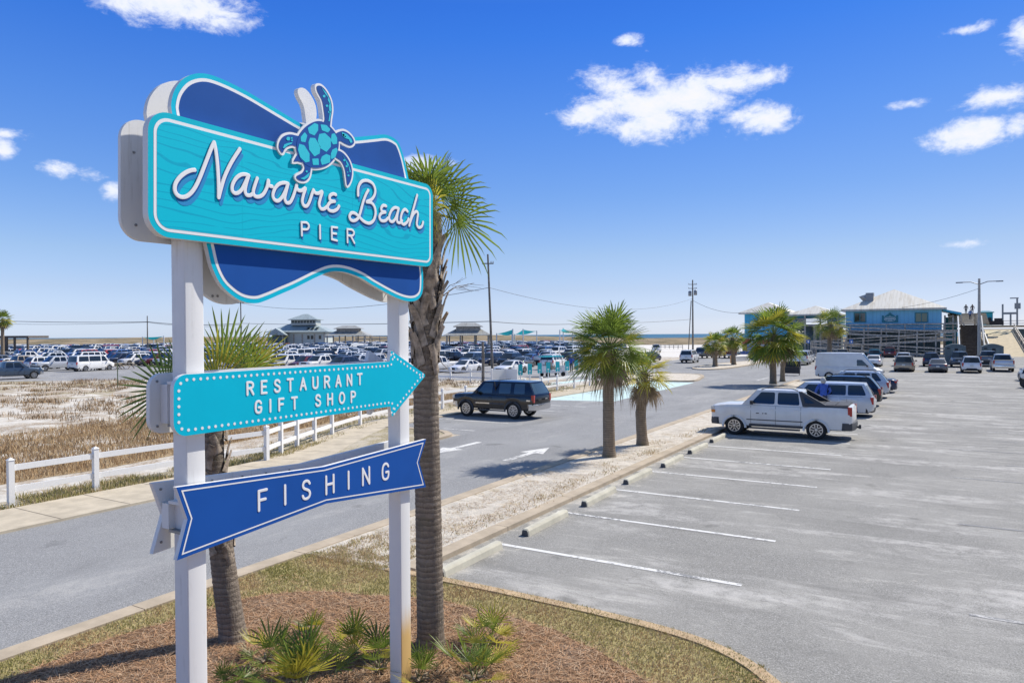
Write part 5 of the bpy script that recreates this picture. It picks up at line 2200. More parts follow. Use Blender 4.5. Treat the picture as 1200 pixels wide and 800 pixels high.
        b_.add(vs, fs)
        out.append((nm, b_, bump if kind in ('pickup', 'capped', 'avalanche') else 'trim', 40, []))
    g_ = MB()
    g_.box((X(.005), 0, hz - .02), (.05, hw(.05) * 1.0, .17))
    out.append(('grille', g_, 'trim', None, []))
    p_ = MB()
    p_.box((X(L) - .045 - .02, 0, (zb + .16 if kind in ('pickup', 'avalanche', 'capped') else tz - .1)), (.02, .31, .15))
    out.append(('number_plate', p_, 'plate', None, []))
    # mirrors, handles, door seams, trim
    s0 = S_['win'][0]
    for sg in (1, -1):
        m_ = MB()
        mx = X(s0[0] + .08)
        mz = pw(up, s0[0]) + .1
        m_.box((mx, sg * (w0 + .12), mz), (.12, .2, .15), rz=sg * .12)
        m_.box((mx, sg * (w0 - .0), mz - .05), (.06, .14, .05))
        out.append(('side_mirror', m_, 'trim' if kind in ('avalanche', 'van', 'capped') else 'paint', None, []))
        dm = MB()
        zt_ = pw(up, 2.5)
        seams = [s0[0] + .02, s0[2] + .05]
        if len(S_['win']) > 1:
            seams.append(S_['win'][1][2] + .05)
        for s in seams:
            zlo = max(zl(s), zb) + .04
            pts = [(X(s), sg * (hw(s) - .002), zlo + .03), (X(s), sg * (hw(s) + .0045), lerp(zlo, zt_, .42)), (X(s), sg * (hw(s) + .0035), lerp(zlo, zt_, .62)), (X(s), sg * (hw(s) - .04), zt_ - .035)]
            for a_, b2 in zip(pts, pts[1:]):
                dm.beam(a_, b2, .009, .008)
        dm.beam((X(seams[0]), sg * (w0 + .0), zb + .14), (X(seams[-1]), sg * (w0 + .0), zb + .14), .008, .008)
        out.append(('door_seams', dm, 'trim', None, []))
        for s in ([s0[2] - .1] + ([S_['win'][1][2] - .12] if len(S_['win']) > 1 else [])):
            h = MB()
            h.box((X(s), sg * (w0 + .01), zt_ - .17), (.17, .03, .035))
            out.append(('door_handle', h, 'paint' if kind not in ('capped',) else 'trim', None, []))
        if kind in ('avalanche', 'capped', 'bigsuv', 'pickup'):
            h = MB()
            h.box((X(sf + wb / 2), sg * (w0 - .02), zb - .05), (wb * .62, .16, .05))
            out.append(('running_board', h, 'gtrim', None, []))
        if kind in ('avalanche', 'capped', 'suv', 'bigsuv'):
            h = MB()
            h.box((X(sf + wb / 2), sg * (w0 + .006), zb + .3), (wb - 2 * arch - .1, .022, .07 if kind != 'avalanche' else .035))
            out.append(('side_moulding', h, 'gtrim', None, []))
        if S_['rails']:
            h = MB()
            y = sg * (wroof - .1)
            z = zr + .085
            xs = [X(rf + .15), X(rf + .35), X(rr - .35), X(rr - .1)]
            h.tube([(xs[0], y, zr + .01), (xs[1], y, z), (xs[2], y, z), (xs[3], y, zr + .01)], .018, 6)
            out.append(('roof_rail', h, 'trim', 40, []))
        # wheel-arch lips
        h = MB()
        for c in (sf, sr):
            pts = []
            for k in range(11):
                a_ = PI * k / 10
                pts.append((X(c - arch * math.cos(a_) * 1.02), sg * (hw(c) + .002), r * .85 + arch * math.sin(a_) * 1.0))
            h.tube(pts, .05 if kind in ('avalanche', 'capped') else .016, 6)
        out.append(('wheel_arch_trim', h, 'gtrim' if kind in ('capped',) else ('paint' if kind != 'suv' else 'trim'), 40, []))
    if S_.get('bed'):
        b0_, b1_ = S_['bed']
        h = MB()
        h.box((X((b0_ + b1_) / 2), 0, 1.255), (b1_ - b0_, W - .28, .04))  # dark flat panel stands in for the open bed and its shade
        out.append(('dark_bed_panel', h, 'trim', None, []))
    return out


KEYM = {'glass': M_GLASS, 'trim': M_TRIM, 'rubber': M_RUBBER, 'rim': M_RIM, 'rimd': M_RIMD, 'lamp': M_LAMP, 'red': M_RED, 'chrome': M_CHROME, 'gtrim': M_GTRIM, 'plate': M_PLATE}


def full_car(kind, color, name, label, x, y, rz, group=None, cat=None, skip=(), glass=None, sc=.91):
    root = thing(name, label, cat or 'car', (x, y, .009), rz, group)
    root.scale = (sc, sc, sc)
    for nm, mb, key, sm, subs in car_parts(kind):
        if nm in skip:
            continue
        m_ = PAINTS[color] if key == 'paint' else KEYM[key]
        if key == 'glass' and glass:
            m_ = glass
        o = mb.build(nm, m_, root, sm)
        for snm, smb, sk, ssm in subs:
            smb.build(snm, [KEYM[k] for k in sk], o, ssm)
    return root


_lowcache = {}


def low_car(kind, color, label, x, y, rz, group, name):
    """a distant vehicle, too small in the photo to show its parts: one mesh"""
    if kind not in _lowcache:
        mb = MB()
        order = ['paint', 'glass', 'trim', 'rubber', 'rim', 'red', 'lamp']
        for nm, b_, key, sm, subs in car_parts(kind):
            if nm in ('door_seams', 'door_handle', 'wheel_arch_trim', 'number_plate', 'running_board', 'side_moulding', 'roof_rail'):
                continue
            k = order.index(key if key in order else 'trim')
            mb.add(b_.v, b_.f, k)
            for snm, smb, sk, ssm in subs:
                mb.add(smb.v, smb.f, order.index('rim'))
        mats = [PAINTS['white']] + [KEYM[k] for k in order[1:]]
        o = mb.build(name, mats, None, 38)
        _lowcache[kind] = o
        first = True
    else:
        o = _lowcache[kind].copy()
        o.name = name
        COL.objects.link(o)
    o.material_slots[0].link = 'OBJECT'
    o.material_slots[0].material = PAINTS[color]
    o.location = (x, y, .012)
    o.scale = (.93, .93, .93)
    o.rotation_euler = (0, 0, rz)
    for k in ('label', 'category', 'group'):
        if k in o:
            del o[k]
    tag(o, label, {'suv': 'car', 'bigsuv': 'car', 'sedan': 'car', 'hatch': 'car', 'pickup': 'pickup truck', 'minivan': 'minivan', 'van': 'van', 'passvan': 'van', 'capped': 'pickup truck'}[kind], group)
    return o


# --- near vehicles, each placed by the ground under its wheels
# silver-white crew-cab pickup with grey sail panels
g = (G(848, 509) + G(985, 517)) / 2
AV = full_car('avalanche', 'pearl', 'pickup_truck', 'pearl white crew cab pickup with black sail panels and tonneau in the right lot', -5.2, 29.45, PI, None, 'pickup truck', sc=.91)
mb = MB()
W2 = 1.01
Xs = lambda s: 5.63 / 2 - s
for sg in (1, -1):
    out_, in_ = sg * (W2 - .105), sg * (W2 - .16)
    P = [(3.78, 1.33), (3.6, 1.93), (3.72, 1.935), (4.65, 1.43), (5.48, 1.41), (5.48, 1.33)]
    y_ = lambda z: (W2 - .055) - .2 * max(0, (z - 1.31) / .64) ** 1.25
    vs = [(Xs(s), sg * (y_(z) + .008), z) for s, z in P] + [(Xs(s), sg * (y_(z) - .1), z) for s, z in P]
    n = len(P)
    fs = [tuple(range(n)), tuple(range(n, 2 * n))[::-1]] + [(i, (i + 1) % n, n + (i + 1) % n, n + i) for i in range(n)]
    mb.add(vs, fs)
    mb.build('sail_panel', M_GTRIM, AV, 30)
    mb = MB()
    vs = [(Xs(s), sg * ((W2 - .055) - .2 * max(0, (z - 1.31) / .64) ** 1.25 + .012), z) for s, z in [(3.88, 1.47), (3.8, 1.74), (3.97, 1.64), (4.25, 1.48)]]
    mb.add(vs, [(0, 1, 2, 3)])
    mb.build('quarter_window', M_GLASS, AV)
    mb = MB()
for k in range(3):
    mb.box((Xs(4.25 + .5 * k), 0, 1.415), (.47, 1.66, .05))
mb.beam((Xs(3.75), .72, 1.9), (Xs(4.15), .72, 1.45), .05, .04)
mb.beam((Xs(3.75), -.72, 1.9), (Xs(4.15), -.72, 1.45), .05, .04)
mb.build('tonneau_cover', M_TRIM, AV)
mb = MB()
mb.box((Xs(5.72), 0, .5), (.26, .08, .08))
mb.box((Xs(5.84), 0, .52), (.09, .14, .16))
mb.build('tow_hitch', M_GTRIM, AV)
for sg in (-1, 1):
    mb = MB()
    mb.box((Xs(.1), sg * .93, .99), (.16, .12, .12), rz=-sg * .3)
    mb.build('turn_signal', M_AMBER, AV)
mb = MB()
for (dx, w_) in ((0, .12), (.22, .05), (.34, .09)):
    mb.box((Xs(1.98 + dx), W2 + .0035, .98), (w_, .006, .035))
mb.build('side_emblem', M_TRIM, AV)
mb = MB()
mb.lathe([(.115, -.004), (.115, .006), (.1, .008), (.097, .004)], 18, 0, 'Y', (Xs(4.95), W2 - .012, 1.02))
mb.build('fuel_door', PAINTS['pearl'], AV, 30)
mb = MB()
mb.box((Xs(2.8), W2 - .03, .47), (2.35, .05, .1))
mb.build('rocker_panel', M_GTRIM, AV)

# black pickup with a topper in the bays left of the road
TR = full_car('capped', 'black', 'pickup_truck', 'black two-door pickup with matching topper parked left of the road', -18.4, 29.7, PI, None, 'pickup truck', glass=M_GLASSB, sc=.885)
TR.scale = (.885, .885, .95)
XT = lambda s: 5.25 / 2 - s
mb = MB()
for sg in (1, -1):
    mb.box((XT(2.83), sg * .885, 1.5), (.035, .06, .72), mat=Matrix.Rotation(-sg * .27, 3, 'X'))
mb.box((XT(2.83), 0, 1.9), (.035, 1.45, .02))
mb.build('topper_gap', M_TRIM, TR)
mb = MB()
mb.box((XT(3.3), 0, 1.187), (0.01, 1.6, .01))
for sg in (1, -1):
    mb.box((XT(4.0), sg * .935, 1.185), (2.2, .012, .014))
mb.build('topper_seam', M_GTRIM, TR)
mb = MB()
mb.box((XT(4.93), .996, .95), (.22, .006, .07))
mb.box((XT(5.252), -.45, .98), (.006, .26, .05))
mb.build('badges', M_CHROME, TR)
mb = MB()
mb.box((XT(2.05), 1.004, .74), (.9, .012, .05))
mb.build('chrome_strip', M_CHROME, TR)

# vehicles of the right row, then the far rows
full_car('minivan', 'silver', 'minivan', 'silver minivan with its side door by the person in blue', -4.85, 37.9, PI, None, 'minivan')
full_car('suv', 'black', 'parked_car', 'black wagon parked between the silver minivan and the silver blue crossover', -4.7, 43.4, PI, None, 'car')
full_car('suv', 'silver', 'parked_car', 'silver blue crossover with roof rails just beyond the black wagon', -4.6, 49.0, PI, None, 'car')
full_car('sedan', 'navy', 'parked_car', 'dark navy sedan parked between the silver blue crossover and the white van', -4.4, 53.6, PI, None, 'car')
full_car('van', 'white', 'cargo_van', 'plain white high roof cargo van facing right beyond the row of cars', -6.3, 66.2, 0, None, 'van')
full_car('pickup', 'white', 'pickup_truck', 'white pickup with red tail lights stopped left of the white cargo van', -14.55, 96.0, PI / 2 + .05, None, 'pickup truck')
low_car('suv', 'silver', 'silver car just ahead of the white pickup beside the blue building', -15.2, 103.5, PI / 2, None, 'parked_car')
full_car('minivan', 'tan', 'minivan', 'tan minivan seen from behind in front of the ramps', -2.8, 83.7, PI / 2, None, 'minivan')
full_car('sedan', 'grey', 'parked_car', 'grey sedan seen from behind beside the tan minivan', .15, 83.4, PI / 2, None, 'car')
full_car('suv', 'white', 'parked_car', 'white crossover with black rear window in front of the portable toilets', 2.95, 83.6, PI / 2, None, 'car')
full_car('pickup', 'silver', 'pickup_truck', 'silver pickup seen from behind at the foot of the tan ramp', 5.75, 87.7, PI / 2, None, 'pickup truck')
full_car('suv', 'navy', 'parked_car', 'dark navy car ahead of the grey sedan', -.5, 97, PI / 2, None, 'car')
full_car('bigsuv', 'slate', 'parked_car', 'slate blue off-roader facing out between the two portable toilets', 2.3, 96.2, -PI / 2, None, 'car')
full_car('suv', 'white', 'parked_car', 'white car peeking out ahead of the tan minivan', -3.3, 96.8, PI / 2, None, 'car')
full_car('sedan', 'white', 'parked_car', 'white sedan behind the teal crossover beside the cargo van nose', -6.3, 94.2, PI / 2, None, 'car')
full_car('suv', 'teal', 'parked_car', 'teal crossover parked by the lowest ramp', -7.6, 113.5, PI / 2 + .1, None, 'car')
full_car('suv', 'maroon', 'parked_car', 'dark maroon car parked close under the ramps', -6.3, 128.5, PI / 2, None, 'car')
full_car('sedan', 'white', 'parked_car', 'white sedan cut by the right edge behind the motorcycle', 6.9, 70.0, PI / 2 + .2, None, 'car')
low_car('suv', 'tan', 'tan car roof showing above the white cargo van', -11.5, 113, PI / 2, None, 'parked_car')
low_car('pickup', 'grey', 'grey pickup hidden beyond the silver pickup at the ramp foot', 5.2, 99.5, PI / 2, None, 'pickup_truck')
# across the road
full_car('bigsuv', 'white', 'parked_car', 'large white SUV crossing towards the pier, seen from behind', -29.3, 97.0, PI / 2 + .08, None, 'car')
full_car('bigsuv', 'grey', 'parked_car', 'dark grey SUV just ahead of the large white SUV', -32.6, 116, PI / 2, None, 'car')
full_car('pickup', 'maroon', 'pickup_truck', 'dark maroon pickup between the two small street palms', -29.2, 117, PI / 2 + .5, None, 'pickup truck')
full_car('sedan', 'navy', 'parked_car', 'navy sedan tucked behind the large white SUV', -36.5, 102, PI / 2, None, 'car')
full_car('pickup', 'white', 'pickup_truck', 'white pickup far down by the beach sand right of the street palms', -52, 148, -PI / 2 + .3, None, 'pickup truck')
# left edge of the far lot
full_car('pickup', 'slate', 'pickup_truck', 'slate blue pickup driving along the near edge of the far lot at the left border', -77.3, 34.2, PI / 2 - .1, None, 'pickup truck')
full_car('passvan', 'white', 'passenger_van', 'white passenger van with dark rear window near the left border', -87.5, 47.5, PI / 2 + .15, None, 'van')
full_car('suv', 'white', 'parked_car', 'white SUV just left of the white passenger van', -97.5, 47.0, PI / 2 + .1, None, 'car')
full_car('pickup', 'white', 'pickup_truck', 'white crew cab pickup facing the picnic tables right of the passenger van', -84.5, 57.5, -PI / 2 + .3, None, 'pickup truck')
# nearest row of the far lot, seen right of the tall palm and above the arrow board
near_row = [('pickup', 'white', (502, 437), -1, 'white pickup parked nose out right beside the tall palm trunk'),
            ('sedan', 'white', (536, 437), -1, 'white sedan parked nose out behind the white fence'),
            ('sedan', 'white', (590, 438), -1, 'white sedan parked behind the leaning utility pole'),
            ('pickup', 'white', (544, 420), -1, 'white extended cab pickup one row behind the white sedans'),
            ('sedan', 'grey', (606, 431), 1, 'dark grey sedan left of the boxy white SUV'),
            ('bigsuv', 'white', (641, 433), 1, 'boxy white SUV with dark rear window behind the turquoise paddles'),
            ('suv', 'white', (636, 421), 1, 'white SUV with black tailgate glass one row behind the boxy white SUV'),
            ('suv', 'navy', (614, 424), 1, 'navy SUV squeezed between grey sedan and white SUVs'),
            ('bigsuv', 'black', (366, 425), -1, 'black off-roader with spare wheel standing in the open lane'),
            ('van', 'white', (408, 414), -1, 'white box van standing before the beach pavilion'),
            ('suv', 'white', (448, 423), -1, 'white SUV just behind the arrow board near the right post')]
taken = []
for kd, cl, (px, py), fc, lb in near_row:
    g = G(px, py)
    rz = PI / 2 * fc + (.12 if fc > 0 else -.12)
    off = Vector((0, 1.6, 0))
    full_car(kd, cl, {'pickup': 'pickup_truck', 'van': 'cargo_van'}.get(kd, 'parked_car'), lb, g.x, g.y + off.y, rz, None, {'pickup': 'pickup truck', 'van': 'van'}.get(kd, 'car'), ('door_handle', 'wheel_arch_trim', 'side_moulding', 'running_board'))
    taken.append((g.x, g.y + off.y))
taken += [(-77.3, 34.2), (-87.5, 47.5), (-97.5, 47), (-84.5, 57.5), (-52, 148)]

# the crowded far lot: rows of cars, all facing up or down the rows
rg = random.Random(77)
cand = []
row_y = [60, 66, 78.5, 84, 96.5, 102, 114.5, 120, 132.5, 138, 150.5, 156, 170, 176, 190, 196, 210, 216]
for yi, y in enumerate(row_y):
    x = -36.0
    while x > -330:
        cand.append((x + rg.uniform(-.15, .15), y + rg.uniform(-.35, .35), 1 if yi % 2 else -1))
        x -= 2.85
for y in (40, 46):
    x = -92.0
    while x > -150:
        cand.append((x, y + rg.uniform(-.3, .3), 1))
        x -= 2.9
sel = []
for x, y, fc in cand:
    if not inside((x, y), FARLOT):
        continue
    d = Vector((x, y, 0)) - CAMP
    dep = d.dot(FWD)
    px = 600 + FPX * d.dot(RIGHT) / dep
    if px < -12 or px > 735:
        continue
    if any(abs(x - a) < 2.6 and abs(y - b_) < 5.9 for a, b_ in taken):
        continue
    if dep < 62 and 250 < px < 440:
        continue
    occ = .8 if dep > 75 else .72
    if rg.random() > occ:
        continue
    sel.append((dep, x, y, fc, px))
sel.sort()
kinds = [('suv', 27), ('pickup', 20), ('sedan', 20), ('bigsuv', 14), ('minivan', 7), ('hatch', 9), ('passvan', 3)]
cols = [('white', 46), ('silver', 20), ('grey', 12), ('black', 13), ('navy', 4), ('blue', 4), ('red', 5), ('tan', 3), ('maroon', 3), ('slate', 5)]


def pick(tab):
    t_ = rg.uniform(0, sum(w for _, w in tab))
    for v, w in tab:
        t_ -= w
        if t_ <= 0:
            return v
    return tab[-1][0]


noun = {'suv': 'SUV', 'pickup': 'pickup', 'sedan': 'sedan', 'bigsuv': 'large SUV', 'minivan': 'minivan', 'hatch': 'hatchback', 'passvan': 'passenger van'}
nm_ = {'pickup': 'pickup_truck', 'minivan': 'minivan', 'passvan': 'passenger_van'}
zones = [(80, 'at the left border'), (170, 'left of the small palm'), (235, 'by the left post'), (310, 'beyond the small palm'), (390, 'below the beach house'), (455, 'below the middle pavilion'),
         (520, 'beside the tall palm trunk'), (575, 'below the right pavilion'), (640, 'below the shade sails'), (800, 'by the round palm')]
REST = MB()
restm = None
for i, (dep, x, y, fc, px) in enumerate(sel):
    kd, cl = pick(kinds), pick(cols)
    rz = fc * PI / 2 + rg.uniform(-.04, .04) + (PI if rg.random() < .2 else 0)
    if i < 285:
        zone = next(t_ for lim, t_ in zones if px < lim)
        dist = 'in the near rows' if dep < 95 else ('in the middle rows' if dep < 140 else 'in the back rows')
        lb = cl + ' ' + noun[kd] + ' ' + dist + ' of the lot ' + zone
        low_car(kd, cl, lb, x, y, rz, lb.replace(noun[kd], noun[kd] + 's'), nm_.get(kd, 'parked_car'))
    else:
        o = _lowcache.get(kd) or _lowcache['suv']
        M_ = Matrix.Translation((x, y, .012)) @ Matrix.Rotation(rz, 4, 'Z')
        ci = ['white', 'silver', 'grey', 'black', 'navy', 'blue', 'red'].index(cl if cl in ('white', 'silver', 'grey', 'black', 'navy', 'blue', 'red') else 'silver')
        me = o.data
        base_i = len(REST.v)
        REST.v += [tuple(M_ @ v.co) for v in me.vertices]
        for p in me.polygons:
            REST.f.append(tuple(base_i + k for k in p.vertices))
            REST.mi.append(ci if p.material_index == 0 else 6 + p.material_index)
print('cars in far lot', len(sel))
if REST.v:
    o = REST.build('distant_cars', [PAINTS[c] for c in ('white', 'silver', 'grey', 'black', 'navy', 'blue', 'red')] + [KEYM[k] for k in ('glass', 'trim', 'rubber', 'rim', 'red', 'lamp')])
    tag(o, 'mass of tiny parked cars at the far back of the far lot', 'cars', None, 'stuff')


# ------------------------------------------------------------------ fences
def rail_fence(pts, h, name, label, gap=2.45, rails=(.42, .93), pw_=.125, rw=.14, group=None):
    base = Vector((pts[0][0], pts[0][1], 0))
    root = thing(name, label, 'fence', base, 0, group)
    P = [Vector((x, y, 0)) - base for x, y in pts]
    posts = []
    for i, p in enumerate(P):
        posts.append(p)
        if i < len(P) - 1:
            d = P[i + 1] - p
            n = max(1, round(d.length / gap))
            for k in range(1, n):
                posts.append(p + d * (k / n))
    mb0 = MB()
    mb0.box((0, 0, h / 2), (pw_, pw_, h))
    mb0.add([(-pw_ * .62, -pw_ * .62, h), (pw_ * .62, -pw_ * .62, h), (pw_ * .62, pw_ * .62, h), (-pw_ * .62, pw_ * .62, h), (0, 0, h + .06)],
            [(0, 1, 4), (1, 2, 4), (2, 3, 4), (3, 0, 4), (3, 2, 1, 0)])
    first = None
    for i, p in enumerate(posts):
        o = mb0.build('post', M_WHITE, root) if first is None else first.copy()
        if first is None:
            first = o
        else:
            COL.objects.link(o)
            o.parent = root
        o.location = p
        nx = posts[min(i + 1, len(posts) - 1)] - posts[max(i - 1, 0)]
        o.rotation_euler = (0, 0, math.atan2(nx.y, nx.x))
    for z in rails:
        mb = MB()
        for a, c in zip(posts, posts[1:]):
            d = (c - a).normalized()
            n_ = Vector((-d.y, d.x, 0)) * 0
            mb.beam(a + d * .02 + Vector((0, 0, z)) + n_, c + d * .02 + Vector((0, 0, z + .0)) + n_, .045, rw)
        mb.build('rail', M_WHITE, root)
    return root


rail_fence([(-18.8, 8.3), (-18.75, 10.25), (-18.62, 12.6), (-18.35, 15.4), (-18.95, 16.5), (-19.5, 17.7), (-20.1, 19.1), (-20.8, 20.7), (-21.9, 23.5), (-22.5, 26.3), (-22.7, 30.7), (-22.85, 37.5), (-22.95, 44.6), (-22.9, 50.0), (-22.9, 56)],
           1.12, 'rail_fence', 'long white two-rail fence following the sidewalk left of the road', 2.5)
rail_fence([(-47.5, 49.5), (-41, 49.9), (-36, 49.9), (-31.6, 49.6)], 1.15, 'rail_fence', 'short white two-rail fence along the near edge of the far lot', 2.6)


# ------------------------------------------------------------------ turquoise paddle signs, info board, shelters by the far lot
M_TURQ = mat('turquoise_paint', (0.02, 0.47, 0.52), 0.45)
M_TURQS = mat('turquoise_fabric', (0.02, 0.4, 0.48), 0.8, tl=0.3)
pa = thing('paddle_sign', 'turquoise paddle sign on a white post in the row behind the black pickup', 'sign', (0, 0, 0), 0, 'turquoise paddle signs')
mb = MB()
mb.tube([(0, 0, 0), (0, 0, 1.0)], .045, 8)
mb.build('post', M_WHITE, pa, 40)
mb = MB()
pl = rounded([(-.17, .88), (.17, .88), (.17, 1.72), (-.17, 1.72)], .06, 4)
mb.prism_x(pl, -.025, .025)
plate = mb.build('plate', M_TURQ, pa)
mb = MB()
mb.prism_x([(.07 * math.cos(k * PI / 6), 1.14 + .07 * math.sin(k * PI / 6)) for k in range(12)], .02, .028)
mb.build('symbol', M_LETTER, plate)
a, b_ = G(610, 453), G(695, 442)
pxs = [0, .11, .23, .34, .465, .6, .735, 1.0]
wds = ['leftmost of the row', 'second from the left of the row', 'third from the left of the row', 'fourth from the left of the row', 'fifth from the left of the row', 'sixth from the left of the row', 'seventh from the left of the row', 'rightmost of the row beside the round palm']
for k, f in enumerate(pxs):
    p = a + (b_ - a) * f
    lb = 'turquoise paddle sign on a white post, ' + wds[k]
    rz = -YAW - .02
    if k == 0:
        pa.location = p
        pa.rotation_euler = (0, 0, -PI / 2 + YAW)
        pa['label'] = lb
    else:
        copy_thing(pa, p, -PI / 2 + YAW, lb, 'turquoise paddle signs')
g = G(592, 449)
ib = thing('info_board', 'white V-shaped info board seen from behind above the black pickup', 'sign', g, YAW)
for sg, nm in ((-1, 'panel'), (1, 'panel')):
    mb = MB()
    ang = sg * .85
    c, s_ = math.cos(ang), math.sin(ang)
    mb.box((sg * .52, .35 * 1, .72), (1.25, .07, .85), rz=-ang * .75)
    mb.build(nm, M_WHITE, ib)
mb = MB()
for x in (-1.1, 0, 1.1):
    mb.tube([(x, .12 if x == 0 else .75, 0), (x, .12 if x == 0 else .75, .6)], .04, 6)
mb.build('post', M_WHITE, ib, 40)
g = G(566, 449)
mb = MB()
trk = mb.tube([(0, 0, 0), (.03, 0, 2), (0, 0, 3.4)], [.13, .12, .1], 8)
o = mb.build('wooden_post', M_POLE, None, 40, g)
tag(o, 'short brown wooden post left of the white info board', 'post')
g = G(138, 455)
mb = MB()
mb.tube([(0, 0, 0), (0, 0, 2.0)], .04, 6)
o = mb.build('metal_post', mat('green_metal', (.08, .12, .06), .6), None, 40, g)
tag(o, 'thin green metal post standing in the scrub at the left', 'post')


def hip_roof(mb, x0, x1, y0, y1, z0, z1, ridge=0.0, along='x', t_=.12, mi=0):
    """hip roof over a rectangle, ridge of the given length, with a fascia thickness"""
    cx, cy = (x0 + x1) / 2, (y0 + y1) / 2
    if along == 'x':
        r = [(cx - ridge / 2, cy, z1), (cx + ridge / 2, cy, z1)]
    else:
        r = [(cx, cy - ridge / 2, z1), (cx, cy + ridge / 2, z1)]
    b = [(x0, y0, z0), (x1, y0, z0), (x1, y1, z0), (x0, y1, z0)]
    lo = [(x, y, z0 - t_) for x, y, _ in b]
    vs = b + r + lo
    if along == 'x':
        fs = [(0, 1, 5, 4), (1, 2, 5), (2, 3, 4, 5), (3, 0, 4)]
    else:
        fs = [(0, 1, 4), (1, 2, 5, 4), (2, 3, 5), (3, 0, 4, 5)]
    fs += [(6, 7, 1, 0), (7, 8, 2, 1), (8, 9, 3, 2), (9, 6, 0, 3), (9, 8, 7, 6)]
    mb.add(vs, fs, mi)


def ribbed(name, base, dirt, pitch=.45):
    """standing-seam metal: ribs by position along x and y, streaked dirt"""
    m_ = bpy.data.materials.new(name)
    m_.use_nodes = True
    t = NT(m_.node_tree)
    b = m_.node_tree.nodes['Principled BSDF']
    co = t.n('ShaderNodeTexCoord').outputs['Object']
    sp = t.n('ShaderNodeSeparateXYZ')
    t.l(co, sp.inputs[0])
    fx = t.m('FRACT', t.m('DIVIDE', sp.outputs[0], pitch))
    rib = t.ramp(t.m('ABSOLUTE', t.m('SUBTRACT', fx, .5)), .38, .46)
    dn = t.noise(stretch(t, co, (1.2, .15, .15)), 1.5, 5, .65)
    col = t.mix(t.ramp(dn, .42, .68), base, dirt)
    col = t.mix(t.m('MULTIPLY', rib, .35), col, tuple(c * .6 for c in base))
    t.l(col, b.inputs['Base Color'])
    b.inputs['Roughness'].default_value = .5
    b.inputs['Metallic'].default_value = .15
    return m_


M_ROOF = ribbed('tan_metal_roof', (.62, .6, .54), (.5, .46, .38), .55)
M_ROOFG = ribbed('grey_green_metal_roof', (.38, .45, .46), (.30, .35, .36), .6)
M_ROOFT = ribbed('weathered_grey_roof', (.40, .40, .37), (.28, .27, .24), .5)
M_BLUE = ribbed('blue_siding', (.06, .42, .66), (.05, .38, .6), .6)
M_BLUE2 = ribbed('light_blue_siding', (.2, .52, .74), (.17, .47, .68), .6)
M_TEALT = mat('teal_trim', (.02, .2, .26), .5)
M_WIN = mat('window_glass', (.02, .035, .04), .06, spec=.8)
M_WING = mat('green_tinted_glass', (.04, .11, .075), .08, spec=.8)
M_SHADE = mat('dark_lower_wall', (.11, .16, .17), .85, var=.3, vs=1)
M_CREAMW = mat('cream_siding', (.62, .66, .62), .6, var=.06, vs=2)
M_POSTW = mat('painted_post', (.5, .5, .46), .6)

# beach house with cupola, far beyond the lot
D = 232
bh = atd(349, 402, D)
bh.z = 0
RZB = YAW
H_ = thing('beach_house', 'pale green beach house with hip roofs and windowed cupola beyond the far lot', 'building', bh, RZB)
k = D / FPX
mb = MB()
mb.box((0, 6, 2.7), (17.5, 10, 5.4))
mb.build('wall', M_CREAMW, H_)
mb = MB()
hip_roof(mb, -10.5, 10.2, -.6, 12.6, 5.4, 8.4, 7, 'x')
mb.build('roof', M_ROOFG, H_)
mb = MB()
mb.box((1.0, 6, 8.6), (8.2, 6, 1.9))
cu = mb.build('cupola', M_CREAMW, H_)
mb = MB()
hip_roof(mb, -3.9, 5.9, 2, 10, 9.5, 11.4, 1.5, 'x')
mb.build('cupola_roof', M_ROOFG, cu)
mb = MB()
for i in range(8):
    mb.box((-2.5 + i, 2.97, 8.75), (.8, .08, .85))
mb.build('cupola_windows', M_WIN, cu)
mb = MB()
mb.box((-6.2, -1.2, 1.9), (5.4, 3.2, 3.8))
po = mb.build('porch', M_SHADE, H_)
mb = MB()
mb.add([(-9.6, -3.2, 4.4), (-2.8, -3.2, 4.4), (-6.2, -3.2, 6.6), (-9.6, 3, 4.4), (-2.8, 3, 4.4), (-6.2, 3, 6.6)], [(0, 1, 2), (0, 2, 5, 3), (1, 4, 5, 2), (3, 4, 1, 0)])
mb.build('porch_gable', M_ROOFG, po)
for x in (-1.6, 1.2, 5.2):
    mb = MB()
    mb.box((x, .97, 2.6), (.5, .06, 4.2))
    mb.build('pilaster', M_WOODG, H_)
for x in (3.2, 4.4, 7.0):
    mb = MB()
    mb.box((x, .98, 3.6), (.8, .05, 1.2))
    mb.build('window', M_WIN, H_)
mb = MB()
for i in range(3):
    mb.box((3.2 + 1.4 * i, 1.2, 6.6), (.9, 1.4, .06), mat=Matrix.Rotation(rad(24), 3, 'X'))
mb.build('skylights', M_WIN, H_)
for x in (-8.4, -4.0, 8.6):
    mb = MB()
    mb.tube([(x, -2.9 if x < 0 else .2, 0), (x, -2.9 if x < 0 else .2, 4.4 if x < 0 else 5.3)], .17, 6)
    mb.build('post', M_WOODG, H_)


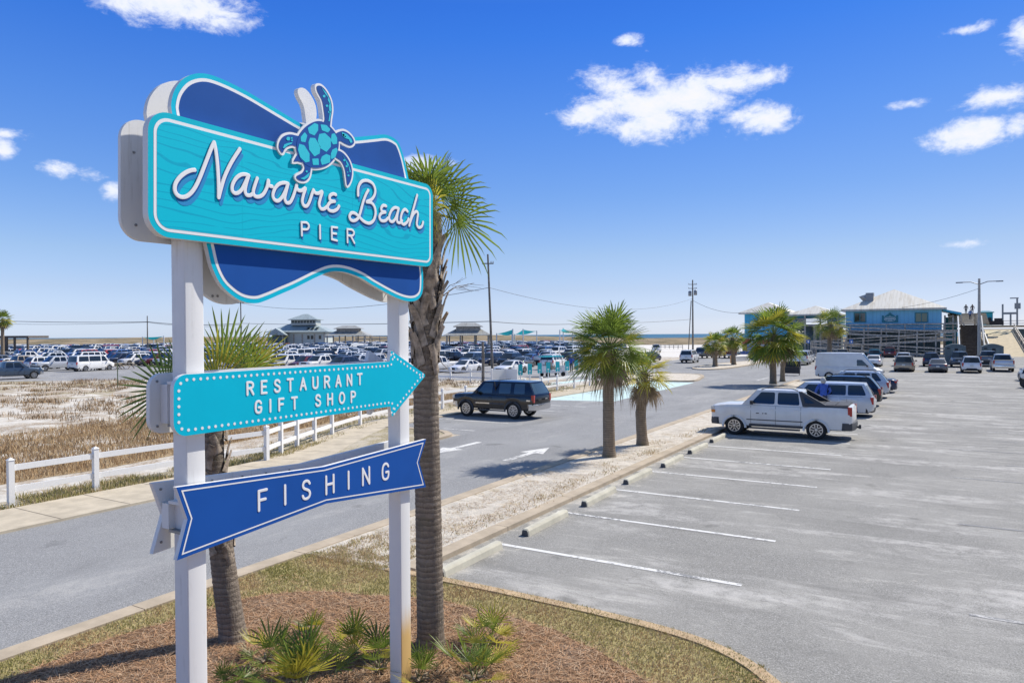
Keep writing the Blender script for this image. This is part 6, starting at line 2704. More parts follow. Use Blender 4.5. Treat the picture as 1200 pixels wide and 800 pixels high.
def pavilion(px, py, D, w, d, eave, mid, apex, label, name='beach_pavilion', rz=YAW):
    g = atd(px, py, D)
    g.z = 0
    r = thing(name, label, 'pavilion', g, rz)
    mb = MB()
    hip_roof(mb, -w / 2, w / 2, -d / 2, d / 2, eave, mid, w * .42, 'x')
    mb.build('lower_roof', M_ROOFT, r)
    mb = MB()
    mb.box((0, 0, mid - .25), (w * .5, d * .42, 1.0))
    mb.build('clerestory', M_WOODG, r)
    mb = MB()
    hip_roof(mb, -w * .31, w * .31, -d * .29, d * .29, mid + .3, apex, w * .3, 'x')
    mb.build('upper_roof', M_ROOFT, r)
    for x in (-w * .43, -w * .15, w * .15, w * .43):
        for y in (-d * .42, d * .42):
            mb = MB()
            mb.box((x, y, eave / 2), (.34, .34, eave))
            mb.build('post', M_WOODG, r)
    return r


pavilion(409, 402, 222, 13.6, 9, 4.1, 6.0, 7.2, 'open pavilion with a two-tier roof right of the beach house')
pavilion(549, 404, 172, 11.4, 8, 4.0, 5.8, 7.0, 'open pavilion with a two-tier roof left of the turquoise sails')
# long low boardwalk beyond the pavilions
g = atd(455, 400, 240)
g.z = 0
bw = thing('boardwalk', 'grey boardwalk on posts running out from the pavilion over the dunes', 'boardwalk', g, YAW)
mb = MB()
mb.box((0, 0, 2.9), (22, 2, .3))
mb.box((0, -1, 4.0), (22, .12, .12))
mb.box((0, -1, 3.5), (22, .1, .1))
mb.build('deck', M_WOODG, bw)
for i in range(9):
    mb = MB()
    mb.box((-10.6 + 2.65 * i, -1, 2.0), (.25, .25, 4.0))
    mb.build('post', M_WOODG, bw)


def sail(pxs, pys, D, label, corner_h):
    """three-cornered shade sail on white posts"""
    P = [atd(px, py, D + o) for (px, py), o in zip(pxs, pys)]
    c = sum(P, Vector()) / 3
    c.z = 0
    r = thing('shade_sail', label, 'shade sail', c)
    mb = MB()
    n = 8
    idx = {}
    cen = sum(P, Vector()) / 3
    for i in range(n + 1):
        for j in range(n + 1 - i):
            u_, v_ = i / n, j / n
            w_ = 1 - u_ - v_
            p = P[0] * u_ + P[1] * v_ + P[2] * w_
            e = 27 * u_ * v_ * w_ + 1.2 * (u_ * v_ + v_ * w_ + u_ * w_) * .6
            q_ = p + (cen - p) * (.16 * min(1, e)) + Vector((0, 0, -.55 * min(1, e)))
            idx[(i, j)] = len(mb.v)
            mb.v.append(tuple(q_ - c))
    for i in range(n):
        for j in range(n - i):
            mb.f.append((idx[i, j], idx[i + 1, j], idx[i, j + 1]))
            mb.mi.append(0)
            if j < n - i - 1:
                mb.f.append((idx[i + 1, j], idx[i + 1, j + 1], idx[i, j + 1]))
                mb.mi.append(0)
    mb.build('canopy', M_TURQS, r, 60)
    for p in P:
        mb = MB()
        q_ = p - c
        mb.tube([(q_.x, q_.y, 0), (q_.x, q_.y, q_.z + .15)], .14, 8)
        mb.build('post', M_WHITE, r, 40)
    return r


sail([(582, 391), (601, 386), (600, 392)], [0, 0, 9], 165, 'left turquoise shade sail beside the utility pole', 4)
sail([(603, 392), (613, 386), (629, 388)], [8, -2, 2], 165, 'right turquoise shade sail with a dipping middle', 4)
sail([(656, 387), (671, 389), (660, 385)], [0, 4, 10], 165, 'edge-on dark teal shade sail behind the round palm', 4)
sail([(167, 395), (180, 397), (192, 394)], [0, 6, 0], 190, 'small turquoise sail above the cars at the left', 4)

# dark flat-roofed picnic shelter at the left border, with a low fence
g = atd(14, 420, 138)
g.z = 0
sh = thing('picnic_shelter', 'dark flat-roofed picnic shelter at the left border of the lot', 'shelter', g, YAW)
mb = MB()
mb.box((0, 0, 4.2), (10.5, 6, .45))
mb.build('roof', M_WOODD, sh)
for x in (-4.9, -2.2, .7, 2.4, 4.9):
    mb = MB()
    mb.box((x, -2.6, 2), (.3 if x != .7 else .7, .3, 4))
    mb.build('post', M_WOODD, sh)
mb = MB()
for i in range(22):
    mb.box((-5.6 + .6 * i, -4.2, .8), (.42, .06, 1.5))
mb.box((.5, -4.15, 1.45), (13, .08, .12))
o = mb.build('picket_fence', M_WOODG, None, None, g)
o.rotation_euler = (0, 0, YAW)
tag(o, 'grey picket fence in front of the dark picnic shelter', 'fence')


def picnic(px, py, rz, label):
    g = G(px, py)
    r = thing('picnic_table', label, 'picnic table', g, rz, 'picnic tables by the far lot')
    mb = MB()
    mb.box((0, 0, .74), (1.8, .75, .05))
    mb.build('tabletop', M_WOODT, r)
    for y in (-.68, .68):
        mb = MB()
        mb.box((0, y, .44), (1.8, .26, .05))
        mb.build('bench', M_WOODT, r)
    for x in (-.65, .65):
        mb = MB()
        mb.beam((x, -.7, 0), (x, .2, .74), .08, .05, up=(1, 0, 0))
        mb.beam((x, .7, 0), (x, -.2, .74), .08, .05, up=(1, 0, 0))
        mb.box((x, 0, .42), (.05, 1.5, .08))
        mb.build('leg', M_WOODD, r)


picnic(104, 434, .5, 'leftmost picnic table under the white pickup')
picnic(120, 433.5, .55, 'second picnic table along the lot edge')
picnic(133, 433, .5, 'picnic table nearest to the thin green post')
picnic(148, 432, .5, 'picnic table behind the leaning palm fans')


# ------------------------------------------------------------------ utility poles and wires
def upole(px, base_py, top_py, D, label, arms, lean=0.0, r=.16, cans=False):
    g = atd(px, base_py, D)
    g.z = 0
    ztop = HCAM + (atd(px, top_py, D).z - HCAM)
    ro = thing('utility_pole', label, 'utility pole', g)
    mb = MB()
    tp = Vector((lean * math.cos(YAW), lean * math.sin(YAW), ztop))
    mb.tube([(0, 0, -.1), tp * .5, tp], [r, r * .85, r * .65], 10)
    mb.build('pole', M_POLE, ro, 40)
    for dz, wd in arms:
        mb = MB()
        c = tp + Vector((0, 0, -dz))
        dx = Vector((math.cos(YAW), math.sin(YAW), 0))
        mb.beam(c - dx * wd / 2, c + dx * wd / 2, .12, .12)
        for f in (-.46, 0.28, .46):
            q_ = c + dx * wd * f
            mb.tube([q_, q_ + Vector((0, 0, .28))], .045, 6)
        mb.build('crossarm', M_POLE, ro)
    if cans:
        for f, zz in ((-.62, 3.6), (.62, 3.4)):
            mb = MB()
            dx = Vector((math.cos(YAW), math.sin(YAW), 0)) * f
            c = tp + dx + Vector((0, 0, -zz))
            mb.lathe([(.3, 0), (.36, .08), (.36, 1.0), (.3, 1.1), (.1, 1.18)], 12, 0, 'Z', c)
            mb.build('transformer', M_GREYM, ro, 40)
        mb = MB()
        mb.tube([(-.9, -.4, 0), tp + Vector((-.35, 0, -4.6))], .1, 8)
        mb.build('brace', M_POLE, ro, 40)
    return g + tp


def wire(name, label, pts, sag, r=.022, n=14):
    mb = MB()
    P = []
    for a, c in zip(pts, pts[1:]):
        for k in range(n + (1 if c is pts[-1] else 0)):
            t_ = k / n
            P.append(a + (c - a) * t_ + Vector((0, 0, -sag * 4 * t_ * (1 - t_))))
    b = P[0].copy()
    mb.tube([p - b for p in P], r, 4)
    o = mb.build(name, M_WIRE, None, None, b)
    tag(o, label, 'wire', 'overhead wires')


p1 = upole(577, 432, 298, 84, 'tall leaning utility pole with one crossarm behind the black pickup', [(1.1, 1.35)], -.45)
p2 = upole(812, 412, 328, 158, 'utility pole with two crossarms and transformer cans right of the street palms', [(1.0, 1.9), (1.9, 1.9)], 0, .2, True)
p3 = upole(173, 410, 370, 165, 'short utility pole left of the left sign post', [], 0, .15)
p4 = upole(283, 405, 352, 160, 'utility pole rising between the small palm fans and the beach house', [(.6, 1.6)], -.1, .17)
L0 = atd(-90, 371, 170)
L1 = atd(-90, 376, 170)
A3, A4 = atd(173, 377.0, 165), atd(283, 378.8, 160)
M1, M2 = atd(573, 376.5, 84), atd(810, 374, 158)
wire('overhead_wire', 'thick low wire running along the horizon at the left', [L0 + Vector((0, 0, -.2)), A3, A4], .5, .06)
wire('overhead_wire', 'thin low wire just below the thick one at the left', [L1 + Vector((0, 0, .1)), A3 + Vector((0, 0, -.1)), A4 + Vector((0, 0, -.25))], .7, .035)
wire('overhead_wire', 'low wire passing over the beach house to the leaning pole', [A4, M1], .3, .04)
wire('overhead_wire', 'higher sagging wire under the sign to the leaning pole', [p4 + Vector((0, 0, -.6)), atd(573, 337, 84)], 1.9, .03)
wire('overhead_wire', 'long low wire from the leaning pole to the transformer pole', [M1, atd(680, 379, 118), M2], .25, .035)
wire('overhead_wire', 'thin wire sagging from the leaning pole behind the round palm', [atd(573, 337, 84), atd(811, 350, 158)], 2.5, .022)
wire('overhead_wire', 'wire dropping from the transformer pole towards the blue building', [atd(812, 352, 158), atd(875, 366, 150)], 1.0, .03)
wire('overhead_wire', 'thin wire crossing in front of the tan roof to the street lamp', [atd(985, 362, 130), atd(1147, 338, 112)], 1.3, .025)

# ------------------------------------------------------------------ pier building, ramps and boardwalk
YB = 139.0


def bx(px, py, y=YB):
    return ony(px, py, y)


xl, ze = bx(988, 363.5)
xr, _ = bx(1107, 362.5)
xa, za = bx(1046, 336.5)
zd = bx(1050, 379)[1]
PB_ = thing('pier_building', 'large bright blue building with a tan metal hip roof above the ramps', 'building', ((xl + xr) / 2, YB, 0))
w = xr - xl
cx0 = (xl + xr) / 2
mb = MB()
mb.box((0, 9, (zd - 1.3 + ze) / 2), (w - .8, 18, ze - zd + 1.5))
mb.build('wall', M_BLUE2, PB_)
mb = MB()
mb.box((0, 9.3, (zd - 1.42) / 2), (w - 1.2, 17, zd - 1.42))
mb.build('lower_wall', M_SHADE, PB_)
mb = MB()
hip_roof(mb, -w / 2 - .3, w / 2 + .3, -.9, 19, ze + .1, za, 4, 'y', .3)
ro = mb.build('roof', M_ROOF, PB_)
xc, zc_ = bx(1017, 347)
mb = MB()
mb.box((xc - cx0 + .1, 3.4, zc_ - .6), (1.25, 2.0, 2.6))
mb.add([(xc - cx0 - .5, 2.3, zc_ - .2), (xc - cx0 - .5, 4.2, zc_ - .2), (xc - cx0 - 1.7, 3.2, zc_ + .1), (xc - cx0 - .5, 3.2, zc_ + .5), (xc - cx0 - .5, 3.2, zc_ - 1.4)], [(0, 2, 3), (1, 3, 2), (0, 4, 2), (1, 2, 4), (0, 3, 1, 4)])
mb.build('roof_vent', M_GREYM, ro)
for (p0, p1_, mm) in ((1001, 1014.5, M_GREYM), (1072.5, 1087, M_WING)):
    x0, z1 = bx(p0, 366.5)
    x1, z0 = bx(p1_, 377.2)
    mb = MB()
    for xx in (x0, x1):
        mb.box((xx - cx0, -.03, (z0 + z1) / 2), (.16, .12, z1 - z0))
    for z_ in (z0, z1):
        mb.box(((x0 + x1) / 2 - cx0, -.034, z_), (x1 - x0, .12, .16))
    mb.box(((x0 + x1) / 2 - cx0, -.035, (z0 + z1) / 2), (.1, .1, z1 - z0))
    fr = mb.build('window', M_TEALT, PB_)
    mb = MB()
    mb.box(((x0 + x1) / 2 - cx0, -.012, (z0 + z1) / 2), (x1 - x0, .03, z1 - z0))
    mb.build('pane', M_WING if mm is M_WING else M_WIN, fr)
# signboard on the facade
x0, z1 = bx(1033.5, 369)
x1, z0 = bx(1052.5, 377.5)
sb = thing('facade_sign', 'dark teal signboard with white lettering on the blue facade', 'sign', ((x0 + x1) / 2, YB - .08, (z0 + z1) / 2))
mb = MB()
ww, hh_ = (x1 - x0) / 2, (z1 - z0) / 2
op = spline([(-ww, -hh_), (-ww, hh_ * .9), (-ww * .6, hh_ * .75), (-ww * .35, hh_ * 1.05), (-ww * .15, hh_ * 1.3), (0, hh_ * 1.75), (ww * .15, hh_ * 1.3), (ww * .35, hh_ * 1.05), (ww * .6, hh_ * .75), (ww, hh_ * .9), (ww, -hh_)], 1)
vs = [(x, -.05, z) for x, z in op] + [(x, .05, z) for x, z in op]
n = len(op)
mb.add(vs, [tuple(range(n))[::-1], tuple(range(n, 2 * n))] + [(i, n + i, n + (i + 1) % n, (i + 1) % n) for i in range(n)][::1])
mb.build('board', M_TEALT, sb)
mb = MB()
ov = [(ww * .72 * math.cos(k * PI / 10), hh_ * .62 * math.sin(k * PI / 10) - hh_ * .1) for k in range(20)]
ov2 = [(x * .93, z * .88) for x, z in ov]
for i in range(20):
    j = (i + 1) % 20
    mb.add([(ov[i][0], -.062, ov[i][1]), (ov[j][0], -.062, ov[j][1]), (ov2[j][0], -.062, ov2[j][1]), (ov2[i][0], -.062, ov2[i][1])], [(0, 1, 2, 3)])
for k in range(8):
    mb.box((-ww * .5 + ww * k / 7.0, -.062, -.04), (ww * .085, .03, hh_ * .42))
mb.box((0, -.062, -hh_ * .5), (ww * .5, .03, hh_ * .1))
for x in (-.75, 0, .75):
    mb.box((x * ww * .9, -.062, hh_ * .62), (ww * .09, .03, hh_ * .16))
mb.build('lettering', mat('pale_aqua_letters', (.75, .85, .86), .5), sb)
# lower side wing with flat roof, right of the main block
x2, z2 = bx(1127, 366)
mb = MB()
mb.add([(xr - cx0 - .3, .6, ze - .1), (x2 - cx0, .6, z2), (x2 - cx0, 9, z2), (xr - cx0 - .3, 9, ze - .1), (xr - cx0 - .3, .6, ze - .45), (x2 - cx0, .6, z2 - .35), (x2 - cx0, 9, z2 - .35), (xr - cx0 - .3, 9, ze - .45)],
       [(0, 1, 2, 3), (4, 7, 6, 5), (0, 4, 5, 1), (1, 5, 6, 2), (2, 6, 7, 3)])
mb.build('porch_roof', M_BLUE, PB_)
mb = MB()
mb.box(((xr + x2) / 2 - cx0 - .2, 7.5, (zd + z2) / 2 - .3), (x2 - xr - .6, 3, z2 - zd - .7))
mb.box(((xr + x2) / 2 - cx0 - .2, 7, zd / 2), (x2 - xr - .6, 3, zd - .4))
mb.build('porch_wall', M_TEALT, PB_)
for f in (.02, .5, .98):
    mb = MB()
    xx = xr - cx0 + (x2 - xr) * f
    mb.box((xx, 1.0, (z2 - .4 + 0) / 2), (.25, .25, z2 - .4))
    mb.build('porch_post', M_WOODG, PB_)

# left wing and the open middle block
for (e0, e1, eap, ey, ay, y0, lab, open_) in ((866, 926, 897, 366.5, 353.5, 150, 'left wing of the pier complex, blue with a tan hip roof behind the bushy palm', False),
                                              (921, 985, 946, 368.5, 357.5, 146, 'open middle block of the pier complex with a tan hip roof', True)):
    xa0, ze0 = ony(e0, ey, y0)
    xa1, _ = ony(e1, ey, y0)
    _, zap = ony(eap, ay, y0)
    cxm = (xa0 + xa1) / 2
    r_ = thing('pier_wing', lab, 'building', (cxm, y0, 0))
    wd = xa1 - xa0
    mb = MB()
    hip_roof(mb, -wd / 2, wd / 2, -.6, 12, ze0, zap, 3, 'y', .3)
    mb.build('roof', M_ROOF, r_)
    if not open_:
        mb = MB()
        mb.box((.2, 6, ze0 / 2 + 1.4), (wd - 1.6, 11, ze0 - 2.9))
        mb.build('wall', M_BLUE, r_)
        mb = MB()
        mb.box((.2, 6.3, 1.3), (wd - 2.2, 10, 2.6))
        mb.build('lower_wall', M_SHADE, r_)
    else:
        zf = ony(946, 380, y0)[1]
        mb = MB()
        mb.box((0, 6, zf - .2), (wd - .8, 11, .4))
        mb.build('floor', M_WOODG, r_)
        mb = MB()
        mb.box((-wd * .38, 6, (zf + ze0) / 2), (wd * .16, 10, ze0 - zf - .2))
        mb.box((wd * .36, 6, (zf + ze0) / 2), (wd * .22, 10, ze0 - zf - .2))
        mb.box((0, .2, ze0 - .55), (wd - 1, .3, .7))
        mb.build('wall', M_TEALT, r_)
        mb = MB()
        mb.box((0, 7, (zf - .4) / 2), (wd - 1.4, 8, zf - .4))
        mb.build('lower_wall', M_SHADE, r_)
        for f in (-.46, -.14, .14, .46):
            mb = MB()
            mb.box((wd * f, -.1, ze0 / 2), (.3, .3, ze0))
            mb.build('post', M_WOODG, r_)
        mb = MB()
        for z_ in (.45, .75, 1.1):
            mb.box((0, -.3, zf + z_), (wd - .8, .1, .12))
        mb.build('handrail', M_WOODG, r_)


# three switchback ramps of weathered wood
def ramp(y, x0, z0, x1, z1, label, wide=1.5, gap=2.5):
    r = thing('access_ramp', label, 'ramp', (x0, y, 0), 0, 'switchback ramps')
    mb = MB()
    A_0, A_1 = Vector((0, 0, z0)), Vector((x1 - x0, 0, z1))
    mb.beam(A_0 + Vector((0, wide / 2, -.05)), A_1 + Vector((0, wide / 2, -.05)), wide, .34)
    mb.build('deck', M_WOODG, r)
    for off in (0, wide):
        for hz_, hh2 in (((1.1, .2), (.6, .1)) if off == 0 else ((1.1, .2),)):
            mb = MB()
            mb.beam(A_0 + Vector((0, off, hz_)), A_1 + Vector((0, off, hz_)), .1, hh2)
            mb.build('handrail', M_WOODG, r)
    n_ = int(abs(x1 - x0) / gap)
    for k in range(n_ + 1):
        f = k / n_
        p = A_0 + (A_1 - A_0) * f
        for off in (-.06,):
            mb = MB()
            hgt_ = p.z + 1.1
            mb.box((p.x, off, hgt_ / 2), (.19, .15, hgt_))
            mb.build('post', M_WOODG, r)
    return r


xL, _ = ony(952, 388, 133)
xR, _ = ony(1128, 388, 133)
zD = zd - .3
zL = zd - 1.25
ramp(131.2, xR - 1, .15, xL, zL * .34, 'lowest switchback ramp of grey wood, rising to the left')
ramp(133.2, xL, zL * .34, xR - 1, zL * .67, 'middle switchback ramp of grey wood, rising to the right')
ramp(135.2, xR - 1, zL * .67, xL, zL * .98, 'upper switchback ramp of grey wood under the blue facade')
ramp(137.2, xL, zL, xR + .3, zL, 'level wooden landing along the blue facade')

# stairs and the tan ramp up to the pier deck, the deck itself
xs0, zs0 = ony(1121, 401, 128)
xs1, _ = ony(1158, 401, 128)
st = thing('wooden_stairs', 'dark wooden stairs with pale side rails climbing to the pier deck', 'stairs', ((xs0 + xs1) / 2, 128, 0))
wS = xs1 - xs0 - .8
mb = MB()
NS = 24
for k in range(NS):
    mb.box((0, .4 * k, zD * (k + .5) / NS), (wS - .6, .46, .06))
    mb.box((0, .4 * k + .21, zD * (k + .5) / NS - .13), (wS - .6, .03, .2))
mb.build('treads', M_WOODD, st)
for sg in (-1, 1):
    mb = MB()
    a0, a1 = Vector((sg * wS / 2, -.3, .5)), Vector((sg * wS / 2, .4 * NS, zD + .6))
    mb.beam(a0, a1, .12, .9)
    mb.beam(a0 + Vector((0, 0, .75)), a1 + Vector((0, 0, .75)), .16, .14)
    mb.build('side_rail', M_WHITEB if sg < 0 else M_POSTW, st)
xd0 = xR + .2
tx0, _ = ony(1164, 417, 137)
dk = thing('pier_deck', 'raised pier deck of pale planks with railings at the right', 'deck', (xd0, 138, 0))
wN = tx0 - 1.4 - xd0
mb = MB()
mb.box((wN / 2, 19, zD - .15), (wN, 18, .3))
mb.box((12, 36, zD - .16), (27, 15.8, .3))
mb.build('planks', M_WOODT, dk)
mb = MB()
for z_ in (.5, 1.05):
    mb.box((12, 43.6, zD + z_), (27, .1, .12))
mb.build('handrail', M_WOODG, dk)
for k in range(4):
    mb = MB()
    mb.box((.3 + k * (wN - .5) / 3, 10.3, zD / 2 - .2), (.28, .28, zD - .4))
    mb.build('post', M_WOODG, dk)
mb = MB()
mb.box((wN / 2, 16, zD / 2 - .3), (wN, .3, zD - .6))
mb.box((12, 29, zD / 2 - .35), (24, .3, zD - .7))
mb.build('lower_wall', M_SHADE, dk)
# sloping slatted walkway above the stairs
x0_, z0_ = ony(1108, 378, 141)
x1_, z1_ = ony(1149, 370, 146)
ww_ = thing('slatted_walkway', 'pale slatted walkway rising behind the stairs', 'walkway', (xs0 - .3, 138, 0))
mb = MB()
for k in range(16):
    f = k / 15
    mb.box(((xs1 - xs0) / 2 + .2, .3 + f * 9, zD + .06 + f * 1.9), (xs1 - xs0 + 1.6, .42, .1))
mb.build('slats', M_WOODT, ww_)
mb = MB()
mb.box(((xs1 - xs0) / 2 + .2, 12.3, zD + 1.88), (xs1 - xs0 + 1.6, 5.6, .16))
mb.build('landing', M_WOODT, ww_)
for f in (.1, .9):
    mb = MB()
    mb.box(((xs1 - xs0) * f, 14.6, (zD + 1.8) / 2), (.28, .28, zD + 1.8))
    mb.build('post', M_WOODG, ww_)
mb = MB()
for f in (.15, .85):
    mb.beam(((xs1 - xs0) * f, .2, zD - .1), ((xs1 - xs0) * f, 9.4, zD + 1.85), .2, .25)
mb.build('stringers', M_WOODG, ww_)
tx0, _ = ony(1164, 417, 137)
tx1, _ = ony(1206, 417, 137)
tr = thing('tan_ramp', 'broad tan concrete ramp sloping up to the pier deck at the right border', 'ramp', (tx0, 137, 0))
mb = MB()
wR = tx1 - tx0
L_ = 28
zT = ony(1178, 386, 137 + L_)[1]
mb.add([(0, 0, 0), (wR, 0, 0), (wR, L_, zT), (0, L_, zT), (0, L_, 0), (wR, L_, 0)], [(0, 1, 2, 3), (0, 3, 4), (1, 5, 2), (3, 2, 5, 4)])
mb.build('slope', concrete('tan_ramp_concrete', (.55, .47, .33)), tr)
for x, mm in ((-.25, M_WHITEB), (-.8, M_WOODG), (wR + .2, M_WOODG)):
    mb = MB()
    mb.beam((x, 0, .45), (x, L_, zT + .5), .16, .9 if mm is M_WHITEB else .16)
    if mm is not M_WHITEB:
        for k in range(8):
            f = k / 7
            mb.box((x, L_ * f, (zT * f + .6) / 2), (.18, .18, zT * f + .6))
        mb.beam((x, 0, 1.0), (x, L_, zT + 1.05), .14, .14)
    mb.build('side_rail', mm, tr)
# little things up on the deck
x0_, z0_ = ony(1147, 377, 160)
x1_, _ = ony(1163, 377, 160)
ks = thing('deck_kiosk', 'small turquoise kiosk on the pier deck right of the street lamp', 'kiosk', ((x0_ + x1_) / 2, 160, zD))
mb = MB()
mb.box((0, 0, 1.2), (x1_ - x0_, 2.4, 2.4))
mb.build('wall', M_TURQ, ks)
mb = MB()
hip_roof(mb, -(x1_ - x0_) / 2 - .2, (x1_ - x0_) / 2 + .2, -1.5, 1.5, 2.45, 2.75, 1, 'x')
mb.build('roof', M_TEALT, ks)
gp = thing('deck_gantry', 'grey post frame with hanging sign at the head of the tan ramp', 'frame', (ony(1175, 386, 164)[0], 164, zD))
wg = ony(1192, 386, 164)[0] - ony(1175, 386, 164)[0]
for xx, h in ((0, 4.0), (wg * .55, 2.3), (wg, 5.2)):
    mb = MB()
    mb.box((xx, 0, h / 2), (.28, .28, h))
    mb.build('post', M_GREYM, gp)
mb = MB()
mb.box((wg / 2, 0, 2.25), (wg, .3, .4))
mb.box((wg * .8, 0, 5.1), (wg * .6, .2, .2))
mb.build('beam', M_GREYM, gp)
mb = MB()
mb.box((wg * 1.02, -.2, 3.6), (.95, .1, 1.1))
mb.build('sign_plate', M_GREYM, gp)
for (px_, lab) in ((1166, 'dark bench of stacked gear on the deck head of the ramp'),):
    x0_, z0_ = ony(px_, 384, 158)
    mb = MB()
    mb.box((0, 0, .4), (2.6, 1, .8))
    mb.box((.5, 0, 1.0), (1.2, .9, .5))
    mb.box((-.8, .1, 1.1), (.5, .5, .6))
    o = mb.build('gear_pile', M_TRIM, None, None, (x0_, 158, zD))
    tag(o, lab, 'gear')

# portable toilets
M_PT = mat('toilet_grey_green', (.13, .165, .165), .55, var=.08)
pt = thing('portable_toilet', 'grey portable toilet left of the street lamp', 'portable toilet', (0, 0, 0), 0, 'portable toilets')
mb = MB()
wq = 2.2
prof = [(-wq / 2, 0), (-wq / 2, 2.2)] + [(-wq / 2 + wq * k / 8, 2.2 + .32 * math.sin(PI * k / 8)) for k in range(1, 8)] + [(wq / 2, 2.2), (wq / 2, 0)]
n = len(prof)
vs = [(x, 0, z) for x, z in prof] + [(x, 2.1, z) for x, z in prof]
mb.add(vs, [tuple(range(n))[::-1], tuple(range(n, 2 * n))] + [(i, n + i, n + (i + 1) % n, (i + 1) % n)[::-1] for i in range(n)])
mb.build('shell', M_PT, pt, 30)
mb = MB()
mb.box((.1, -.02, 1.05), (1.15, .05, 2.0))
dr = mb.build('door', mat('toilet_door', (.16, .2, .2), .55), pt)
mb = MB()
mb.box((.1, -.05, 1.72), (.36, .03, .5))
mb.build('notice', M_TRIM, dr)
mb = MB()
mb.box((-.75, -.02, 1.95), (.3, .04, .16))
mb.build('vent', M_TRIM, pt)
pt.location = (2.05, 103.5, .01)
copy_thing(pt, (5.95, 104.5, .01), 0, 'grey portable toilet right of the street lamp', 'portable toilets')

# double street lamp
yl = 108.0
xk, _ = ony(1147.5, 400, yl)
zt_ = ony(1147.5, 331, yl)[1]
lp = thing('street_lamp', 'concrete street lamp with two long arms in front of the ramps', 'street lamp', (xk, yl, 0))
mb = MB()
mb.tube([(0, 0, 0), (0, 0, zt_ * .5), (0, 0, zt_ + .5)], [.22, .18, .13], 12)
mb.build('pole', M_CONCP, lp, 40)
for sg in (-1, 1):
    mb = MB()
    mb.tube([(0, 0, zt_ - .25), (sg * .9, 0, zt_ + .1), (sg * 1.8, 0, zt_ + .1)], .055, 8)
    arm = mb.build('arm', M_GREYM, lp, 40)
    mb = MB()
    mb.box((sg * 2.15, 0, zt_ + .08), (.75, .3, .14))
    mb.build('lamp_head', M_GREYM, arm)
# small accessible-parking signs on posts before the ramps
for px_, lab in ((947, 'small blue parking sign on a post behind the white pickup'), (997.5, 'small blue parking sign on a post left of the ramps')):
    g = ony(px_, 400, 128)
    r_ = thing('parking_sign', lab, 'sign', (g[0], 128, 0), 0, 'blue parking signs')
    mb = MB()
    mb.tube([(0, 0, 0), (0, 0, ony(px_, 397, 128)[1])], .05, 6)
    mb.build('post', M_GREYM, r_)
    mb = MB()
    mb.box((0, -.06, ony(px_, 400, 128)[1]), (.55, .04, .62))
    pl_ = mb.build('plate', mat('sign_blue', (.03, .14, .5), .5), r_)
    mb = MB()
    mb.box((.05, -.09, ony(px_, 400.3, 128)[1]), (.22, .02, .3))
    mb.build('symbol', M_LETTER, pl_)

# food trailer painted in bright panels, left of the bushy palm
x0_, _ = ony(870, 412, 121)
x1_, _ = ony(905, 412, 121)
wF = x1_ - x0_
ft = thing('food_trailer', 'food trailer painted in red, yellow, blue and orange panels beside the bushy palm', 'food trailer', ((x0_ + x1_) / 2, 121, 0))
mb = MB()
mb.box((0, 1.2, 1.95), (wF, 2.4, 2.5))
mb.build('body', PAINTS['white'], ft)
for i, (c_, f0, f1, z0_, z1_) in enumerate([((.55, .07, .05), -.5, -.2, 2.3, 3.1), ((.65, .42, .06), -.5, -.34, 1.1, 2.25), ((.3, .45, .62), -.33, -.05, 1.1, 2.25), ((.6, .28, .07), -.05, .08, 1.1, 2.0), ((.6, .17, .07), .0, .42, 2.2, 3.05), ((.6, .62, .6), .1, .5, 1.0, 2.1)]):
    mb = MB()
    mb.box((wF * (f0 + f1) / 2, -.02, (z0_ + z1_) / 2), (wF * (f1 - f0), .05, z1_ - z0_))
    mb.build('painted_panel', mat('panel_%d' % i, c_, .5, var=.25, vs=2), ft)
for x in (-.9, .1):
    mb = MB()
    mb.lathe([(.38, -.12), (.4, 0), (.38, .12)], 14, 0, 'Y', (x, .2, .4))
    mb.build('wheel', M_RUBBER, ft)
mb = MB()
mb.beam((-wF / 2, 1.2, .6), (-wF / 2 - 1.4, 1.2, .55), .15, .12)
mb.build('tow_bar', M_TRIM, ft)
# flat trailer parked before it
fx = G(886, 421)
fl = thing('flat_trailer', 'low blue flat trailer parked in front of the painted food trailer', 'trailer', fx)
mb = MB()
mb.box((0, 0, .85), (4.4, 1.8, .18))
mb.box((0, -.88, 1.1), (4.4, .06, .3))
mb.build('bed', PAINTS['blue'], fl)
for x in (-.5, .4):
    mb = MB()
    mb.lathe([(.36, -.1), (.38, 0), (.36, .1)], 12, 0, 'Y', (x, -.95, .38))
    mb.build('wheel', M_RUBBER, fl)
mb = MB()
mb.beam((-2.2, 0, .8), (-3.4, 0, .6), .12, .1)
mb.build('tow_bar', M_TRIM, fl)
# blocky white rock / stair at the beach crossover seen left of the small palms
g = G(827, 412)
o_ = thing('beach_stairs', 'white walled beach stairs behind the dark grey SUV', 'stairs', g, YAW)
mb = MB()
for k in range(7):
    mb.box((.35 * k, 0, .25 + .25 * k), (.4, 2.2, .5 + .5 * k))
mb.build('steps', M_WHITEB, o_)
mb = MB()
mb.beam((-.4, -1.2, 1.2), (2.6, -1.2, 4.2), .15, .15)
mb.beam((-.4, 1.2, 1.2), (2.6, 1.2, 4.2), .15, .15)
mb.build('side_rail', M_WOODG, o_)
mb = MB()
mb.tube([(0, 0, 0), (0, 0, 1.1)], .14, 8)
o = mb.build('bollard', mat('orange_paint', (.6, .28, .06), .6), None, 40, G(857, 426))
tag(o, 'orange marker post on the kerbed palm island between the two palms', 'marker post')
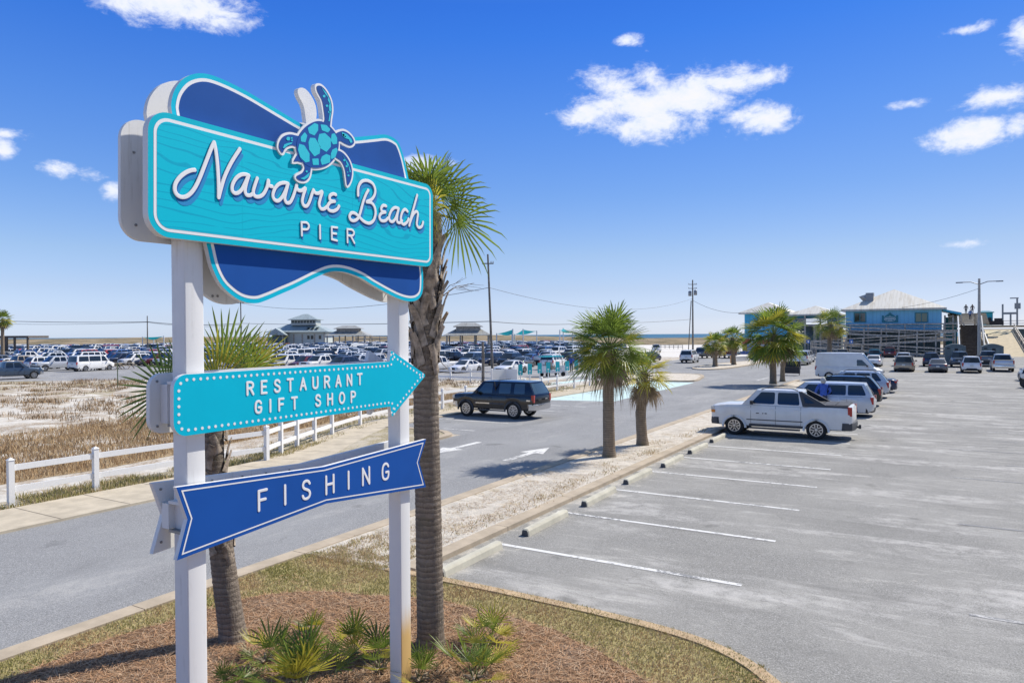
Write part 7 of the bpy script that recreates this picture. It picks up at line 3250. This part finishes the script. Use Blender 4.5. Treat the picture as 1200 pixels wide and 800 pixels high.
# dune fence between lot and beach
rail = thing('sand_fence', 'low wooden rail fence on the beach edge left of the dark grey SUV', 'fence', G(765, 408))
gA, gB = G(765, 408), G(800, 409)
dv = gB - gA
mb = MB()
for z_ in (.5, 1.0):
    mb.beam(Vector((0, 0, z_)), dv + Vector((0, 0, z_)), .1, .12)
mb.build('rail', M_WOODG, rail)
for k in range(8):
    mb = MB()
    p = dv * (k / 7)
    mb.box((p.x, p.y, .6), (.16, .16, 1.2))
    mb.build('post', M_WOODG, rail)


# golf cart with a turquoise roof by the paddle signs
g = G(646, 441)
gc = thing('golf_cart', 'white golf cart with turquoise roof behind the paddle signs', 'golf cart', g, PI / 2 - .5)
mb = MB()
mb.box((.2, 0, .5), (2.3, 1.15, .28))
mb.box((1.15, 0, .8), (.5, 1.1, .45))
mb.box((-.85, 0, .8), (.5, 1.1, .5))
mb.build('body', PAINTS['white'], gc)
mb = MB()
mb.box((-.05, 0, .85), (.5, 1.05, .18))
mb.box((-.32, 0, 1.15), (.12, 1.05, .5))
mb.build('seat', M_WOODT, gc)
for x in (-.9, 1.0):
    for y in (-.52, .52):
        mb = MB()
        mb.tube([(x, y, .7), (x * .85, y, 1.85)], .025, 6)
        mb.build('roof_post', M_TRIM, gc)
mb = MB()
mb.box((.0, 0, 1.9), (2.1, 1.25, .09))
mb.build('roof', M_TURQ, gc)
for x in (-.75, 1.0):
    for y in (-.55, .55):
        mb = MB()
        mb.lathe([(.2, -.09), (.23, -.05), (.23, .05), (.2, .09)], 12, 0, 'Y', (x, y, .23))
        mb.build('wheel', M_RUBBER, gc, 40)

# motorcycle cut by the right border
g = G(1208, 455)
mc = thing('motorcycle', 'black touring motorcycle with an orange side case at the right border', 'motorcycle', g, PI / 2 + .5)
for x in (-.75, .75):
    mb = MB()
    mb.lathe([(.22, -.07), (.29, -.09), (.33, 0), (.29, .09), (.22, .07)], 18, 0, 'Y', (x, 0, .33))
    w_ = mb.build('wheel', M_RUBBER, mc, 40)
    mb = MB()
    mb.lathe([(.2, -.04), (.2, .04)], 14, 0, 'Y', (x, 0, .33))
    mb.build('rim', M_RIM, w_, 40)
mb = MB()
mb.tube([(-.6, 0, .65), (-.1, 0, .6), (.35, 0, .85), (.55, 0, .9)], [.14, .2, .24, .1], 10)
mb.tube([(0, 0, .3), (.3, 0, .35)], [.2, .18], 10)
mb.build('body', M_TRIM, mc, 50)
mb = MB()
mb.box((-.35, 0, .84), (.75, .3, .12))
mb.build('seat', M_TRIM, mc)
for sg, mm in ((-1, M_TRIM), (1, mat('orange_case', (.75, .26, .02), .45))):
    mb = MB()
    mb.box((-.65, sg * .34, .72), (.6, .22, .45))
    mb.build('side_case', mm, mc)
mb = MB()
mb.box((-.85, 0, 1.15), (.5, .55, .45))
mb.build('top_case', M_TRIM, mc)
mb = MB()
mb.tube([(.72, 0, .4), (.48, 0, 1.05)], .035, 6)
mb.tube([(.35, -.38, 1.1), (.48, 0, 1.05), (.35, .38, 1.1)], .02, 6)
mb.build('handlebar', M_CHROME, mc)
mb = MB()
mb.add([(.6, -.22, 1.0), (.6, .22, 1.0), (.42, .18, 1.4), (.42, -.18, 1.4)], [(0, 1, 2, 3)])
mb.build('windshield', M_GLASS, mc)

# carrier frames at the tail
tb = thing('cargo_rack', 'dark folding carrier racks left of the white cargo van', 'rack', (-11.8, 71.5, 0))
mb = MB()
mb.box((0, 0, .95), (1.6, .5, .75))
mb.box((.1, -.6, .5), (1.5, .4, .6))
mb.build('box', M_TRIM, tb)
mb = MB()
for x in (-.7, .7):
    mb.tube([(x, 0, 0), (x, 0, 1.9)], .05, 6)
mb.tube([(-.7, 0, 1.9), (.7, 0, 1.9)], .05, 6)
mb.build('frame', M_GREYM, tb)


# ------------------------------------------------------------------ people
def person(name, label, loc, rz, h, top, legs, hair, skin=(.45, .28, .19), armpose=((.22, .02), (.22, .02)), lean=0.0, hood=False):
    """one continuous body grown with a skin modifier over a joint skeleton; hair is its child"""
    s = h / 1.78
    J = {'pel': (0, 0, .95), 'wst': (lean * .3, 0, 1.1), 'chs': (lean * .7, 0, 1.33), 'nck': (lean, 0, 1.5), 'hd': (lean + .02, 0, 1.62), 'hdt': (lean + .01, 0, 1.71),
         'hl': (0, .09, .9), 'kl': (.03, .1, .5), 'al': (-.01, .1, .09), 'tl': (.13, .12, .04),
         'hr': (0, -.09, .9), 'kr': (.02, -.1, .5), 'ar': (-.02, -.1, .09), 'tr': (.12, -.12, .04),
         'sl': (lean, .19, 1.43), 'el': (lean - .02 + armpose[0][1], .19 + armpose[0][0] * .45, 1.16), 'wl': (lean + .08 + armpose[0][1] * 3, .2 + armpose[0][0] * .3, .95 + armpose[0][1]), 'fl': (lean + .12 + armpose[0][1] * 3.6, .2 + armpose[0][0] * .25, .87 + armpose[0][1] * 1.2),
         'sr': (lean, -.19, 1.43), 'er': (lean - .02 + armpose[1][1], -.19 - armpose[1][0] * .45, 1.16), 'wr': (lean + .08 + armpose[1][1] * 3, -.2 - armpose[1][0] * .3, .95 + armpose[1][1]), 'fr': (lean + .12 + armpose[1][1] * 3.6, -.2 - armpose[1][0] * .25, .87 + armpose[1][1] * 1.2)}
    Rr = {'pel': .145, 'wst': .14, 'chs': .165, 'nck': .062, 'hd': .1, 'hdt': .075, 'hl': .105, 'kl': .07, 'al': .05, 'tl': .04, 'hr': .105, 'kr': .07, 'ar': .05, 'tr': .04,
          'sl': .075, 'el': .06, 'wl': .042, 'fl': .035, 'sr': .075, 'er': .06, 'wr': .042, 'fr': .035}
    E_ = [('pel', 'wst'), ('wst', 'chs'), ('chs', 'nck'), ('nck', 'hd'), ('hd', 'hdt'), ('pel', 'hl'), ('hl', 'kl'), ('kl', 'al'), ('al', 'tl'), ('pel', 'hr'), ('hr', 'kr'), ('kr', 'ar'), ('ar', 'tr'),
          ('chs', 'sl'), ('sl', 'el'), ('el', 'wl'), ('wl', 'fl'), ('chs', 'sr'), ('sr', 'er'), ('er', 'wr'), ('wr', 'fr')]
    ks_ = list(J)
    me = bpy.data.meshes.new(name)
    me.from_pydata([tuple(c * s for c in J[k_]) for k_ in ks_], [(ks_.index(a_), ks_.index(b2)) for a_, b2 in E_], [])
    tmp = bpy.data.objects.new(name + '_skeleton', me)
    COL.objects.link(tmp)
    md = tmp.modifiers.new('skin', 'SKIN')
    for i, k_ in enumerate(ks_):
        sv = me.skin_vertices[0].data[i]
        r_ = Rr[k_] * s
        sv.radius = (r_, r_ * (.8 if k_ in ('chs', 'wst', 'pel') else 1))
        sv.use_root = k_ == 'pel'
    sd = tmp.modifiers.new('sub', 'SUBSURF')
    sd.levels = 1
    sd.render_levels = 1
    bpy.context.view_layer.update()
    dg = bpy.context.evaluated_depsgraph_get()
    m2 = bpy.data.meshes.new_from_object(tmp.evaluated_get(dg))
    bpy.data.objects.remove(tmp)
    m2.name = name
    mats = [mat('skin_%s' % label[:8], skin, .6), mat('top_%s' % label[:12], top, .85, var=.2, vs=6), mat('legs_%s' % label[:12], legs, .85, var=.2, vs=6), M_TRIM]
    for mm in mats:
        m2.materials.append(mm)
    for p in m2.polygons:
        c = p.center / s
        p.use_smooth = True
        i = 1
        if c.z > 1.52:
            i = 0
        elif c.z < .11:
            i = 3
        elif c.z < .96 and abs(c.y) < .2:
            i = 2
        elif c.z < .93 + min(armpose[0][1], armpose[1][1]) and abs(c.y) >= .2:
            i = 0
        p.material_index = i
    o = bpy.data.objects.new(name, m2)
    COL.objects.link(o)
    o.location = loc
    o.rotation_euler = (0, 0, rz)
    tag(o, label, 'person')
    mb = MB()
    vs, fs = [], []
    NU, NV = 12, 7
    for j in range(NV):
        for k in range(NU):
            th = (0.02 + (.62 if not hood else .8) * j / (NV - 1)) * PI
            ph = 2 * PI * k / NU
            rr = .118 if not hood else .135
            z = math.cos(th)
            drop = 1.0
            if math.cos(ph) > .35 and j > 3:
                drop = .8
            vs.append(((lean - .005 + rr * 1.08 * math.sin(th) * math.cos(ph) * drop) * s, rr * .92 * math.sin(th) * math.sin(ph) * s, (1.655 + rr * 1.12 * z) * s))
    for j in range(NV - 1):
        for k in range(NU):
            fs.append((j * NU + k, (j + 1) * NU + k, (j + 1) * NU + (k + 1) % NU, j * NU + (k + 1) % NU))
    fs.append(tuple(range(NU)))
    mb.add(vs, fs)
    mb.build('hood' if hood else 'hair', mat('hair_%s' % label[:10], hair, .9, var=.2, vs=20), o, 60)
    return o


gP = atd(965, 470, 33.9)
person('person', 'person in a blue sweatshirt and grey hood standing at the silver minivan door', (gP.x, gP.y, .009), PI * .62, 1.84, (.05, .12, .46), (.05, .06, .1), (.42, .42, .41), armpose=((.3, .03), (.3, .06)), lean=.03, hood=True)
for px_, py_, y_, lab, tc_, zz in ((1132, 371, 152, 'left of two people standing on the pier walkway against the sky', (.05, .05, .06), zD + 1.96), (1139.5, 371, 152, 'right of two people standing on the pier walkway against the sky', (.09, .07, .07), zD + 1.96),
                                   (1137, 380, 142, 'person in blue walking down the slatted walkway', (.1, .2, .42), zD + .75)):
    x_, _ = ony(px_, py_, y_)
    person('person', lab, (x_, y_, zz), PI / 2 if 'two' in lab else -PI / 2, 1.78, tc_, (.04, .05, .08), (.06, .04, .03))
for px_, py_, lab, tc_ in ((669.5, 436, 'person in a bright blue shirt beside the golf cart', (.04, .1, .5)), (682, 434, 'person in pale blue behind the paddle signs near the round palm', (.2, .35, .6)), (1111, 421, 'person standing in front of the ramps beside the left portable toilet', (.1, .12, .2))):
    g = G(px_, py_)
    person('person', lab, (g.x, g.y, .01), -PI / 2 + .4, 1.75, tc_, (.04, .05, .09), (.08, .05, .03))
g = G(899, 421)
person('person', 'person in an orange top standing before the painted food trailer', (g.x, g.y, .01), -PI / 2, 1.75, (.6, .2, .06), (.05, .05, .06), (.08, .05, .03))
